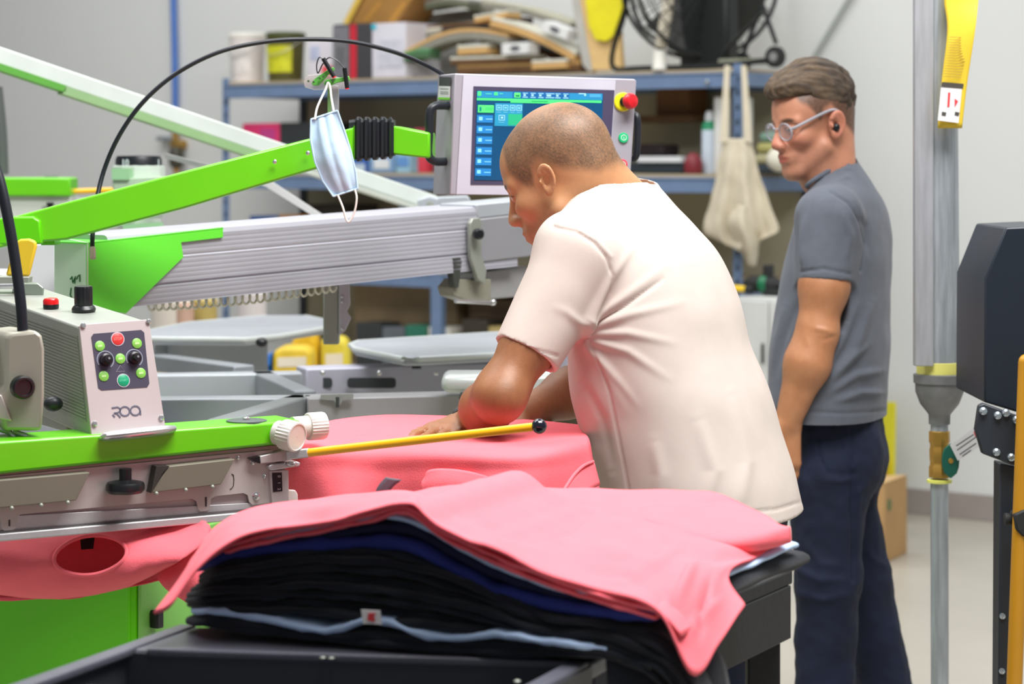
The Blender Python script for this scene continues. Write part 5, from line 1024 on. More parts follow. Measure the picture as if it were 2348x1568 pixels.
def f_loft(st, left, face, p=2.3):
    """st: list of (centre, half width along left, half depth along face) from bottom to top, horizontal slices"""
    st = sorted(st, key=lambda s: s[0][2]); Z = np.array([s[0][2] for s in st]); n = 60
    zz = np.linspace(Z[0], Z[-1], n); M = np.array([[*s[0], s[1], s[2]] for s in st])
    # monotone-ish cubic resample
    T = catmull([(m[0], m[1], m[2]) for m in M], 12); S = catmull([(m[3], m[4], m[2]) for m in M], 12)
    cx = np.interp(zz, T[:, 2], T[:, 0]); cy = np.interp(zz, T[:, 2], T[:, 1]); a_ = np.interp(zz, S[:, 2], S[:, 0]); b_ = np.interp(zz, S[:, 2], S[:, 1])
    L = A3(left); F = A3(face)
    def f(P):
        z = P[:, 2]; x = P[:, 0] - np.interp(z, zz, cx); y = P[:, 1] - np.interp(z, zz, cy)
        u = (x * L[0] + y * L[1]); v = (x * F[0] + y * F[1]); a = np.interp(z, zz, a_); b = np.interp(z, zz, b_)
        k = (np.abs(u / a) ** p + np.abs(v / b) ** p) ** (1 / p)
        d = (k - 1) * np.minimum(a, b); dz = np.maximum(zz[0] - z, z - zz[-1])
        return np.where(dz > 0, np.sqrt(np.maximum(d, 0) ** 2 + dz ** 2), np.maximum(d, dz))
    return f
def smin(a, b, k):
    if k <= 0: return np.minimum(a, b)
    h = np.maximum(k - np.abs(a - b), 0) / k; return np.minimum(a, b) - h * h * k * 0.25
def smax(a, b, k): return -smin(-a, -b, k)
def compose(prims, P, sel=None):
    d = np.full(len(P), 1e3)
    for i, (f, k, mode) in enumerate(prims):
        if sel is not None and not sel[i]: continue
        v = f(P)
        d = smin(d, v, k) if mode == '+' else smax(d, -v, k)
    return d
def surface(prims, lo, hi, h, smooth=2, B=12):
    lo, hi = A3(lo), A3(hi); nb = np.ceil((hi - lo) / h / B).astype(int); n = nb * B
    bi = np.stack(np.meshgrid(*[np.arange(q) for q in nb], indexing='ij'), -1).reshape(-1, 3)
    cen = lo + (bi + 0.5) * B * h; R = B * h * 0.87
    D = np.stack([f(cen) for f, k, m in prims], 1); dc = compose(prims, cen)
    pos = np.array([m == '+' for f, k, m in prims]); Dm = D[:, pos].min(1)
    vals = np.ones(n + 1, np.float32); act = np.abs(dc) < R * 1.9
    for q in np.nonzero(~act)[0]:
        if dc[q] < 0:
            i, j, k = bi[q] * B; vals[i:i + B + 1, j:j + B + 1, k:k + B + 1] = -1
    g = np.arange(B + 1) * h; off = np.stack(np.meshgrid(g, g, g, indexing='ij'), -1).reshape(-1, 3)
    for q in np.nonzero(act)[0]:
        sel = np.where(pos, D[q] < max(Dm[q], 0) + 2 * R + 0.03, D[q] < 2.2 * R); i, j, k = bi[q] * B
        vals[i:i + B + 1, j:j + B + 1, k:k + B + 1] = compose(prims, lo + bi[q] * B * h + off, sel).reshape(B + 1, B + 1, B + 1)
    s = vals < 0; cnt = np.zeros(n, np.uint8)
    for a in (0, 1):
        for b in (0, 1):
            for c in (0, 1): cnt += s[a:n[0] + a, b:n[1] + b, c:n[2] + c]
    ci = np.argwhere((cnt > 0) & (cnt < 8)); idx = np.full(n, -1, np.int32); idx[tuple(ci.T)] = np.arange(len(ci))
    acc = np.zeros((len(ci), 3)); num = np.zeros(len(ci))
    for ax in range(3):
        o1, o2 = [q for q in range(3) if q != ax]
        for a in (0, 1):
            for b in (0, 1):
                p0 = ci.copy(); p0[:, o1] += a; p0[:, o2] += b; p1 = p0.copy(); p1[:, ax] += 1
                v0 = vals[tuple(p0.T)]; v1 = vals[tuple(p1.T)]; m = (v0 < 0) != (v1 < 0)
                t = np.where(m, v0 / np.where(m, v0 - v1, 1), 0); pt = p0.astype(float); pt[:, ax] += t; acc[m] += pt[m]; num[m] += 1
    Vx = lo + acc / num[:, None] * h; F = []
    for ax in range(3):
        o1, o2 = [(1, 2), (2, 0), (0, 1)][ax]
        sl0 = [slice(None)] * 3; sl1 = [slice(None)] * 3; sl0[ax] = slice(0, n[ax]); sl1[ax] = slice(1, n[ax] + 1)
        ch = s[tuple(sl0)] != s[tuple(sl1)]; e = np.argwhere(ch)
        e = e[(e[:, o1] > 0) & (e[:, o2] > 0) & (e[:, o1] < n[o1]) & (e[:, o2] < n[o2])]
        ins = s[tuple(e.T)]
        q = []
        for da, db in ((-1, -1), (0, -1), (0, 0), (-1, 0)):
            c = e.copy(); c[:, o1] += da; c[:, o2] += db; q.append(idx[tuple(c.T)])
        q = np.stack(q, 1); q[~ins] = q[~ins][:, ::-1]; F.append(q[(q >= 0).all(1)])
    F = np.concatenate(F)
    e = np.concatenate([F[:, [0, 1]], F[:, [1, 2]], F[:, [2, 3]], F[:, [3, 0]]])
    for _ in range(smooth):
        s2 = np.zeros_like(Vx); c2 = np.zeros(len(Vx)); np.add.at(s2, e[:, 0], Vx[e[:, 1]]); np.add.at(c2, e[:, 0], 1)
        Vx = Vx * 0.5 + 0.5 * s2 / np.maximum(c2, 1)[:, None]
    return Vx, F
def normals_of(Vx, F):
    nf = np.cross(Vx[F[:, 2]] - Vx[F[:, 0]], Vx[F[:, 3]] - Vx[F[:, 1]]); n = np.zeros_like(Vx)
    for i in range(4): np.add.at(n, F[:, i], nf)
    return n / (np.linalg.norm(n, axis=1, keepdims=True) + 1e-12)
def nmesh(name, parts, cols=None):
    """parts: list of (V, F) -> one mesh; cols: list of colour arrays"""
    off = 0; Vs = []; Fs = []
    for v, f in parts: Vs.append(v); Fs.append(f + off); off += len(v)
    Vs = np.concatenate(Vs); Fs = np.concatenate(Fs)
    me = bpy.data.meshes.new(name); me.vertices.add(len(Vs)); me.vertices.foreach_set('co', Vs.astype(np.float32).ravel())
    me.loops.add(len(Fs) * 4); me.loops.foreach_set('vertex_index', Fs.astype(np.int32).ravel())
    me.polygons.add(len(Fs)); me.polygons.foreach_set('loop_start', np.arange(0, len(Fs) * 4, 4, dtype=np.int32))
    me.update(calc_edges=True); me.validate()
    if cols is not None:
        c = np.concatenate(cols); at_ = me.color_attributes.new('Col', 'FLOAT_COLOR', 'POINT')
        at_.data.foreach_set('color', np.concatenate([c, np.ones((len(c), 1))], 1).astype(np.float32).ravel())
    return me
def to_px(Vx): return np.stack([CX + Vx[:, 0] / Vx[:, 1] * FPX, HY + (HC - Vx[:, 2]) / Vx[:, 1] * FPX], 1)
def polydist(P, pts):
    pts = np.array(pts, float); d = np.full(len(P), 1e9); tt = np.zeros(len(P))
    for i in range(len(pts) - 1):
        a, b = pts[i], pts[i + 1]; ba = b - a; t = np.clip(((P - a) @ ba) / (ba @ ba + 1e-9), 0, 1)
        dd = np.linalg.norm(P - a - t[:, None] * ba, axis=1); m = dd < d; d[m] = dd[m]; tt[m] = (i + t[m]) / (len(pts) - 1)
    return d, tt
def sculpt(Vx, F, folds, blur=True):
    """folds: (polyline px, width px, height m, taper) raised along the surface normal on the side seen at those places"""
    n = normals_of(Vx, F); px = to_px(Vx); front = np.clip(-n[:, 1] * 2.5, 0, 1); disp = np.zeros(len(Vx))
    for pts, w, hgt, taper in folds:
        lo, hi = np.min(pts, 0) - 3 * w, np.max(pts, 0) + 3 * w
        m = (px > lo).all(1) & (px < hi).all(1)
        if not m.any(): continue
        d, t = polydist(px[m], pts); tp = np.sin(np.pi * np.clip(t, 0.02, 0.98)) ** 0.5 if taper == 1 else (1 - t) if taper == 2 else 1.0
        disp[m] += hgt * np.exp(-(d / w) ** 2) * tp
    return Vx + n * (disp * front)[:, None]
def vnoise(P, s, seed=0.0):
    return np.array([mnoise.noise(V((p[0] * s + seed, p[1] * s + seed * 0.7, p[2] * s))) for p in P])
# ---------------------------------------------------------------- generic head; local x = face, y = left ear, z = crown
def head_prims(thin=0.0, jaw=0.0, ear=(0.0, 0.0, 1.0)):
    p = []
    add = lambda f, k=0.02, m='+': p.append((f, k, m))
    add(f_ell((-0.014, 0, 0.035), (0.098, 0.076, 0.087)), 0)
    add(f_ell((0.045, 0, 0.03), (0.048, 0.060, 0.058)), 0.03)
    add(f_ell((0.034, 0, -0.035), (0.058, 0.056 - thin, 0.075)), 0.03)
    for s in (1, -1):
        add(f_cone((0.012, s * (0.056 - thin * 0.5), -0.064), (0.068 + jaw, s * 0.022, -0.102 - jaw * 0.5), 0.018, 0.017), 0.03)
        add(f_ell((0.064, s * 0.042, -0.028), (0.024, 0.021, 0.02)), 0.025)
        add(f_cone((0.084, s * 0.016, 0.017), (0.072, s * 0.050, 0.014), 0.010, 0.008), 0.016)
        add(f_ell((0.098, s * 0.033, -0.006), (0.018, 0.021, 0.012)), 0.02, '-')
        add(f_ell((0.0775, s * 0.032, -0.004), (0.0135, 0.0145, 0.0125)), 0.004)
        add(f_cone((0.089, s * 0.020, 0.0035), (0.080, s * 0.047, 0.0015), 0.0032, 0.003), 0.005)
        add(f_ell((0.104, s * 0.0125, -0.041), (0.012, 0.0085, 0.009)), 0.008)
    add(f_ell((0.078 + jaw, 0, -0.107 - jaw * 0.6), (0.019, 0.025, 0.018)), 0.025)
    add(f_cone((0.090, 0, 0.006), (0.113, 0, -0.034), 0.0085, 0.0115), 0.014)
    add(f_ell((0.085, 0, -0.071), (0.019, 0.033, 0.022)), 0.02)
    add(f_ell((0.0985, 0, -0.0665), (0.010, 0.024, 0.0055)), 0.006)
    add(f_ell((0.0970, 0, -0.0785), (0.0105, 0.021, 0.0065)), 0.006)
    add(f_cone((0.1095, 0.021, -0.0735), (0.1095, -0.021, -0.0735), 0.0025, 0.0025), 0.004, '-')
    for s in (1, -1):
        add(f_ell((0.109, s * 0.0075, -0.0505), (0.007, 0.0042, 0.0045)), 0.003, '-')
        # ear
        c = np.array((-0.010 + ear[0], s * 0.0765, -0.012 + ear[1])); t = math.radians(12); es = ear[2]
        u = np.array((math.cos(t), s * 0.30, math.sin(t))); u /= np.linalg.norm(u); w0 = np.array((-math.sin(t), s * 0.12, math.cos(t))); w0 -= u * u.dot(w0); w0 /= np.linalg.norm(w0); o = np.cross(w0, u) * (1 if s > 0 else -1)
        if o[1] * s < 0: o = -o
        u = -u; c = c - u * 0.0 + o * 0.004
        R = np.stack([u, w0, o], 1)
        def ear_f(P, c=c, R=R, es=es):
            q = (P - c) @ R / es; a = q[:, 0] / 0.0175; b = q[:, 1] / 0.031; b2 = np.where(b < 0, b * 0.98, b); wv = np.where(b < 0, 1 + 0.35 * np.minimum(b * b, 1.2), 1.0); k = np.sqrt((a * wv) ** 2 + b2 ** 2)
            plate = np.maximum((k - 1) * 0.018, np.abs(q[:, 2] - 0.002 - 0.008 * np.clip(a, -1, 1.2)) - 0.0032)
            ringr = np.sqrt(((k - 0.88) * 0.019) ** 2 + (q[:, 2] - 0.006 - 0.008 * np.clip(a, -1, 1.2)) ** 2) - 0.0044
            ringr = np.where((a < -0.55) & (b < 0.35), ringr + 0.006, ringr)
            anti = np.sqrt(((np.sqrt(((q[:, 0] + 0.001) / 0.0095) ** 2 + ((q[:, 1] + 0.002) / 0.017) ** 2) - 1) * 0.011) ** 2 + (q[:, 2] - 0.0055) ** 2) - 0.0026
            anti = np.where(a < -0.2, anti + 0.006, anti)
            trag = np.linalg.norm((q - np.array((-0.0135, -0.004, 0.004))) / np.array((0.5, 0.9, 0.7)), axis=1) - 0.0075
            lobe = np.linalg.norm((q - np.array((-0.002, -0.026, 0.003))) / np.array((1, 1.1, 0.6)), axis=1) - 0.0085
            return es * smin(smin(smin(smin(plate, ringr, 0.004), anti, 0.003), trag * 0.6, 0.004), lobe * 0.7, 0.006)
        add(ear_f, 0.005)
        def concha(P, c=c, R=R, es=es):
            q = (P - c) @ R / es; return (np.sqrt(((q[:, 0] + 0.004) / 0.0078) ** 2 + ((q[:, 1] + 0.004) / 0.0125) ** 2 + ((q[:, 2] - 0.006) / 0.0085) ** 2) - 1) * 0.0078 * es
        add(concha, 0.003, '-')
    return p
def place_prims(prims, C, R, s):
    """head prims from local to world"""
    C = A3(C)
    return [((lambda P, f=f: f(((P - C) @ R) / s) * s), k * s, m) for f, k, m in prims]
def head_frame(phi, pitch, roll=0.0):
    cp, sp, cf, sf = math.cos(pitch), math.sin(pitch), math.cos(phi), math.sin(phi)
    f = np.array((-cf * cp, sf * cp, -sp)); up = np.array((-cf * sp, sf * sp, cp)); left = np.cross(up, f)
    up2 = up * math.cos(roll) + left * math.sin(roll); left2 = np.cross(up2, f); return np.stack([f, left2, up2], 1)
def hand_prims(wrist, d, up, thumb_side, curl=0.25, s=1.0, spread=0.12, k=0.006):
    """d: direction of the hand, up: back of the hand, thumb_side: +1/-1 along d x up"""
    d = A3(V(d).normalized()); up = A3(up); up -= d * d.dot(up); up /= np.linalg.norm(up); sd = np.cross(d, up) * thumb_side; w = A3(wrist); p = []
    kn = w + d * 0.092 * s
    for o_ in (-0.028, -0.0095, 0.0095, 0.028): p.append((f_cone(w + d * 0.012 * s + sd * o_ * 0.6 * s, kn + sd * o_ * s, 0.0165 * s, 0.0125 * s), 0.014, '+'))
    for i, (o_, ln) in enumerate(((0.030, 0.070), (0.010, 0.079), (-0.010, 0.074), (-0.029, 0.058))):
        a = kn + sd * o_ * s; ang = 0.0; dv = d + sd * (o_ / 0.03) * spread; dv /= np.linalg.norm(dv); r = 0.0088 * s
        for fr, cu in ((0.45, 0.8), (0.31, 1.2), (0.24, 1.0)):
            ang += curl * cu; v = dv * math.cos(ang) - up * math.sin(ang); b = a + v * ln * fr * s; p.append((f_cone(a, b, r, r * 0.93), k, '+')); a = b; r *= 0.93
    a = w + d * 0.022 * s + sd * 0.022 * s
    for v, ln, r0, r1 in ((d * 0.62 + sd * 0.75 - up * 0.25, 0.042, 0.0155, 0.0115), (d * 0.85 + sd * 0.45 - up * 0.25, 0.034, 0.0112, 0.0098), (d * 0.97 + sd * 0.15 - up * 0.2, 0.026, 0.0098, 0.0085)):
        v = v / np.linalg.norm(v); b = a + v * ln * s; p.append((f_cone(a, b, r0 * s, r1 * s), 0.01, '+')); a = b
    return p
def mixc(a, b, t): return a * (1 - t[:, None]) + b * t[:, None]
def sstep(e0, e1, x): t = np.clip((x - e0) / (e1 - e0), 0, 1); return t * t * (3 - 2 * t)
# ================================================================ people
M_skin1 = mat('skin_warm', (200, 140, 105), 0.48, vcol=True, var=0.05, vscale=60, bump=0.12, bscale=700, sss=0.03)
M_skin2 = mat('skin_ruddy', (200, 140, 105), 0.45, vcol=True, var=0.06, vscale=50, bump=0.12, bscale=600, sss=0.03)
M_tee1 = mat('cream_jersey', (203, 190, 182), 0.9, var=0.02, vscale=40, bump=0.06, bscale=900)
M_tee2 = mat('grey_jersey', (94, 99, 110), 0.9, var=0.06, vscale=60, bump=0.08, bscale=800, sheen=0.1)
M_jean = mat('dark_denim', (6, 19, 47), 0.85, var=0.25, vscale=14, bump=0.3, bscale=500)
def c_(*a): return np.array(lin(a))
# ---------------------------------------------------------------- man 1, bent over the platen
D1 = 4.43; FA = V((-0.906, 0.423, 0)); LE = V((-0.423, -0.906, 0))
man1 = None
HC1 = at(1284, 399, 4.46); R1 = head_frame(math.radians(20), math.radians(27), 0.0); S1 = 1.045
def H1(x, y, z): return V(tuple(A3(HC1) + R1 @ (np.array((x, y, z)) * S1)))
hp = place_prims(head_prims(ear=(0.012, 0.004, 0.82)), HC1, R1, S1)
neck_b = at(1404, 492, 4.47)
hp += [(f_cone(H1(-0.03, 0, -0.045), neck_b, 0.060, 0.066), 0.035, '+'), (f_cone(H1(-0.052, 0, -0.015), at(1420, 470, 4.47), 0.052, 0.058), 0.03, '+'),
       (f_cone(H1(0.02, 0.0, -0.09), at(1370, 520, 4.44), 0.04, 0.05), 0.04, '+')]
hv1, hf1 = surface(hp, A3(HC1) - 0.19, A3(HC1) + np.array((0.22, 0.2, 0.19)), 0.0026, 1)
def head_colours(Vx, C, R, s, skin, red, stub, hairc, style, ex=0.0, rs=0.6):
    Q = ((Vx - A3(C)) @ R) / s; x, y, z = Q.T; col = np.tile(skin, (len(Q), 1)); ay = np.abs(y)
    nz = np.array([mnoise.noise(V((p[0] * 420, p[1] * 420, p[2] * 420))) for p in Q]); nl = np.array([mnoise.noise(V((p[0] * 45, p[1] * 45, p[2] * 45))) for p in Q])
    # ruddy nose, cheeks, ears
    t = np.exp(-(((x - 0.112) / 0.02) ** 2 + (y / 0.02) ** 2 + ((z + 0.038) / 0.02) ** 2)) + 0.7 * np.exp(-(((x - 0.075) / 0.03) ** 2 + ((ay - 0.045) / 0.02) ** 2 + ((z + 0.035) / 0.022) ** 2)) + 0.55 * sstep(0.078, 0.088, ay) * (z < 0.03)
    col = mixc(col, red, np.clip(t * rs, 0, 1))
    lip = sstep(0.0, 1.0, 1.4 - ((y / 0.023) ** 2 + ((z + 0.0725) / 0.0105) ** 2)) * (x > 0.088); col = mixc(col, red * np.array((0.85, 0.55, 0.55)), np.clip(lip * 0.7, 0, 1))
    jaw = sstep(-0.045, -0.07, z) * sstep(-0.02, 0.02, x) * (1 - np.clip(lip, 0, 1)); col = mixc(col, stub, np.clip(jaw * (0.32 + 0.25 * nz), 0, 0.6))
    br = sstep(1.0, 0.5, np.sqrt(((ay - 0.036) / 0.022) ** 2 + ((z - 0.0195 + 0.12 * np.maximum(ay - 0.036, 0)) / 0.0062) ** 2)) * (x > 0.05); col = mixc(col, hairc * 0.55, np.clip(br * (0.85 + 0.3 * nz), 0, 1))
    eye = sstep(1.0, 0.75, np.sqrt(((ay - 0.033) / 0.0125) ** 2 + ((z + 0.0045) / 0.0052) ** 2)) * (x > 0.07); col = mixc(col, c_(226, 220, 214), eye)
    ir = sstep(1.0, 0.8, np.sqrt(((ay - 0.034) / 0.0055) ** 2 + ((z + 0.0045) / 0.0055) ** 2)) * (x > 0.08); col = mixc(col, c_(40, 26, 18), ir)
    lash = np.exp(-((np.sqrt(((ay - 0.033) / 0.0135) ** 2 + ((z + 0.0035) / 0.0062) ** 2) - 1) / 0.14) ** 2) * (z > -0.004) * (x > 0.066) * (ay < 0.052); col = mixc(col, c_(30, 20, 18), np.clip(lash, 0, 0.95))
    xs = [-0.2, -0.115, -0.08, -0.05, -0.034 + ex, -0.012 + ex, 0.008 + ex, 0.020 + ex, 0.030 + ex, 0.046 + ex / 2, 0.066, 0.09]
    if style == 'shaved':
        zl = np.interp(x, xs, [-0.045, -0.043, -0.034, -0.018, 0.002, 0.024, 0.020, -0.012, -0.008, 0.012, 0.030, 0.2]); hz = sstep(-0.012, 0.018, z - zl + 0.004 * nl) * sstep(0.072, 0.056, x + 0.15 * np.maximum(z - 0.09, 0) + 0.004 * nl)
        thin = sstep(0.115, 0.095, z) * 0.35 + 0.65; isear = ((ay > 0.0775) & (z < 0.028) & (x < 0.016 + ex) & (x > -0.035 + ex))
        hz = hz * thin * (~isear); col = mixc(col, hairc, np.clip(hz * (0.70 + 0.30 * nz + 0.12 * nl), 0, 0.93))
    else:
        zl = np.interp(x, xs, [-0.07, -0.066, -0.058, -0.03, 0.004, 0.030, 0.020, 0.0, 0.014, 0.04, 0.055, 0.09]); isear = ((ay > 0.0775) & (z < 0.026) & (x < 0.016 + ex) & (x > -0.035 + ex))
        hz = sstep(-0.006, 0.018, z - zl + 0.006 * nl) * sstep(0.068, 0.054, x) * (~isear); col = mixc(col, hairc, np.clip(hz * (0.85 + 0.25 * nz), 0, 0.97))
    return np.clip(col, 0.003, 1)
SK1, RD1, ST1, HR1 = c_(192, 139, 98), c_(198, 112, 90), c_(146, 104, 80), c_(72, 60, 48)
hc1 = head_colours(hv1, HC1, R1, S1, SK1, RD1, ST1, HR1, 'shaved', 0.012, 0.14)
# body: arms, torso, legs
sh_l, el_l, wr_l = at(1322, 600, 4.27), at(1142, 912, 4.17), at(1074, 972, 4.375)
sh_r, el_r, wr_r = at(1480, 590, 4.62), at(1372, 868, 4.66), at(1176, 962, 4.52)
arm_l = [(f_cone(sh_l, at(1215, 790, 4.215), 0.044, 0.0445), 0.03, '+'), (f_cone(at(1212, 790, 4.215), el_l, 0.0445, 0.040), 0.03, '+'), (f_ell(at(1158, 912, 4.15), (0.026, 0.022, 0.026)), 0.035, '+'),
         (f_cone(el_l + V((0.0, 0.03, 0.0)), el_l + (wr_l - el_l) * 0.4, 0.041, 0.043), 0.04, '+'), (f_cone(el_l + (wr_l - el_l) * 0.4, wr_l, 0.040, 0.027), 0.03, '+')]
arm_r = [(f_cone(sh_r, el_r, 0.040, 0.043), 0.03, '+'), (f_cone(el_r, el_r + (wr_r - el_r) * 0.35, 0.042, 0.044), 0.03, '+'), (f_cone(el_r + (wr_r - el_r) * 0.35, wr_r, 0.043, 0.028), 0.03, '+')]
hand_l = hand_prims(wr_l, at(985, 996, 4.235) - wr_l, (0.1, 0.1, 1), 1, 0.10, 1.0)
hand_r = hand_prims(wr_r, at(1085, 1006, 4.36) - wr_r, (0.1, -0.1, 1), -1, 0.12, 1.0)
hip1 = at(1600, 1120, 4.42); nk1 = at(1404, 500, 4.47)
FL1 = 0.0
def ground(p, z): return V((p.x, p.y, z))
kneeL, kneeR = ground(hip1 + LE * 0.10 + FA * 0.03, 0.50), ground(hip1 - LE * 0.10 + FA * 0.02, 0.50)
footL, footR = ground(hip1 + LE * 0.12 - FA * 0.02, 0.09), ground(hip1 - LE * 0.12 - FA * 0.02, 0.09)
tors = [(f_cone(hip1, at(1520, 800, 4.44), 0.12, 0.10), 0.03, '+'), (f_cone(at(1520, 800, 4.44), at(1440, 600, 4.44), 0.10, 0.08), 0.03, '+'), (f_cone(sh_l, sh_r, 0.04, 0.035), 0.03, '+'), (f_cone(at(1430, 580, 4.45), nk1, 0.06, 0.05), 0.03, '+'),
        (f_cone(hip1 + LE * 0.09, kneeL, 0.085, 0.06), 0.04, '+'), (f_cone(kneeL, footL, 0.058, 0.042), 0.03, '+'), (f_cone(hip1 - LE * 0.09, kneeR, 0.085, 0.06), 0.04, '+'), (f_cone(kneeR, footR, 0.058, 0.042), 0.03, '+')]
bp = arm_l + arm_r + hand_l + hand_r + tors
bv1, bf1 = surface(bp, (-0.36, 3.98, 0.02), (0.62, 4.95, 1.52), 0.0042, 1)
def arm_colours(Vx, skin, dark, warm):
    nz = np.array([mnoise.noise(V((p[0] * 26, p[1] * 26, p[2] * 26))) for p in Vx]); n2 = np.array([mnoise.noise(V((p[0] * 160, p[1] * 160, p[2] * 60))) for p in Vx])
    col = np.tile(skin, (len(Vx), 1)); col = mixc(col, dark, np.clip(0.35 + 0.5 * nz + 0.18 * n2, 0, 1)); return col
bc1 = arm_colours(bv1, c_(158, 106, 70), c_(128, 82, 51), RD1)
me = nmesh('person', [(hv1, hf1), (bv1, bf1)], [hc1, bc1])
man1 = link_mesh('person', me, M_skin1, angle=180)
tag(man1, 'man with shaved head in cream t-shirt bending over the press', 'person')
# eyebrow ridge hairs and lashes are painted; t-shirt
def st(x, y, d, a, b): return (tuple(at(x, y, d)), a, b)
tee = f_loft([st(1618, 1178, 4.41, 0.232, 0.166), st(1600, 1100, 4.41, 0.232, 0.166), st(1570, 1010, 4.42, 0.232, 0.167), st(1538, 900, 4.43, 0.232, 0.166), st(1516, 790, 4.44, 0.236, 0.148), st(1502, 690, 4.445, 0.235, 0.136), st(1474, 590, 4.45, 0.218, 0.122), st(1446, 520, 4.455, 0.18, 0.104), st(1424, 470, 4.46, 0.12, 0.085), st(1408, 430, 4.465, 0.085, 0.07)], LE, FA, 2.2)
hem_c = at(1206, 814, 4.213); sl_dir = (hem_c - sh_l).normalized()
def sleeve_cut(P): return (P - A3(hem_c)) @ A3(sl_dir)
slv = f_cone(at(1322, 594, 4.275), hem_c + sl_dir * 0.06, 0.076, 0.0565)
slv2 = lambda P: np.maximum(slv(P), sleeve_cut(P))
tp = [(tee, 0, '+'), (f_cone(at(1400, 480, 4.44), at(1318, 574, 4.29), 0.046, 0.070), 0.05, '+'), (f_cone(at(1430, 470, 4.48), at(1500, 560, 4.62), 0.06, 0.072), 0.05, '+'), (slv2, 0.028, '+'),
      (f_cone(at(1500, 570, 4.62), at(1440, 730, 4.66), 0.075, 0.066), 0.03, '+'),
      (f_cone(hem_c - sl_dir * 0.02, hem_c + sl_dir * 0.08, 0.049, 0.049), 0.004, '-'),
      (f_cone(H1(-0.03, 0, -0.045), at(1402, 488, 4.47), 0.0665, 0.069), 0.006, '-'), (f_cone(H1(-0.052, 0, -0.015), at(1428, 458, 4.47), 0.058, 0.066), 0.006, '-'),
      (f_cone(H1(0.03, 0.0, -0.10), at(1376, 520, 4.44), 0.05, 0.05), 0.01, '-'), (f_cone(at(1618, 1215, 4.41), at(1612, 1150, 4.41), 0.15, 0.14), 0.01, '-')]
tv, tf = surface(tp, (-0.08, 4.02, 0.84), (0.60, 4.92, 1.52), 0.0036, 2)
folds = []
# rays from the armpit
for pts, w, hgt in (([(1345, 742), (1420, 690), (1540, 600)], 9, 0.010), ([(1348, 730), (1400, 640), (1470, 540)], 9, 0.009), ([(1345, 756), (1440, 722), (1580, 690)], 10, 0.009), ([(1346, 766), (1440, 764), (1560, 790)], 9, 0.008), ([(1350, 778), (1440, 806), (1550, 880)], 10, 0.008), ([(1352, 750), (1430, 704), (1520, 640)], 5, -0.005), ([(1350, 790), (1400, 850), (1470, 940)], 9, 0.007),
                    ([(1350, 800), (1400, 870), (1440, 960)], 12, 0.005), ([(1335, 745), (1300, 715), (1260, 700)], 10, 0.004), ([(1345, 742), (1375, 690), (1396, 640)], 9, 0.005),
                    ([(1500, 1170), (1515, 1090), (1500, 1010)], 16, 0.004), ([(1620, 1160), (1640, 1080), (1600, 960)], 18, 0.005), ([(1700, 1160), (1716, 1060), (1680, 900)], 16, 0.004), ([(1300, 860), (1330, 940), (1370, 1080)], 12, 0.006), ([(1340, 880), (1380, 960), (1400, 1080)], 10, -0.006), ([(1450, 460), (1500, 470), (1560, 500)], 8, 0.002), ([(1430, 475), (1490, 490), (1540, 520)], 7, 0.002)):
    folds.append((pts, w, hgt, 2 if pts[0][0] < 1352 and pts[0][1] < 802 else 1))
folds.append(([(1270, 520), (1320, 530), (1362, 556), (1390, 590), (1403, 630), (1396, 670), (1372, 710), (1340, 745)], 4, -0.0032, 0))
folds.append(([(1285, 520), (1330, 530), (1370, 553), (1400, 588)], 5, 0.0016, 0))
folds.append(([(1146, 770), (1200, 796), (1278, 816)], 3.5, -0.0018, 0))
folds.append(([(1352, 760), (1374, 830), (1398, 900), (1412, 980), (1428, 1060), (1440, 1125)], 3.5, -0.0024, 0))
folds.append(([(1846, 1148), (1780, 1168), (1700, 1176)], 3.5, -0.002, 0))
tv = sculpt(tv, tf, folds); px_ = to_px(tv)
fr = 0.004 * vnoise(tv, 5, 3.1) + 0.0018 * vnoise(tv, 14, 1.0); tv = tv + normals_of(tv, tf) * fr[:, None]
t1 = link_mesh('t_shirt', nmesh('t_shirt', [(tv, tf)]), M_tee1, man1, angle=180); tag(t1, 'loose cream short-sleeved t-shirt')
# ribbed collar
def ring_on(c0, ax, ra, rb, u, n=40): return [c0 + u * ra * math.cos(2 * math.pi * i / n) + ax.cross(u).normalized() * rb * math.sin(2 * math.pi * i / n) for i in range(n)]
# jeans and shoes
hl = [(f_ell(hip1 - V((0, 0, 0.05)), (0.165, 0.165, 0.13)), 0.04, '+'), (f_cone(hip1 + LE * 0.085 - UP * 0.08, kneeL, 0.102, 0.082), 0.04, '+'), (f_cone(kneeL, footL + UP * 0.02, 0.080, 0.073), 0.03, '+'), (f_cone(hip1 - LE * 0.085 - UP * 0.08, kneeR, 0.102, 0.082), 0.04, '+'), (f_cone(kneeR, footR + UP * 0.02, 0.080, 0.073), 0.03, '+')]
jv, jf = surface(hl, (0.02, 4.0, 0.0), (0.75, 4.85, 1.05), 0.008, 2); jv = jv + normals_of(jv, jf) * (0.005 * vnoise(jv, 16))[:, None]
link_mesh('jeans', nmesh('jeans', [(jv, jf)]), M_jean, man1, angle=180)
def shoe(p, f, parent):
    sp = [(f_cone(p + V((0, 0, -0.035)) - f * 0.05, p + V((0, 0, -0.045)) + f * 0.15, 0.045, 0.04), 0.02, '+'), (f_cone(p, p + f * 0.06 - UP * 0.03, 0.05, 0.04), 0.03, '+'), (lambda P: P[:, 2] - 0.0, 0.004, '-')]
    sp[-1] = (lambda P: P[:, 2] - 0.004, 0.004, '-')
    v, q = surface(sp, A3(p) - np.array((0.25, 0.25, 0.1)), A3(p) + np.array((0.25, 0.25, 0.08)), 0.008, 1); link_mesh('shoe', nmesh('shoe', [(v, q)]), mat('shoe_black', (30, 30, 34), 0.6), parent, angle=180)
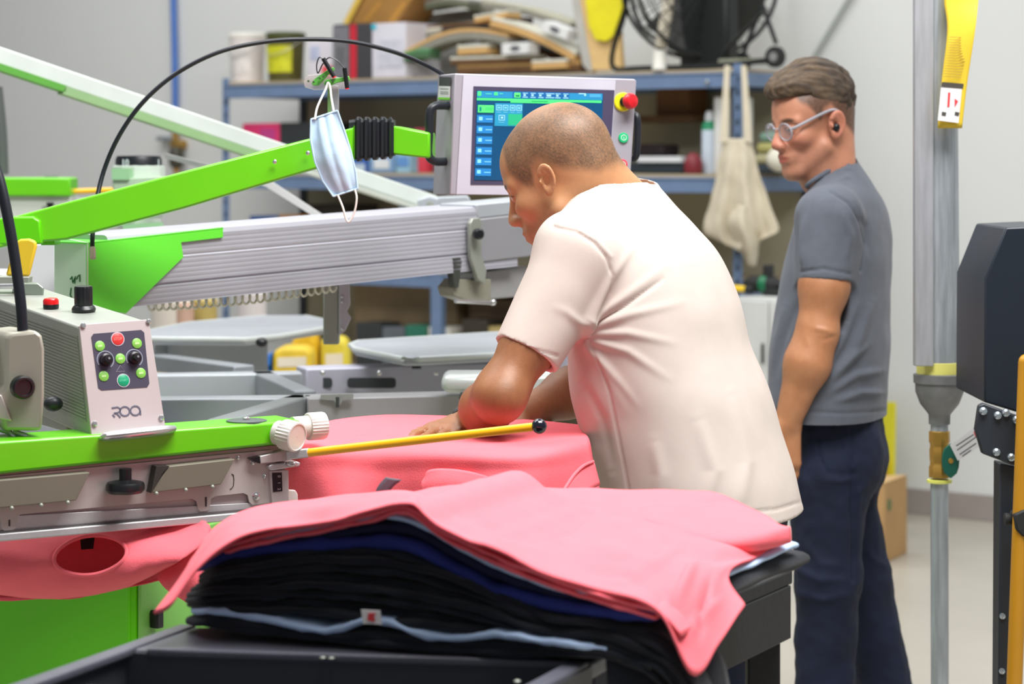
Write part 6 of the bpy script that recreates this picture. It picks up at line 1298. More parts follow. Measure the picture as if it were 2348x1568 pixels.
shoe(footL, FA, man1); shoe(footR, FA, man1)
# wristband
wd_ = (wr_l - el_l).normalized(); wu, ww, _ = frame_of(wd_); wc0 = wr_l - wd_ * 0.012
MB().tube([wc0 + (wu * math.cos(a) + ww * math.sin(a)) * 0.0325 for a in [2 * math.pi * i / 30 for i in range(30)]], 0.0042, 8, closed=True).build('wristband', M_black, man1)
# ---------------------------------------------------------------- man 2, standing in grey t-shirt
D2 = 5.70; F2 = V((-0.940, 0.342, 0)); L2 = V((-0.342, -0.940, 0))
HC2 = at(1864, 276, 5.68); R2 = head_frame(math.radians(-24), math.radians(13), 0.0); S2 = 0.972
def H2(x, y, z): return V(tuple(A3(HC2) + R2 @ (np.array((x, y, z)) * S2)))
hp = place_prims(head_prims(thin=0.004, jaw=0.006), HC2, R2, S2)
hp += [(f_cone(H2(-0.03, 0, -0.04), at(1898, 402, 5.69), 0.053, 0.058), 0.03, '+'), (f_cone(H2(-0.060, 0, -0.0), at(1912, 378, 5.69), 0.042, 0.046), 0.03, '+'), (f_cone(H2(0.03, 0.0, -0.09), at(1880, 410, 5.68), 0.03, 0.04), 0.03, '+'),
       (f_cone(H2(0.1, 0.036, -0.066), H2(0.082, 0.045, -0.088), 0.003, 0.003), 0.006, '-')]
hv2, hf2 = surface(hp, A3(HC2) - np.array((0.2, 0.2, 0.2)), A3(HC2) + np.array((0.2, 0.2, 0.2)), 0.003, 1)
SK2, RD2, ST2, HR2 = c_(196, 136, 108), c_(198, 106, 92), c_(150, 104, 84), c_(74, 58, 46)
hc2 = head_colours(hv2, HC2, R2, S2, SK2, RD2, ST2, HR2, 'fade')
shl2, el2, wr2 = at(1898, 500, 5.53), at(1872, 765, 5.50), at(1806, 968, 5.50)
shr2, er2, wrr2 = at(1945, 500, 5.87), at(1915, 760, 5.93), at(1850, 960, 5.92)
bp = [(f_cone(shl2 + V((0, 0.01, -0.02)), at(1890, 655, 5.51), 0.044, 0.053), 0.03, '+'), (f_cone(at(1890, 655, 5.51), el2, 0.054, 0.043), 0.03, '+'), (f_ell(at(1892, 762, 5.49), (0.026, 0.03, 0.03)), 0.02, '+'),
      (f_cone(el2, at(1852, 832, 5.495), 0.042, 0.049), 0.03, '+'), (f_cone(at(1852, 832, 5.495), wr2, 0.049, 0.030), 0.03, '+'),
      (f_cone(shr2 + V((0, 0, -0.02)), er2, 0.044, 0.045), 0.03, '+'), (f_cone(er2, wrr2, 0.045, 0.03), 0.03, '+'), (f_cone(shl2 - UP * 0.02, shr2 - UP * 0.02, 0.04, 0.04), 0.03, '+'), (f_cone(at(1905, 960, 5.70), at(1925, 540, 5.7), 0.09, 0.08), 0.03, '+'), (f_cone(at(1925, 520, 5.7), at(1905, 420, 5.69), 0.05, 0.05), 0.03, '+')]
bp += hand_prims(wr2, at(1800, 1060, 5.49) - wr2, (0.35, -0.94, 0), 1, 0.35, 1.0) + hand_prims(wrr2, at(1842, 1060, 5.93) - wrr2, (-0.35, 0.94, 0), -1, 0.3, 1.0)
hip2 = at(1915, 1020, 5.70)
fL2, fR2 = V((at(1905, 1500, 5.60).x - 0.02, 5.60, 0.09)), V((at(2040, 1500, 5.82).x + 0.03, 5.82, 0.09))
kL2, kR2 = at(1902, 1330, 5.58), at(1980, 1330, 5.80)
bp += [(f_cone(hip2 + L2 * 0.08, kL2, 0.08, 0.055), 0.04, '+'), (f_cone(kL2, fL2, 0.054, 0.04), 0.03, '+'), (f_cone(at(1928, 1090, 5.79), kR2, 0.058, 0.048), 0.02, '+'), (f_cone(kR2, fR2, 0.046, 0.04), 0.02, '+')]
bv2, bf2 = surface(bp, (0.5, 5.36, 0.02), (1.15, 6.08, 1.52), 0.0048, 1)
bc2 = arm_colours(bv2, c_(186, 130, 92), c_(166, 108, 72), RD2)
bv2 = sculpt(bv2, bf2, [([(1868, 752), (1895, 758), (1915, 764)], 5, 0.003, 1), ([(1880, 780), (1900, 776), (1915, 770)], 4, -0.003, 1), ([(1850, 720), (1846, 770), (1858, 800)], 9, 0.002, 1)])
man2 = link_mesh('person', nmesh('person', [(hv2, hf2), (bv2, bf2)], [hc2, bc2]), M_skin2, angle=180)
tag(man2, 'standing man with brown hair and clear glasses in a grey t-shirt and dark jeans', 'person')
tee2 = f_loft([st(1896, 972, 5.70, 0.208, 0.132), st(1900, 880, 5.70, 0.208, 0.134), st(1904, 790, 5.70, 0.205, 0.135), st(1916, 660, 5.70, 0.205, 0.124), st(1930, 540, 5.70, 0.20, 0.110), st(1934, 470, 5.70, 0.175, 0.092), st(1930, 425, 5.70, 0.115, 0.070), st(1918, 388, 5.70, 0.070, 0.058), st(1910, 360, 5.695, 0.058, 0.054)], L2, F2, 2.2)
hem2 = at(1893, 646, 5.512); sd2 = (hem2 - shl2).normalized(); hem2r = at(1925, 640, 5.90); sd2r = (hem2r - shr2).normalized()
s2 = f_cone(at(1900, 498, 5.53), hem2 + sd2 * 0.05, 0.073, 0.0605)
s2c = lambda P: np.maximum(s2(P), (P - A3(hem2)) @ A3(sd2))
tp = [(tee2, 0, '+'), (f_cone(at(1930, 445, 5.66), at(1906, 500, 5.55), 0.042, 0.067), 0.04, '+'), (f_cone(at(1930, 420, 5.74), at(1945, 480, 5.86), 0.05, 0.068), 0.04, '+'), (s2c, 0.026, '+'), (f_cone(shr2, hem2r, 0.072, 0.064), 0.026, '+'),
      (f_cone(hem2 - sd2 * 0.015, hem2 + sd2 * 0.08, 0.0545, 0.0545), 0.004, '-'), (f_cone(H2(-0.03, 0, -0.04), at(1898, 404, 5.69), 0.059, 0.063), 0.005, '-'), (f_cone(H2(-0.060, 0, -0.0), at(1914, 377, 5.69), 0.046, 0.050), 0.005, '-'), (f_cone(H2(0.035, 0.0, -0.09), at(1862, 400, 5.68), 0.045, 0.048), 0.008, '-'), (f_cone(at(1896, 1010, 5.7), at(1896, 950, 5.7), 0.122, 0.118), 0.01, '-')]
tv, tf = surface(tp, (0.5, 5.38, 0.92), (1.1, 6.02, 1.56), 0.0042, 2)
F_ = [([(1905, 440), (1945, 465), (1972, 505), (1985, 560), (1975, 620)], 3.5, -0.0028, 0), ([(1838, 622), (1890, 616), (1950, 628)], 3, -0.0018, 0), ([(1760, 938), (1850, 944), (1940, 948), (2036, 940)], 3, -0.0018, 0),
      ([(1960, 700), (1925, 790), (1890, 850)], 9, 0.005, 1), ([(2000, 690), (1960, 800), (1905, 880)], 10, 0.005, 1), ([(1905, 900), (1960, 860), (2020, 850)], 8, 0.005, 1), ([(1920, 920), (1970, 900), (2025, 900)], 7, 0.005, 1), ([(1900, 870), (1950, 820), (1990, 790)], 8, 0.004, 1),
      ([(1845, 500), (1840, 560), (1838, 610)], 8, 0.004, 1), ([(1822, 480), (1826, 560), (1828, 640)], 7, -0.006, 1), ([(1930, 480), (1950, 540), (1940, 600)], 9, 0.003, 1), ([(1800, 700), (1775, 780), (1765, 850)], 9, 0.004, 1), ([(1830, 690), (1795, 780), (1775, 860)], 8, -0.003, 1), ([(1900, 420), (1935, 408), (1950, 404)], 5, 0.0022, 1), ([(1890, 405), (1925, 388), (1950, 384)], 5, 0.0022, 1), ([(1960, 470), (1985, 520), (1992, 580)], 8, -0.004, 1)]
tv = sculpt(tv, tf, [(a_, b_, c__ * 1.7, d__) for a_, b_, c__, d__ in F_]); fr = 0.004 * vnoise(tv, 7, 5) + 0.002 * vnoise(tv, 18, 2); tv = tv + normals_of(tv, tf) * fr[:, None]
cA, cB = at(1951, 370, 5.71), at(1852, 428, 5.66); cM = (cA + cB) / 2
col2 = MB(); col2.tube([cM + (cA - cB) / 2 * math.cos(a) + L2 * 0.064 * math.sin(a) for a in [2 * math.pi * i / 40 for i in range(40)]], 0.006, 8, closed=True)
t2 = link_mesh('t_shirt', nmesh('t_shirt', [(tv, tf)]), M_tee2, man2, angle=180); tag(t2, 'grey crew-neck t-shirt'); col2.build('collar', M_tee2, man2)
jp = [(f_loft([st(1902, 1130, 5.70, 0.15, 0.104), st(1918, 1060, 5.70, 0.172, 0.12), st(1918, 1000, 5.70, 0.172, 0.112), st(1912, 930, 5.70, 0.165, 0.108)], L2, F2, 2.2), 0, '+'), (f_ell(at(1974, 1050, 5.80), (0.062, 0.07, 0.085)), 0.03, '+'), (f_ell(at(1955, 1050, 5.62), (0.065, 0.07, 0.085)), 0.03, '+'),
      (f_cone(at(1898, 1120, 5.61), at(1898, 1330, 5.585), 0.094, 0.073), 0.04, '+'), (f_cone(at(1898, 1330, 5.585), V((fL2.x, fL2.y, 0.06)), 0.072, 0.068), 0.03, '+'), (f_cone(at(1932, 1125, 5.80), at(1978, 1330, 5.80), 0.080, 0.066), 0.03, '+'), (f_cone(at(1978, 1330, 5.80), V((fR2.x, fR2.y, 0.06)), 0.066, 0.068), 0.03, '+')]
jv, jf = surface(jp, (0.5, 5.42, 0.0), (1.2, 6.0, 1.02), 0.006, 2)
jv = sculpt(jv, jf, [([(1876, 1000), (1880, 1050), (1898, 1086), (1950, 1088)], 3.5, -0.003, 0), ([(1958, 1085), (1956, 1200), (1958, 1330)], 6, -0.008, 0), ([(1960, 1095), (1930, 1105), (1890, 1100)], 7, 0.005, 1), ([(1990, 1100), (1970, 1130), (1965, 1180)], 7, 0.005, 1), ([(1820, 1300), (1880, 1330), (1940, 1330)], 9, 0.006, 1), ([(1835, 1360), (1890, 1375), (1950, 1360)], 9, 0.005, 1), ([(1840, 1240), (1880, 1290), (1930, 1300)], 9, 0.004, 1), ([(1985, 1260), (2010, 1290), (2040, 1300)], 9, 0.005, 1), ([(1950, 980), (1960, 1040), (1950, 1085)], 4, -0.003, 0), ([(1930, 1000), (1945, 1030), (1955, 1060)], 6, 0.004, 1)])
jv = jv + normals_of(jv, jf) * (0.005 * vnoise(jv, 15, 2) + 0.002 * vnoise(jv, 40, 1))[:, None]
link_mesh('jeans', nmesh('jeans', [(jv, jf)]), M_jean, man2, angle=180)
shoe(fL2, F2, man2); shoe(fR2, F2, man2)
# hair: cap with ridged locks brushed from crown to forehead
hr = [(f_ell((-0.010, 0, 0.066), (0.1000, 0.0752, 0.086)), 0, '+'), (f_ell((0.052, 0, 0.094), (0.052, 0.060, 0.030)), 0.03, '+'), (f_ell((-0.055, 0, 0.05), (0.062, 0.066, 0.07)), 0.03, '+')]
hr.append((lambda P: np.maximum(P[:, 2] - 0.072, 0.03 - P[:, 0]), 0.010, '-'))
hrw = place_prims(hr, HC2, R2, S2)
hrv, hrf = surface(hrw, A3(HC2) - 0.16, A3(HC2) + 0.18, 0.003, 1)
Q = ((hrv - A3(HC2)) @ R2) / S2; ang = Q[:, 1] * 70 + 1.5 * np.sin(Q[:, 0] * 45 + Q[:, 1] * 20)
Qs = np.stack([Q[:, 0] * 0.35 + Q[:, 1] * 0.25, Q[:, 1] * 1.7 + Q[:, 0] * 0.4, Q[:, 2] * 0.9 - Q[:, 0] * 0.3], 1); wv = 0.0046 * vnoise(Qs, 48) + 0.003 * vnoise(Qs, 100, 3.0) + 0.002 * vnoise(Q, 24)
hrv = hrv + normals_of(hrv, hrf) * wv[:, None]
hcol = mixc(np.tile(c_(104, 84, 62), (len(Q), 1)), c_(58, 46, 36), np.clip(0.45 + 0.7 * vnoise(Qs, 90, 7.0) + 0.4 * sstep(0.0, -0.06, Q[:, 0]), 0, 1))
M_hair = mat('hair_brown', (90, 70, 50), 0.55, vcol=True, var=0.25, vscale=120, bump=0.5, bscale=900)
tag(link_mesh('hair', nmesh('hair', [(hrv, hrf)], [hcol]), M_hair, man2, angle=180), 'short brown hair brushed forward')
# glasses
gl = None
M_gl = mat('clear_frame', (176, 176, 186), 0.2, var=0.02, alpha=0.8); M_lens = mat('lens_glass', (206, 206, 214), 0.05, alpha=0.13, spec=0.8)
lens_c = {}
fr_ = MB()
for s in (1, -1):
    ring_ = [H2(0.104 - 0.20 * (abs(0.033 + 0.021 * math.cos(a))) ** 1.0 * 0.5, s * (0.034 + 0.0255 * math.cos(a)), -0.008 + 0.0195 * math.sin(a) + (0.002 if math.sin(a) > 0 else 0)) for a in [2 * math.pi * i / 26 for i in range(26)]]
    fr_.tube(ring_, 0.002, 6, closed=True); lens_c[s] = ring_
    fr_.tube(catmull([H2(0.096, s * 0.056, 0.0), H2(0.085, s * 0.066, 0.003), H2(0.05, s * 0.074, 0.012), H2(0.0, s * 0.080, 0.022), H2(-0.022, s * 0.081, 0.018), H2(-0.03, s * 0.081, 0.002)], 5), 0.0034, 8)
fr_.tube(catmull([H2(0.104, 0.011, 0.002), H2(0.112, 0, 0.004), H2(0.104, -0.011, 0.002)], 4), 0.0015, 6)
gl = fr_.build('glasses', M_gl, man2)
for s in (1, -1): MB().prism(lens_c[s], V(tuple(R2 @ np.array((0.0012, 0, 0))))).build('lens', M_lens, gl, smooth=False)
eb_ = MB(); eb_.ball(H2(-0.008, 0.087, -0.020), 0.0085, sq=(1.0, 0.8, 1.1)); eb_.build('earbud', mat('earbud_black', (14, 18, 24), 0.35), man2)
# ================================================================ shirts, table, cart
M_pink = mat('coral_jersey', (252, 112, 124), 0.9, var=0.03, vscale=30, bump=0.15, bscale=380)
M_navy_c = mat('black_navy_jersey', (12, 17, 29), 0.9, var=0.25, vscale=20, bump=0.15, bscale=350, sheen=0.12)
M_royal = mat('royal_jersey', (34, 46, 122), 0.9, var=0.12, vscale=20, bump=0.2, bscale=350)
M_sky = mat('light_blue_jersey', (190, 214, 248), 0.9, var=0.06, vscale=20, bump=0.2, bscale=350)
ins = lambda p, q, t: p + (q - p) * t
M_red = M_pink
# ---- shirt on the man's platen
def row(pts): return [onz(x, y, z) if q == 'z' else at(x, y, z) for x, y, z, q in pts]
Zt = ZS + 0.006
top_b = [(655, 1000), (705, 985), (770, 964), (880, 952), (1000, 953), (1120, 957), (1240, 966), (1330, 980)]
top_f = [(655, 1024), (700, 1027), (780, 1029), (880, 1026), (1000, 1030), (1130, 1038), (1240, 1036), (1352, 1012)]
R_b = [onz(x, y, Zt) for x, y in top_b]; R_f = [onz(x, y, Zt) for x, y in top_f]
lerp = lambda a, b, t: a + (b - a) * t
R0 = [p + V((0, 0.02, -0.10)) for p in R_b]
Rm = [lerp(a, b, 0.5) + V((0, 0, 0.001)) for a, b in zip(R_b, R_f)]
drop = [(652, 1085), (695, 1082), (780, 1082), (880, 1090), (1000, 1085), (1130, 1088), (1240, 1082), (1360, 1062)]
Rd = [at(x, y, max(p.y - 0.012, 4.11 - 0.02 * i)) for i, ((x, y), p) in enumerate(zip(drop, R_f))]
bot = [(650, 1185), (692, 1190), (780, 1200), (880, 1190), (1000, 1200), (1130, 1195), (1250, 1180), (1378, 1140)]
Rz = [at(x, y, max(p.y - 0.02, 4.11 - 0.02 * i) + 0.015 * math.sin(i * 2.2)) for i, ((x, y), p) in enumerate(zip(bot, R_f))]
G = sheet_grid([R0, [lerp(a, b, 0.06) for a, b in zip(R_b, R_f)], Rm, [lerp(a, b, 0.96) for a, b in zip(R_b, R_f)], Rd, Rz], 9, 12)
def drape_hook(Gr, zc=Zt, amp=0.010, seed=0.0):
    out = Gr.copy(); w = np.clip((zc - 0.012 - Gr[..., 2]) / 0.06, 0, 1)
    nz = np.array([[mnoise.noise(V((p[0] * 11 + seed, 0.3, p[2] * 3 + seed))) + 0.5 * mnoise.noise(V((p[0] * 26, 1.3 + seed, p[2] * 6))) for p in r] for r in Gr])
    out[..., 1] -= amp * nz * w; return out
G = drape_hook(G)
shirtA = thing('coral_t_shirt', 'coral t-shirt stretched over the platen under the bending man\'s hands', 't-shirt', at(1000, 1150, 4.1), group='coral t-shirts on the press')
mb = MB(); mb.grid(G, flip=True); mb.build('shirt_body', M_pink, shirtA, solid=0.003, angle=180)
sl = [[at(974, 1094, 4.066), at(985, 1078, 4.062), at(1030, 1076, 4.048), at(1090, 1084, 4.03), at(1160, 1106, 4.01)], [at(966, 1114, 4.056), at(990, 1112, 4.046), at(1036, 1112, 4.03), at(1096, 1120, 4.012), at(1180, 1135, 3.998)], [at(976, 1160, 4.052), at(1000, 1162, 4.04), at(1046, 1164, 4.026), at(1110, 1168, 4.008), at(1190, 1174, 3.996)]]
mb = MB(); mb.grid(sheet_grid(sl, 6, 6, 0.004, 16), flip=True); mb.build('sleeve', M_pink, shirtA, solid=0.003, angle=180)
mb = MB(); mb.grid(sheet_grid([[at(1296, 1118, 4.02), at(1318, 1090, 4.06), at(1340, 1070, 4.11), at(1362, 1060, 4.15)], [at(1312, 1155, 4.02), at(1336, 1135, 4.06), at(1360, 1120, 4.11), at(1376, 1112, 4.15)]], 5, 5), flip=True); mb.build('neck_opening', M_red, shirtA, solid=0.002, angle=180)
mb = MB(); mb.tube(catmull([at(1294, 1122, 4.015), at(1316, 1089, 4.055), at(1338, 1068, 4.10), at(1360, 1058, 4.145)], 6), 0.0028, 8); mb.build('neck_rib', M_pink, shirtA)
# ---- shirt hanging over the platen end at the lower left, neck hole facing out
shirtB = thing('coral_t_shirt', 'coral t-shirt with its dark neck hole hanging below the near print head', 't-shirt', at(200, 1370, 3.9), group='coral t-shirts on the press')
NH = 48; hole = []; outl = [(-120, 1236), (0, 1228), (120, 1214), (250, 1202), (380, 1192), (470, 1190), (482, 1212), (470, 1240), (440, 1268), (400, 1293), (350, 1318), (290, 1346), (210, 1364), (130, 1372), (60, 1370), (0, 1362), (-120, 1345)]
cxh, cyh = 207, 1274
# outline resampled by angle around the hole
def ray_out(a):
    best = None
    dx, dy = math.cos(a), math.sin(a)
    n = len(outl)
    for i in range(n):
        x1, y1 = outl[i]; x2, y2 = outl[(i + 1) % n]; ex, ey = x2 - x1, y2 - y1; den = dx * ey - dy * ex
        if abs(den) < 1e-9: continue
        t = ((x1 - cxh) * ey - (y1 - cyh) * ex) / den; u = ((x1 - cxh) * dy - (y1 - cyh) * dx) / den
        if t > 0 and 0 <= u <= 1 and (best is None or t < best): best = t
    return (cxh + dx * best, cyh + dy * best)
loops = []
for f in (0.0, 0.06, 0.2, 0.4, 0.6, 0.8, 0.93, 1.0):
    L_ = []
    for i in range(NH):
        a = 2 * math.pi * i / NH; ca, sa = math.cos(a), math.sin(a)
        rot = -0.14; hx = 84 * ca; hy = 46 * sa * (1.0 if sa < 0 else 0.96); hx *= (1 - 0.12 * abs(sa) ** 3)
        h_ = (cxh + hx * math.cos(rot) - hy * math.sin(rot), cyh + hx * math.sin(rot) + hy * math.cos(rot)); th = math.atan2(h_[1] - cyh, h_[0] - cxh); o_ = ray_out(th)
        x, y = h_[0] + (o_[0] - h_[0]) * f, h_[1] + (o_[1] - h_[1]) * f
        vv_ = (y - 1200) / 170.0
        d = 3.965 - 0.075 * math.sin(min(max(vv_, 0), 1.0) * math.pi * 0.85) - 0.00008 * (x - 200) * -0.3 + 0.012 * math.sin(f * math.pi) * mnoise.noise(V((x * 0.012, y * 0.02, 0))) + (0.05 * f ** 6 if y > 1300 else 0)
        d += 0.006 * mnoise.noise(V((x * 0.008, y * 0.03, 3.0)))
        L_.append(at(x, y, d))
    loops.append(L_)
mb = MB(); mb.ring(loops); mb.build('shirt_body', M_pink, shirtB, solid=0.003, angle=180)
mb = MB(); mb.tube(loops[0], 0.0035, 8, closed=True); mb.build('neck_rib', M_pink, shirtB)
back_ = [[at(x, y - (x - 200) * 0.09 + (0 if k_ < 3 else -0.0004 * (x - 150) ** 2), d_) for x in (-120, 0, 110, 210, 310, 400, 455)] for k_, (y, d_) in enumerate(((1205, 4.12), (1262, 4.16), (1325, 4.12), (1364, 3.985)))]
mb = MB(); mb.grid(sheet_grid(back_, 4, 4, 0.004, 14), flip=True); mb.build('shirt_back', M_red, shirtB, solid=0.002, angle=180)
mb = MB(); mb.prism([at(x, y, 4.09) for x, y in ((184, 1236), (217, 1232), (214, 1258), (186, 1260))], (0, 0.001, 0)); mb.build('neck_label', mat('label_black', (20, 10, 14), 0.7), shirtB)
mb = MB(); mb.grid(sheet_grid([[at(478, 1200, 3.97), at(500, 1250, 3.97), at(520, 1300, 3.96), at(520, 1340, 3.96)], [at(420, 1275, 3.95), at(440, 1310, 3.93), at(460, 1350, 3.93), at(470, 1385, 3.94)], [at(358, 1314, 3.96), at(368, 1336, 3.94), at(400, 1366, 3.94), at(446, 1390, 3.95)]], 5, 5, 0.006, 14), flip=True); mb.build('sleeve', M_pink, shirtB, solid=0.003, angle=180)
# ---- black plastic utility cart in front
M_cart = mat('cart_plastic', (84, 85, 96), 0.42, var=0.08, vscale=20, bump=0.12, bscale=140); ZC = 0.893
C_tl, C_bl, C_tr = onz(432, 1436, ZC), onz(40, 1576, ZC), onz(432, 1436, ZC) + (onz(1362, 1528, ZC) - onz(290, 1496, ZC)) * 1.0; C_br = C_tr + (C_bl - C_tl)
ct = thing('utility_cart', 'dark grey plastic utility cart with recessed tray in the foreground', 'cart', ((C_tl + C_br) / 2).xy.to_3d())
ev = (C_bl - C_tl); ew = (C_tr - C_tl); evn, ewn = ev.normalized(), ew.normalized()
C_bl = C_tl + ev * 2.0; C_br = C_tr + ev * 2.0
led = 0.40
MB().prism([C_tl, C_tr, C_tr + ev * led, C_tl + ev * led], -UP * 0.025).build('ledge', M_cart, ct, bevel=0.006, segs=3)
lip0, lip1 = C_tl + ev * led, C_tr + ev * led
for a, b, nm in ((lip0 + ewn * 0.03, lip1 - ewn * 0.01, 'rim'), (C_tl, C_bl, 'rim'), (lip1 - ewn * 0.012, C_br - ewn * 0.012, 'rim'), (C_bl, C_br, 'rim')):
    m_ = MB(); m_.beam(a - UP * 0.003, b - UP * 0.003, 0.026 if (a - lip0).length > 0.06 else 0.012, 0.012); m_.build(nm, M_cart, ct, bevel=0.004, segs=3)
m_ = MB(); m_.prism([p - UP * 0.075 for p in (lip0, lip1, C_br, C_bl)], -UP * 0.008); m_.build('tray_floor', mat('cart_plastic_shaded', (50, 52, 58), 0.5), ct)  # shade of the recess painted in as a darker cart plastic
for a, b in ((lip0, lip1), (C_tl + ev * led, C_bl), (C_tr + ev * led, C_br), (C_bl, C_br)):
    d_ = (b - a).normalized(); m_ = MB(); m_.beam(a - UP * 0.04, b - UP * 0.04, 0.008, 0.072); m_.build('tray_wall', mat('cart_plastic_shaded', (50, 52, 58)), ct)
dv0 = C_tl + ev * 0.72 + ew * 0.03; m_ = MB(); m_.beam(dv0 - UP * 0.035, dv0 + ew * 0.94 - UP * 0.035, 0.01, 0.03); m_.build('tray_divider', M_cart, ct, bevel=0.003)
for p in (C_tl, C_tr, C_bl, C_br):
    q = ins(p, (C_tl + C_br) / 2, 0.08); m_ = MB(); m_.beam(V((q.x, q.y, 0.08)), V((q.x, q.y, ZC - 0.02)), 0.04, 0.04, up=(0, 1, 0)); m_.build('leg', M_cart, ct, bevel=0.006)
    MB().lathe(V((q.x - 0.012, q.y, 0.042)), (1, 0, 0), [(0, 0), (0.04, 0), (0.042, 0.004), (0.042, 0.02), (0.04, 0.024), (0, 0.024)], 18).build('caster', M_blk, ct)
m_ = MB(); m_.prism([p - UP * 0.6 for p in (C_tl, C_tr, C_br, C_bl)], -UP * 0.03); m_.build('lower_shelf', M_cart, ct, bevel=0.004)
for x_, y_ in ((740, 1508), (760, 1509), (1186, 1562)):
    MB().ball(onz(x_, y_, ZC - 0.002), 0.0045, sq=(1, 1, 0.5)).build('rivet', M_alud, ct)
# ---- black wooden table
ZT = 0.893
M_tblk = mat('black_stained_wood', (13, 15, 19), 0.6, var=0.3, vscale=6, aniso=(3, 3, 40), bump=0.15, bscale=60)
FR_ = C_tr - evn * 0.03; BR_ = onz(1818, 1306, ZT); FL_ = C_tl - evn * 0.03 + ewn * 0.02; BL_ = FL_ + (BR_ - FR_)
tb = thing('black_table', 'black wooden work table carrying the right end of the shirt stack', 'table', ((FR_ + BL_) / 2).xy.to_3d())
MB().prism([FR_, BR_, BL_, FL_], -UP * 0.022).build('table_top', M_tblk, tb, bevel=0.003)
cen_ = (FR_ + BL_) / 2
cor = [ins(p, cen_, 0.03) for p in (FR_, BR_, BL_, FL_)]
for i in range(4):
    a, b = cor[i], cor[(i + 1) % 4]; m_ = MB(); m_.beam(a - UP * 0.063, b - UP * 0.063, 0.02, 0.082); m_.build('apron', M_tblk, tb, bevel=0.002)
for p in cor:
    q = ins(p, cen_, 0.09); m_ = MB(); m_.beam(V((q.x, q.y, 0)), V((q.x, q.y, ZT - 0.03)), 0.05, 0.045, up=(0, 1, 0)); m_.build('leg', M_tblk, tb, bevel=0.003)
# ---- stack of folded shirts
BV = V((0.39, 0.92, 0)).normalized()
def dfr(x): return 3.20 - (min(max(x, 400), 1700) - 440) * 0.20 / 940
def layer(name, label, pts, th, m, back=0.42, bv=BV, dz=0.0, group='folded shirts stacked on the table', seed=0.0, dof=0.0, amp=1.0, zmin=None, df=dfr, ends=0.85):
    """folded shirt: rounded front edge along pts (pixels), thickness th pixels, running back along bv"""
    pts = list(pts); pts[0] = (pts[0][0] + 16 * math.sin(seed * 4.1), pts[0][1]); P_ = catmull([(x, y, 0) for x, y in pts], 7); n = len(P_); L_ = []
    for i, (x, y, _) in enumerate(P_):
        y += amp * (3.0 * mnoise.noise(V((x * 0.011 + seed, seed * 3.7, 0))) + 2.2 * mnoise.noise(V((x * 0.035, seed * 5.1, 1.0))))
        d = df(x) + dof + amp * 0.008 * mnoise.noise(V((x * 0.012, seed * 2.3, 5.0))); c = at(x, y, d); t = th * d / FPX / 2
        tt = t * (0.8 + 0.4 * mnoise.noise(V((x * 0.02, seed, 9.0))))
        if df is dfr: d += 0.05 * max(0.0, 1 - (x - P_[0][0]) / 45.0) ** 2; c = at(x, y, d)
        e = min(1.0, ends + 2.2 * min(i, n - 1 - i) / 7.0)
        tt *= e
        cs = []; bk = back * (1.0 if x < 1390 or df is not dfr else max(0.12, 1 - (x - 1390) / 130.0))
        for u_, w_ in ((back, 0.8), (back * 0.6, 0.85), (back * 0.25, 0.95), (t * 2.2, 1.0), (t * 0.7, 0.92), (t * 0.15, 0.6), (0, 0.15), (t * 0.1, -0.4), (t * 0.6, -0.85), (t * 2.0, -1.0), (back * 0.25, -0.98), (back * 0.6, -0.95), (back, -0.9)):
            p = c + bv * (u_ if u_ < back * 0.2 else u_ / back * bk) + UP * (tt * w_ + dz * (u_ / back) ** 1.0)
            if zmin is not None and p.z < zmin: p.z = zmin + 0.0004 * w_
            cs.append(p)
        L_.append(cs)
    mb = MB(); mb.ring(L_); k = len(L_[0]); mb.f += [tuple(range(k)), tuple((n - 1) * k + j_ for j_ in range(k - 1, -1, -1))]; mb.m += [0, 0]
    return mb.build(name, m, angle=70, label=label, cat='t-shirt', group=group)
bottom = [(438, 1424), (560, 1446), (720, 1462), (860, 1478), (1000, 1490), (1180, 1500), (1380, 1504), (1500, 1556), (1560, 1640)]
topb = [(440, 1322), (500, 1296), (600, 1280), (760, 1268), (890, 1262), (990, 1296), (1100, 1345), (1250, 1402), (1400, 1436), (1530, 1500), (1610, 1610)]
tx = np.array(topb, float); bx_ = np.array(bottom, float)
def between(f):
    xs = [440, 500, 590, 700, 800, 900, 1000, 1120, 1250, 1390]; o = [(x, np.interp(x, bx_[:, 0], bx_[:, 1]) * (1 - f) + np.interp(x, tx[:, 0], tx[:, 1]) * f) for x in xs]
    o = [(x, y + 6 * math.sin((x - 440) / 58.0) * math.sin(math.pi * min(1, (x - 430) / 300.0) * 0.5)) for x, y in o]
    ex, ey = 1500 + 35 * f, 1556 - 70 * f; return o + [(ex, ey), (1560 + 60 * f, 1640 - 20 * f)]
sky = [(442, 1402), (520, 1408), (600, 1420), (720, 1446), (780, 1440), (840, 1424), (900, 1432), (960, 1456), (1040, 1464), (1130, 1458), (1220, 1466), (1300, 1480), (1390, 1492)]
layer('black_t_shirt', 'black folded shirt at the very bottom of the stack', bottom, 24, M_navy_c, seed=1.0)
layer('black_t_shirt', 'black folded shirt just under the lower light blue shirt', [(438, 1420), (560, 1434), (720, 1458), (860, 1462), (1000, 1474), (1180, 1482), (1380, 1496), (1490, 1530)], 20, M_navy_c, seed=2.0)
lb = layer('light_blue_t_shirt', 'light blue folded shirt low in the stack with a small white label', sky, 24, M_sky, seed=3.0, amp=1.4, dof=-0.006)
fr_n = ['lowest', 'second', 'third', 'fourth', 'fifth', 'sixth', 'seventh', 'eighth', 'ninth']
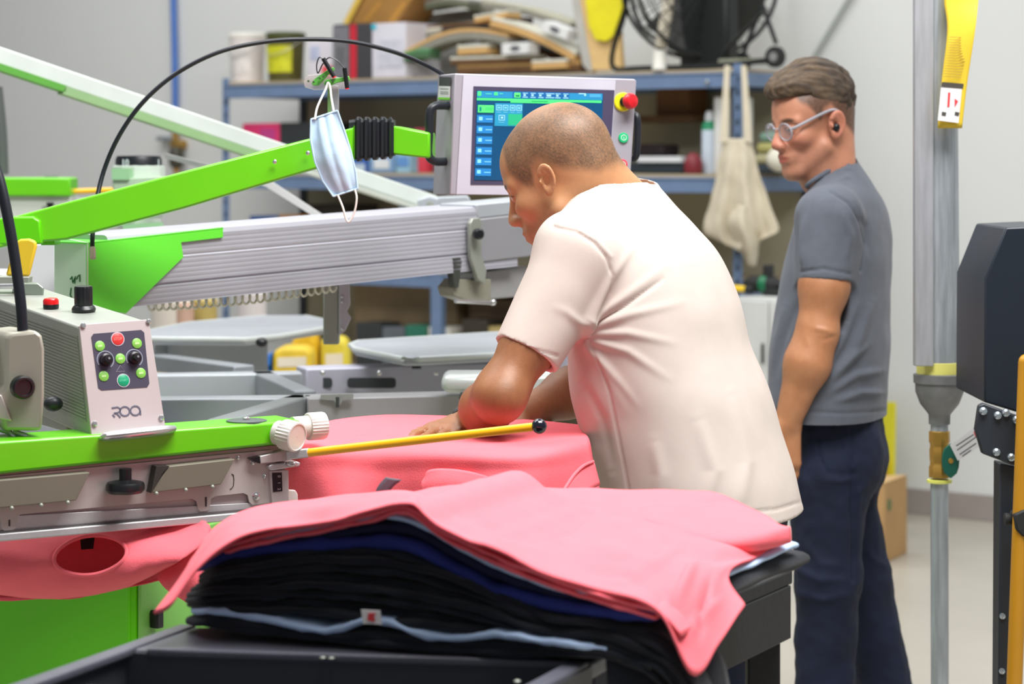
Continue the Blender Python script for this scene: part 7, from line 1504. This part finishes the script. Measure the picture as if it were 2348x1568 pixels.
for i in range(8):
    f = 0.27 + 0.73 * i / 7
    layer('black_t_shirt', 'black folded shirt, %s above the lower light blue shirt' % (fr_n[i] if i else 'first'), between(f), 21, M_navy_c, seed=10.0 + i * 1.7, amp=1.5, dof=(0.0, 0.014, 0.005)[i % 3])
layer('royal_blue_t_shirt', 'royal blue folded shirt sloping out under the coral shirts', [(430, 1300), (520, 1272), (640, 1256), (760, 1250), (880, 1246), (960, 1264), (1040, 1310), (1130, 1354), (1240, 1386), (1380, 1404), (1500, 1412)], 44, M_royal, seed=31.0, dof=0.006, back=0.4)
layer('dark_navy_t_shirt', 'dark navy folded shirt above the royal blue one', [(450, 1282), (540, 1250), (660, 1232), (780, 1222), (880, 1210), (960, 1226), (1040, 1270), (1130, 1316), (1240, 1352), (1380, 1378), (1500, 1398)], 34, mat('deep_navy', (16, 22, 56), 0.9, var=0.15, bump=0.2, bscale=350), seed=33.0, dof=0.012, back=0.4)
layer('light_blue_t_shirt', 'light blue folded shirt peeking out right under the coral shirts', [(452, 1290), (520, 1262), (600, 1234), (680, 1222), (760, 1206), (840, 1192), (890, 1186), (960, 1204), (1040, 1250), (1140, 1300), (1260, 1345), (1400, 1376)], 20, M_sky, seed=35.0, dof=0.008, back=0.38)
PL_ = MB(); PL_.prism([at(x, y, 3.085) for x, y in ((828, 1398), (872, 1400), (876, 1432), (832, 1430))], (0, 0.002, 0)); lab_ = PL_.build('label_tag', mat('label_white', (226, 222, 220), 0.7), lb)
MB().prism([at(x, y, 3.083) for x, y in ((844, 1406), (862, 1406), (858, 1412), (860, 1426), (842, 1422))], (0, 0.001, 0)).build('label_mark', mat('print_red', (216, 60, 66)), lb)
pk = [(432, 1306), (500, 1262), (560, 1240), (650, 1218), (740, 1202), (840, 1182), (930, 1164), (1010, 1218), (1100, 1262), (1190, 1302), (1350, 1358), (1500, 1404), (1560, 1452), (1600, 1510)]
layer('coral_t_shirt', 'coral folded shirt, third from the top of the stack', [(x, y + 15) for x, y in pk[1:-2]], 15, M_pink, seed=41.0, back=0.36, dof=0.0, amp=1.6, group='coral shirts on the stack')
layer('coral_t_shirt', 'coral folded shirt, second from the top of the stack', pk[:-1], 16, M_pink, seed=43.0, back=0.38, dof=-0.004, amp=1.2, group='coral shirts on the stack')
cols = [
 [(478, 1232, 3.42), (455, 1268, 3.30), (420, 1320, 3.20), (352, 1404, 3.13)],
 [(515, 1202, 3.47), (486, 1234, 3.34), (448, 1292, 3.20), (390, 1388, 3.11)],
 [(565, 1176, 3.5), (540, 1197, 3.38), (505, 1234, 3.24), (450, 1308, 3.13)],
 [(620, 1160, 3.52), (600, 1176, 3.40), (580, 1196, 3.26), (560, 1230, 3.14)],
 [(760, 1147, 3.55), (755, 1152, 3.42), (748, 1165, 3.28), (740, 1191, 3.11)],
 [(900, 1137, 3.56), (905, 1132, 3.42), (915, 1134, 3.26), (930, 1152, 3.08)],
 [(1000, 1140, 3.56), (1000, 1146, 3.42), (1002, 1160, 3.25), (1010, 1208, 3.05)],
 [(1085, 1117, 3.58), (1110, 1145, 3.42), (1145, 1205, 3.22), (1190, 1290, 3.03)],
 [(1300, 1122, 3.58), (1308, 1170, 3.42), (1325, 1250, 3.20), (1350, 1347, 3.0)],
 [(1500, 1126, 3.57), (1486, 1196, 3.36), (1476, 1300, 3.12), (1506, 1400, 2.97)],
 [(1640, 1134, 3.55), (1604, 1218, 3.36), (1556, 1340, 3.06), (1590, 1545, 2.95)],
 [(1740, 1178, 3.50), (1706, 1240, 3.37), (1630, 1335, 3.12), (1646, 1480, 3.02)],
 [(1806, 1226, 3.42), (1756, 1262, 3.38), (1672, 1312, 3.2), (1708, 1385, 3.12)]]
ctrl = [[at(*cols[j_][i]) for j_ in range(len(cols))] for i in range(4)]
ctrl = [[p - V((0, -0.03, 0.06)) if j_ < 11 else p + V((-0.03, 0.05, -0.005)) for j_, p in enumerate(ctrl[0])]] + ctrl
def pink_hook(Gr):
    sh_ = Gr.shape; P2 = Gr.reshape(-1, 3); px = to_px(P2)
    for pts, w, hgt in (([(1500, 1230), (1560, 1255), (1640, 1280), (1740, 1268)], 12, -0.010), ([(1400, 1340), (1500, 1300), (1560, 1250)], 14, 0.007), ([(1540, 1400), (1575, 1330), (1590, 1290)], 10, 0.010), ([(1600, 1460), (1610, 1390), (1625, 1330)], 9, -0.010), ([(1560, 1480), (1600, 1420), (1650, 1380)], 8, 0.008),
                        ([(1010, 1150), (1100, 1230), (1200, 1290)], 18, 0.006), ([(640, 1180), (760, 1172), (860, 1150)], 9, 0.006), ([(560, 1215), (680, 1190), (800, 1178)], 7, -0.005), ([(640, 1205), (760, 1184), (900, 1150)], 6, -0.005), ([(1300, 1260), (1420, 1270), (1500, 1300)], 16, 0.006), ([(1330, 1310), (1420, 1320), (1480, 1350)], 12, -0.006), ([(930, 1140), (1000, 1165), (1060, 1215)], 9, 0.008), ([(960, 1160), (1030, 1200), (1100, 1250)], 7, -0.006)):
        d, t = polydist(px, pts); P2[:, 2] += hgt * np.exp(-(d / w) ** 2) * np.sin(np.pi * np.clip(t, 0.03, 0.97)) ** 0.6
    return P2.reshape(sh_)
G = sheet_grid(ctrl, 14, 12, 0.004, 9, 2.0, hook=pink_hook)
mb = MB(); mb.grid(G, flip=True); topc = mb.build('coral_t_shirt', M_pink, solid=0.004, angle=180, label='coral shirt spread over the top of the stack with corners hanging down', cat='t-shirt', group='coral shirts on the stack')
bk_ = [(1440, 1126, 3.57), (1500, 1127, 3.565), (1570, 1130, 3.555), (1645, 1135, 3.545), (1738, 1176, 3.5), (1810, 1224, 3.42)]
fe_ = [(1440, 1180, 3.38), (1486, 1194, 3.36), (1560, 1230, 3.335), (1650, 1254, 3.325), (1738, 1250, 3.35), (1812, 1230, 3.40)]
lift = [-0.006, 0.001, 0.008, 0.012, 0.013, 0.011]
r0 = [at(*p) + UP * (l * 0.5 - 0.004) for p, l in zip(bk_, lift)]; r2 = [at(*p) + UP * l for p, l in zip(fe_, lift)]
r1 = [lerp(a, b, 0.5) + UP * 0.004 for a, b in zip(r0, r2)]; r3 = [p + V((0.0, -0.004, -0.010 - l * 0.6)) for p, l in zip(r2, lift)]; r4 = [p + V((0, 0.03, -0.004)) for p in r3]
mb = MB(); mb.grid(sheet_grid([r0, r1, r2, r3, r4], 6, 9, 0.003, 12, 4.0), flip=True); mb.build('folded_sleeve', M_pink, topc, solid=0.003, angle=180)
# right ends of the lower shirts
bvr = V((-0.75, 0.25, 0.1)).normalized()
df2 = lambda x: 3.2 + (x - 1640) * 0.0014
layer('coral_t_shirt', 'rolled coral shirt edge at the right end of the stack', [(1655, 1306), (1700, 1286), (1745, 1262), (1790, 1240), (1808, 1226)], 26, M_pink, back=0.2, bv=bvr, seed=51.0, df=df2, group='coral shirts on the stack', dof=0.03)
layer('light_blue_t_shirt', 'light blue shirt edge sticking out at the right end of the stack', [(1680, 1316), (1730, 1296), (1780, 1272), (1815, 1256), (1832, 1250)], 18, M_sky, back=0.2, bv=bvr, seed=53.0, df=df2)
layer('black_t_shirt', 'thick black folded shirt overhanging the right edge of the table', [(1620, 1385), (1690, 1352), (1760, 1320), (1830, 1294), (1858, 1282)], 46, M_navy_c, back=0.28, bv=bvr, seed=55.0, df=df2, dof=-0.01)
sl = [[at(1395, 1440, 3.06), at(1470, 1430, 3.08), at(1540, 1425, 3.12), at(1600, 1410, 3.16)], [at(1390, 1500, 3.01), at(1480, 1490, 3.02), at(1560, 1480, 3.06), at(1640, 1470, 3.12)], [at(1392, 1560, 3.0), at(1490, 1560, 3.0), at(1580, 1550, 3.03), at(1665, 1530, 3.09)], [at(1396, 1660, 3.0), at(1500, 1660, 3.0), at(1600, 1660, 3.03), at(1680, 1620, 3.08)]]
mb = MB(); mb.grid(sheet_grid(sl, 8, 8, 0.008, 9), flip=True); mb.build('black_t_shirt', M_navy_c, solid=0.006, angle=180, label='black shirt hanging over the front right corner below the coral tip', cat='t-shirt', group='folded shirts stacked on the table')
st_ = MB(); st_.grid(sheet_grid([[at(852, 1150, 3.62), at(884, 1150, 3.62)], [at(866, 1116, 3.62), at(898, 1120, 3.62)], [at(884, 1094, 3.62), at(921, 1100, 3.62)]], 5, 3), flip=True)
st_.build('grey_strap', mat('strap_grey', (92, 98, 108), 0.7), solid=0.003, label='short grey strap standing up behind the coral stack', cat='strap')
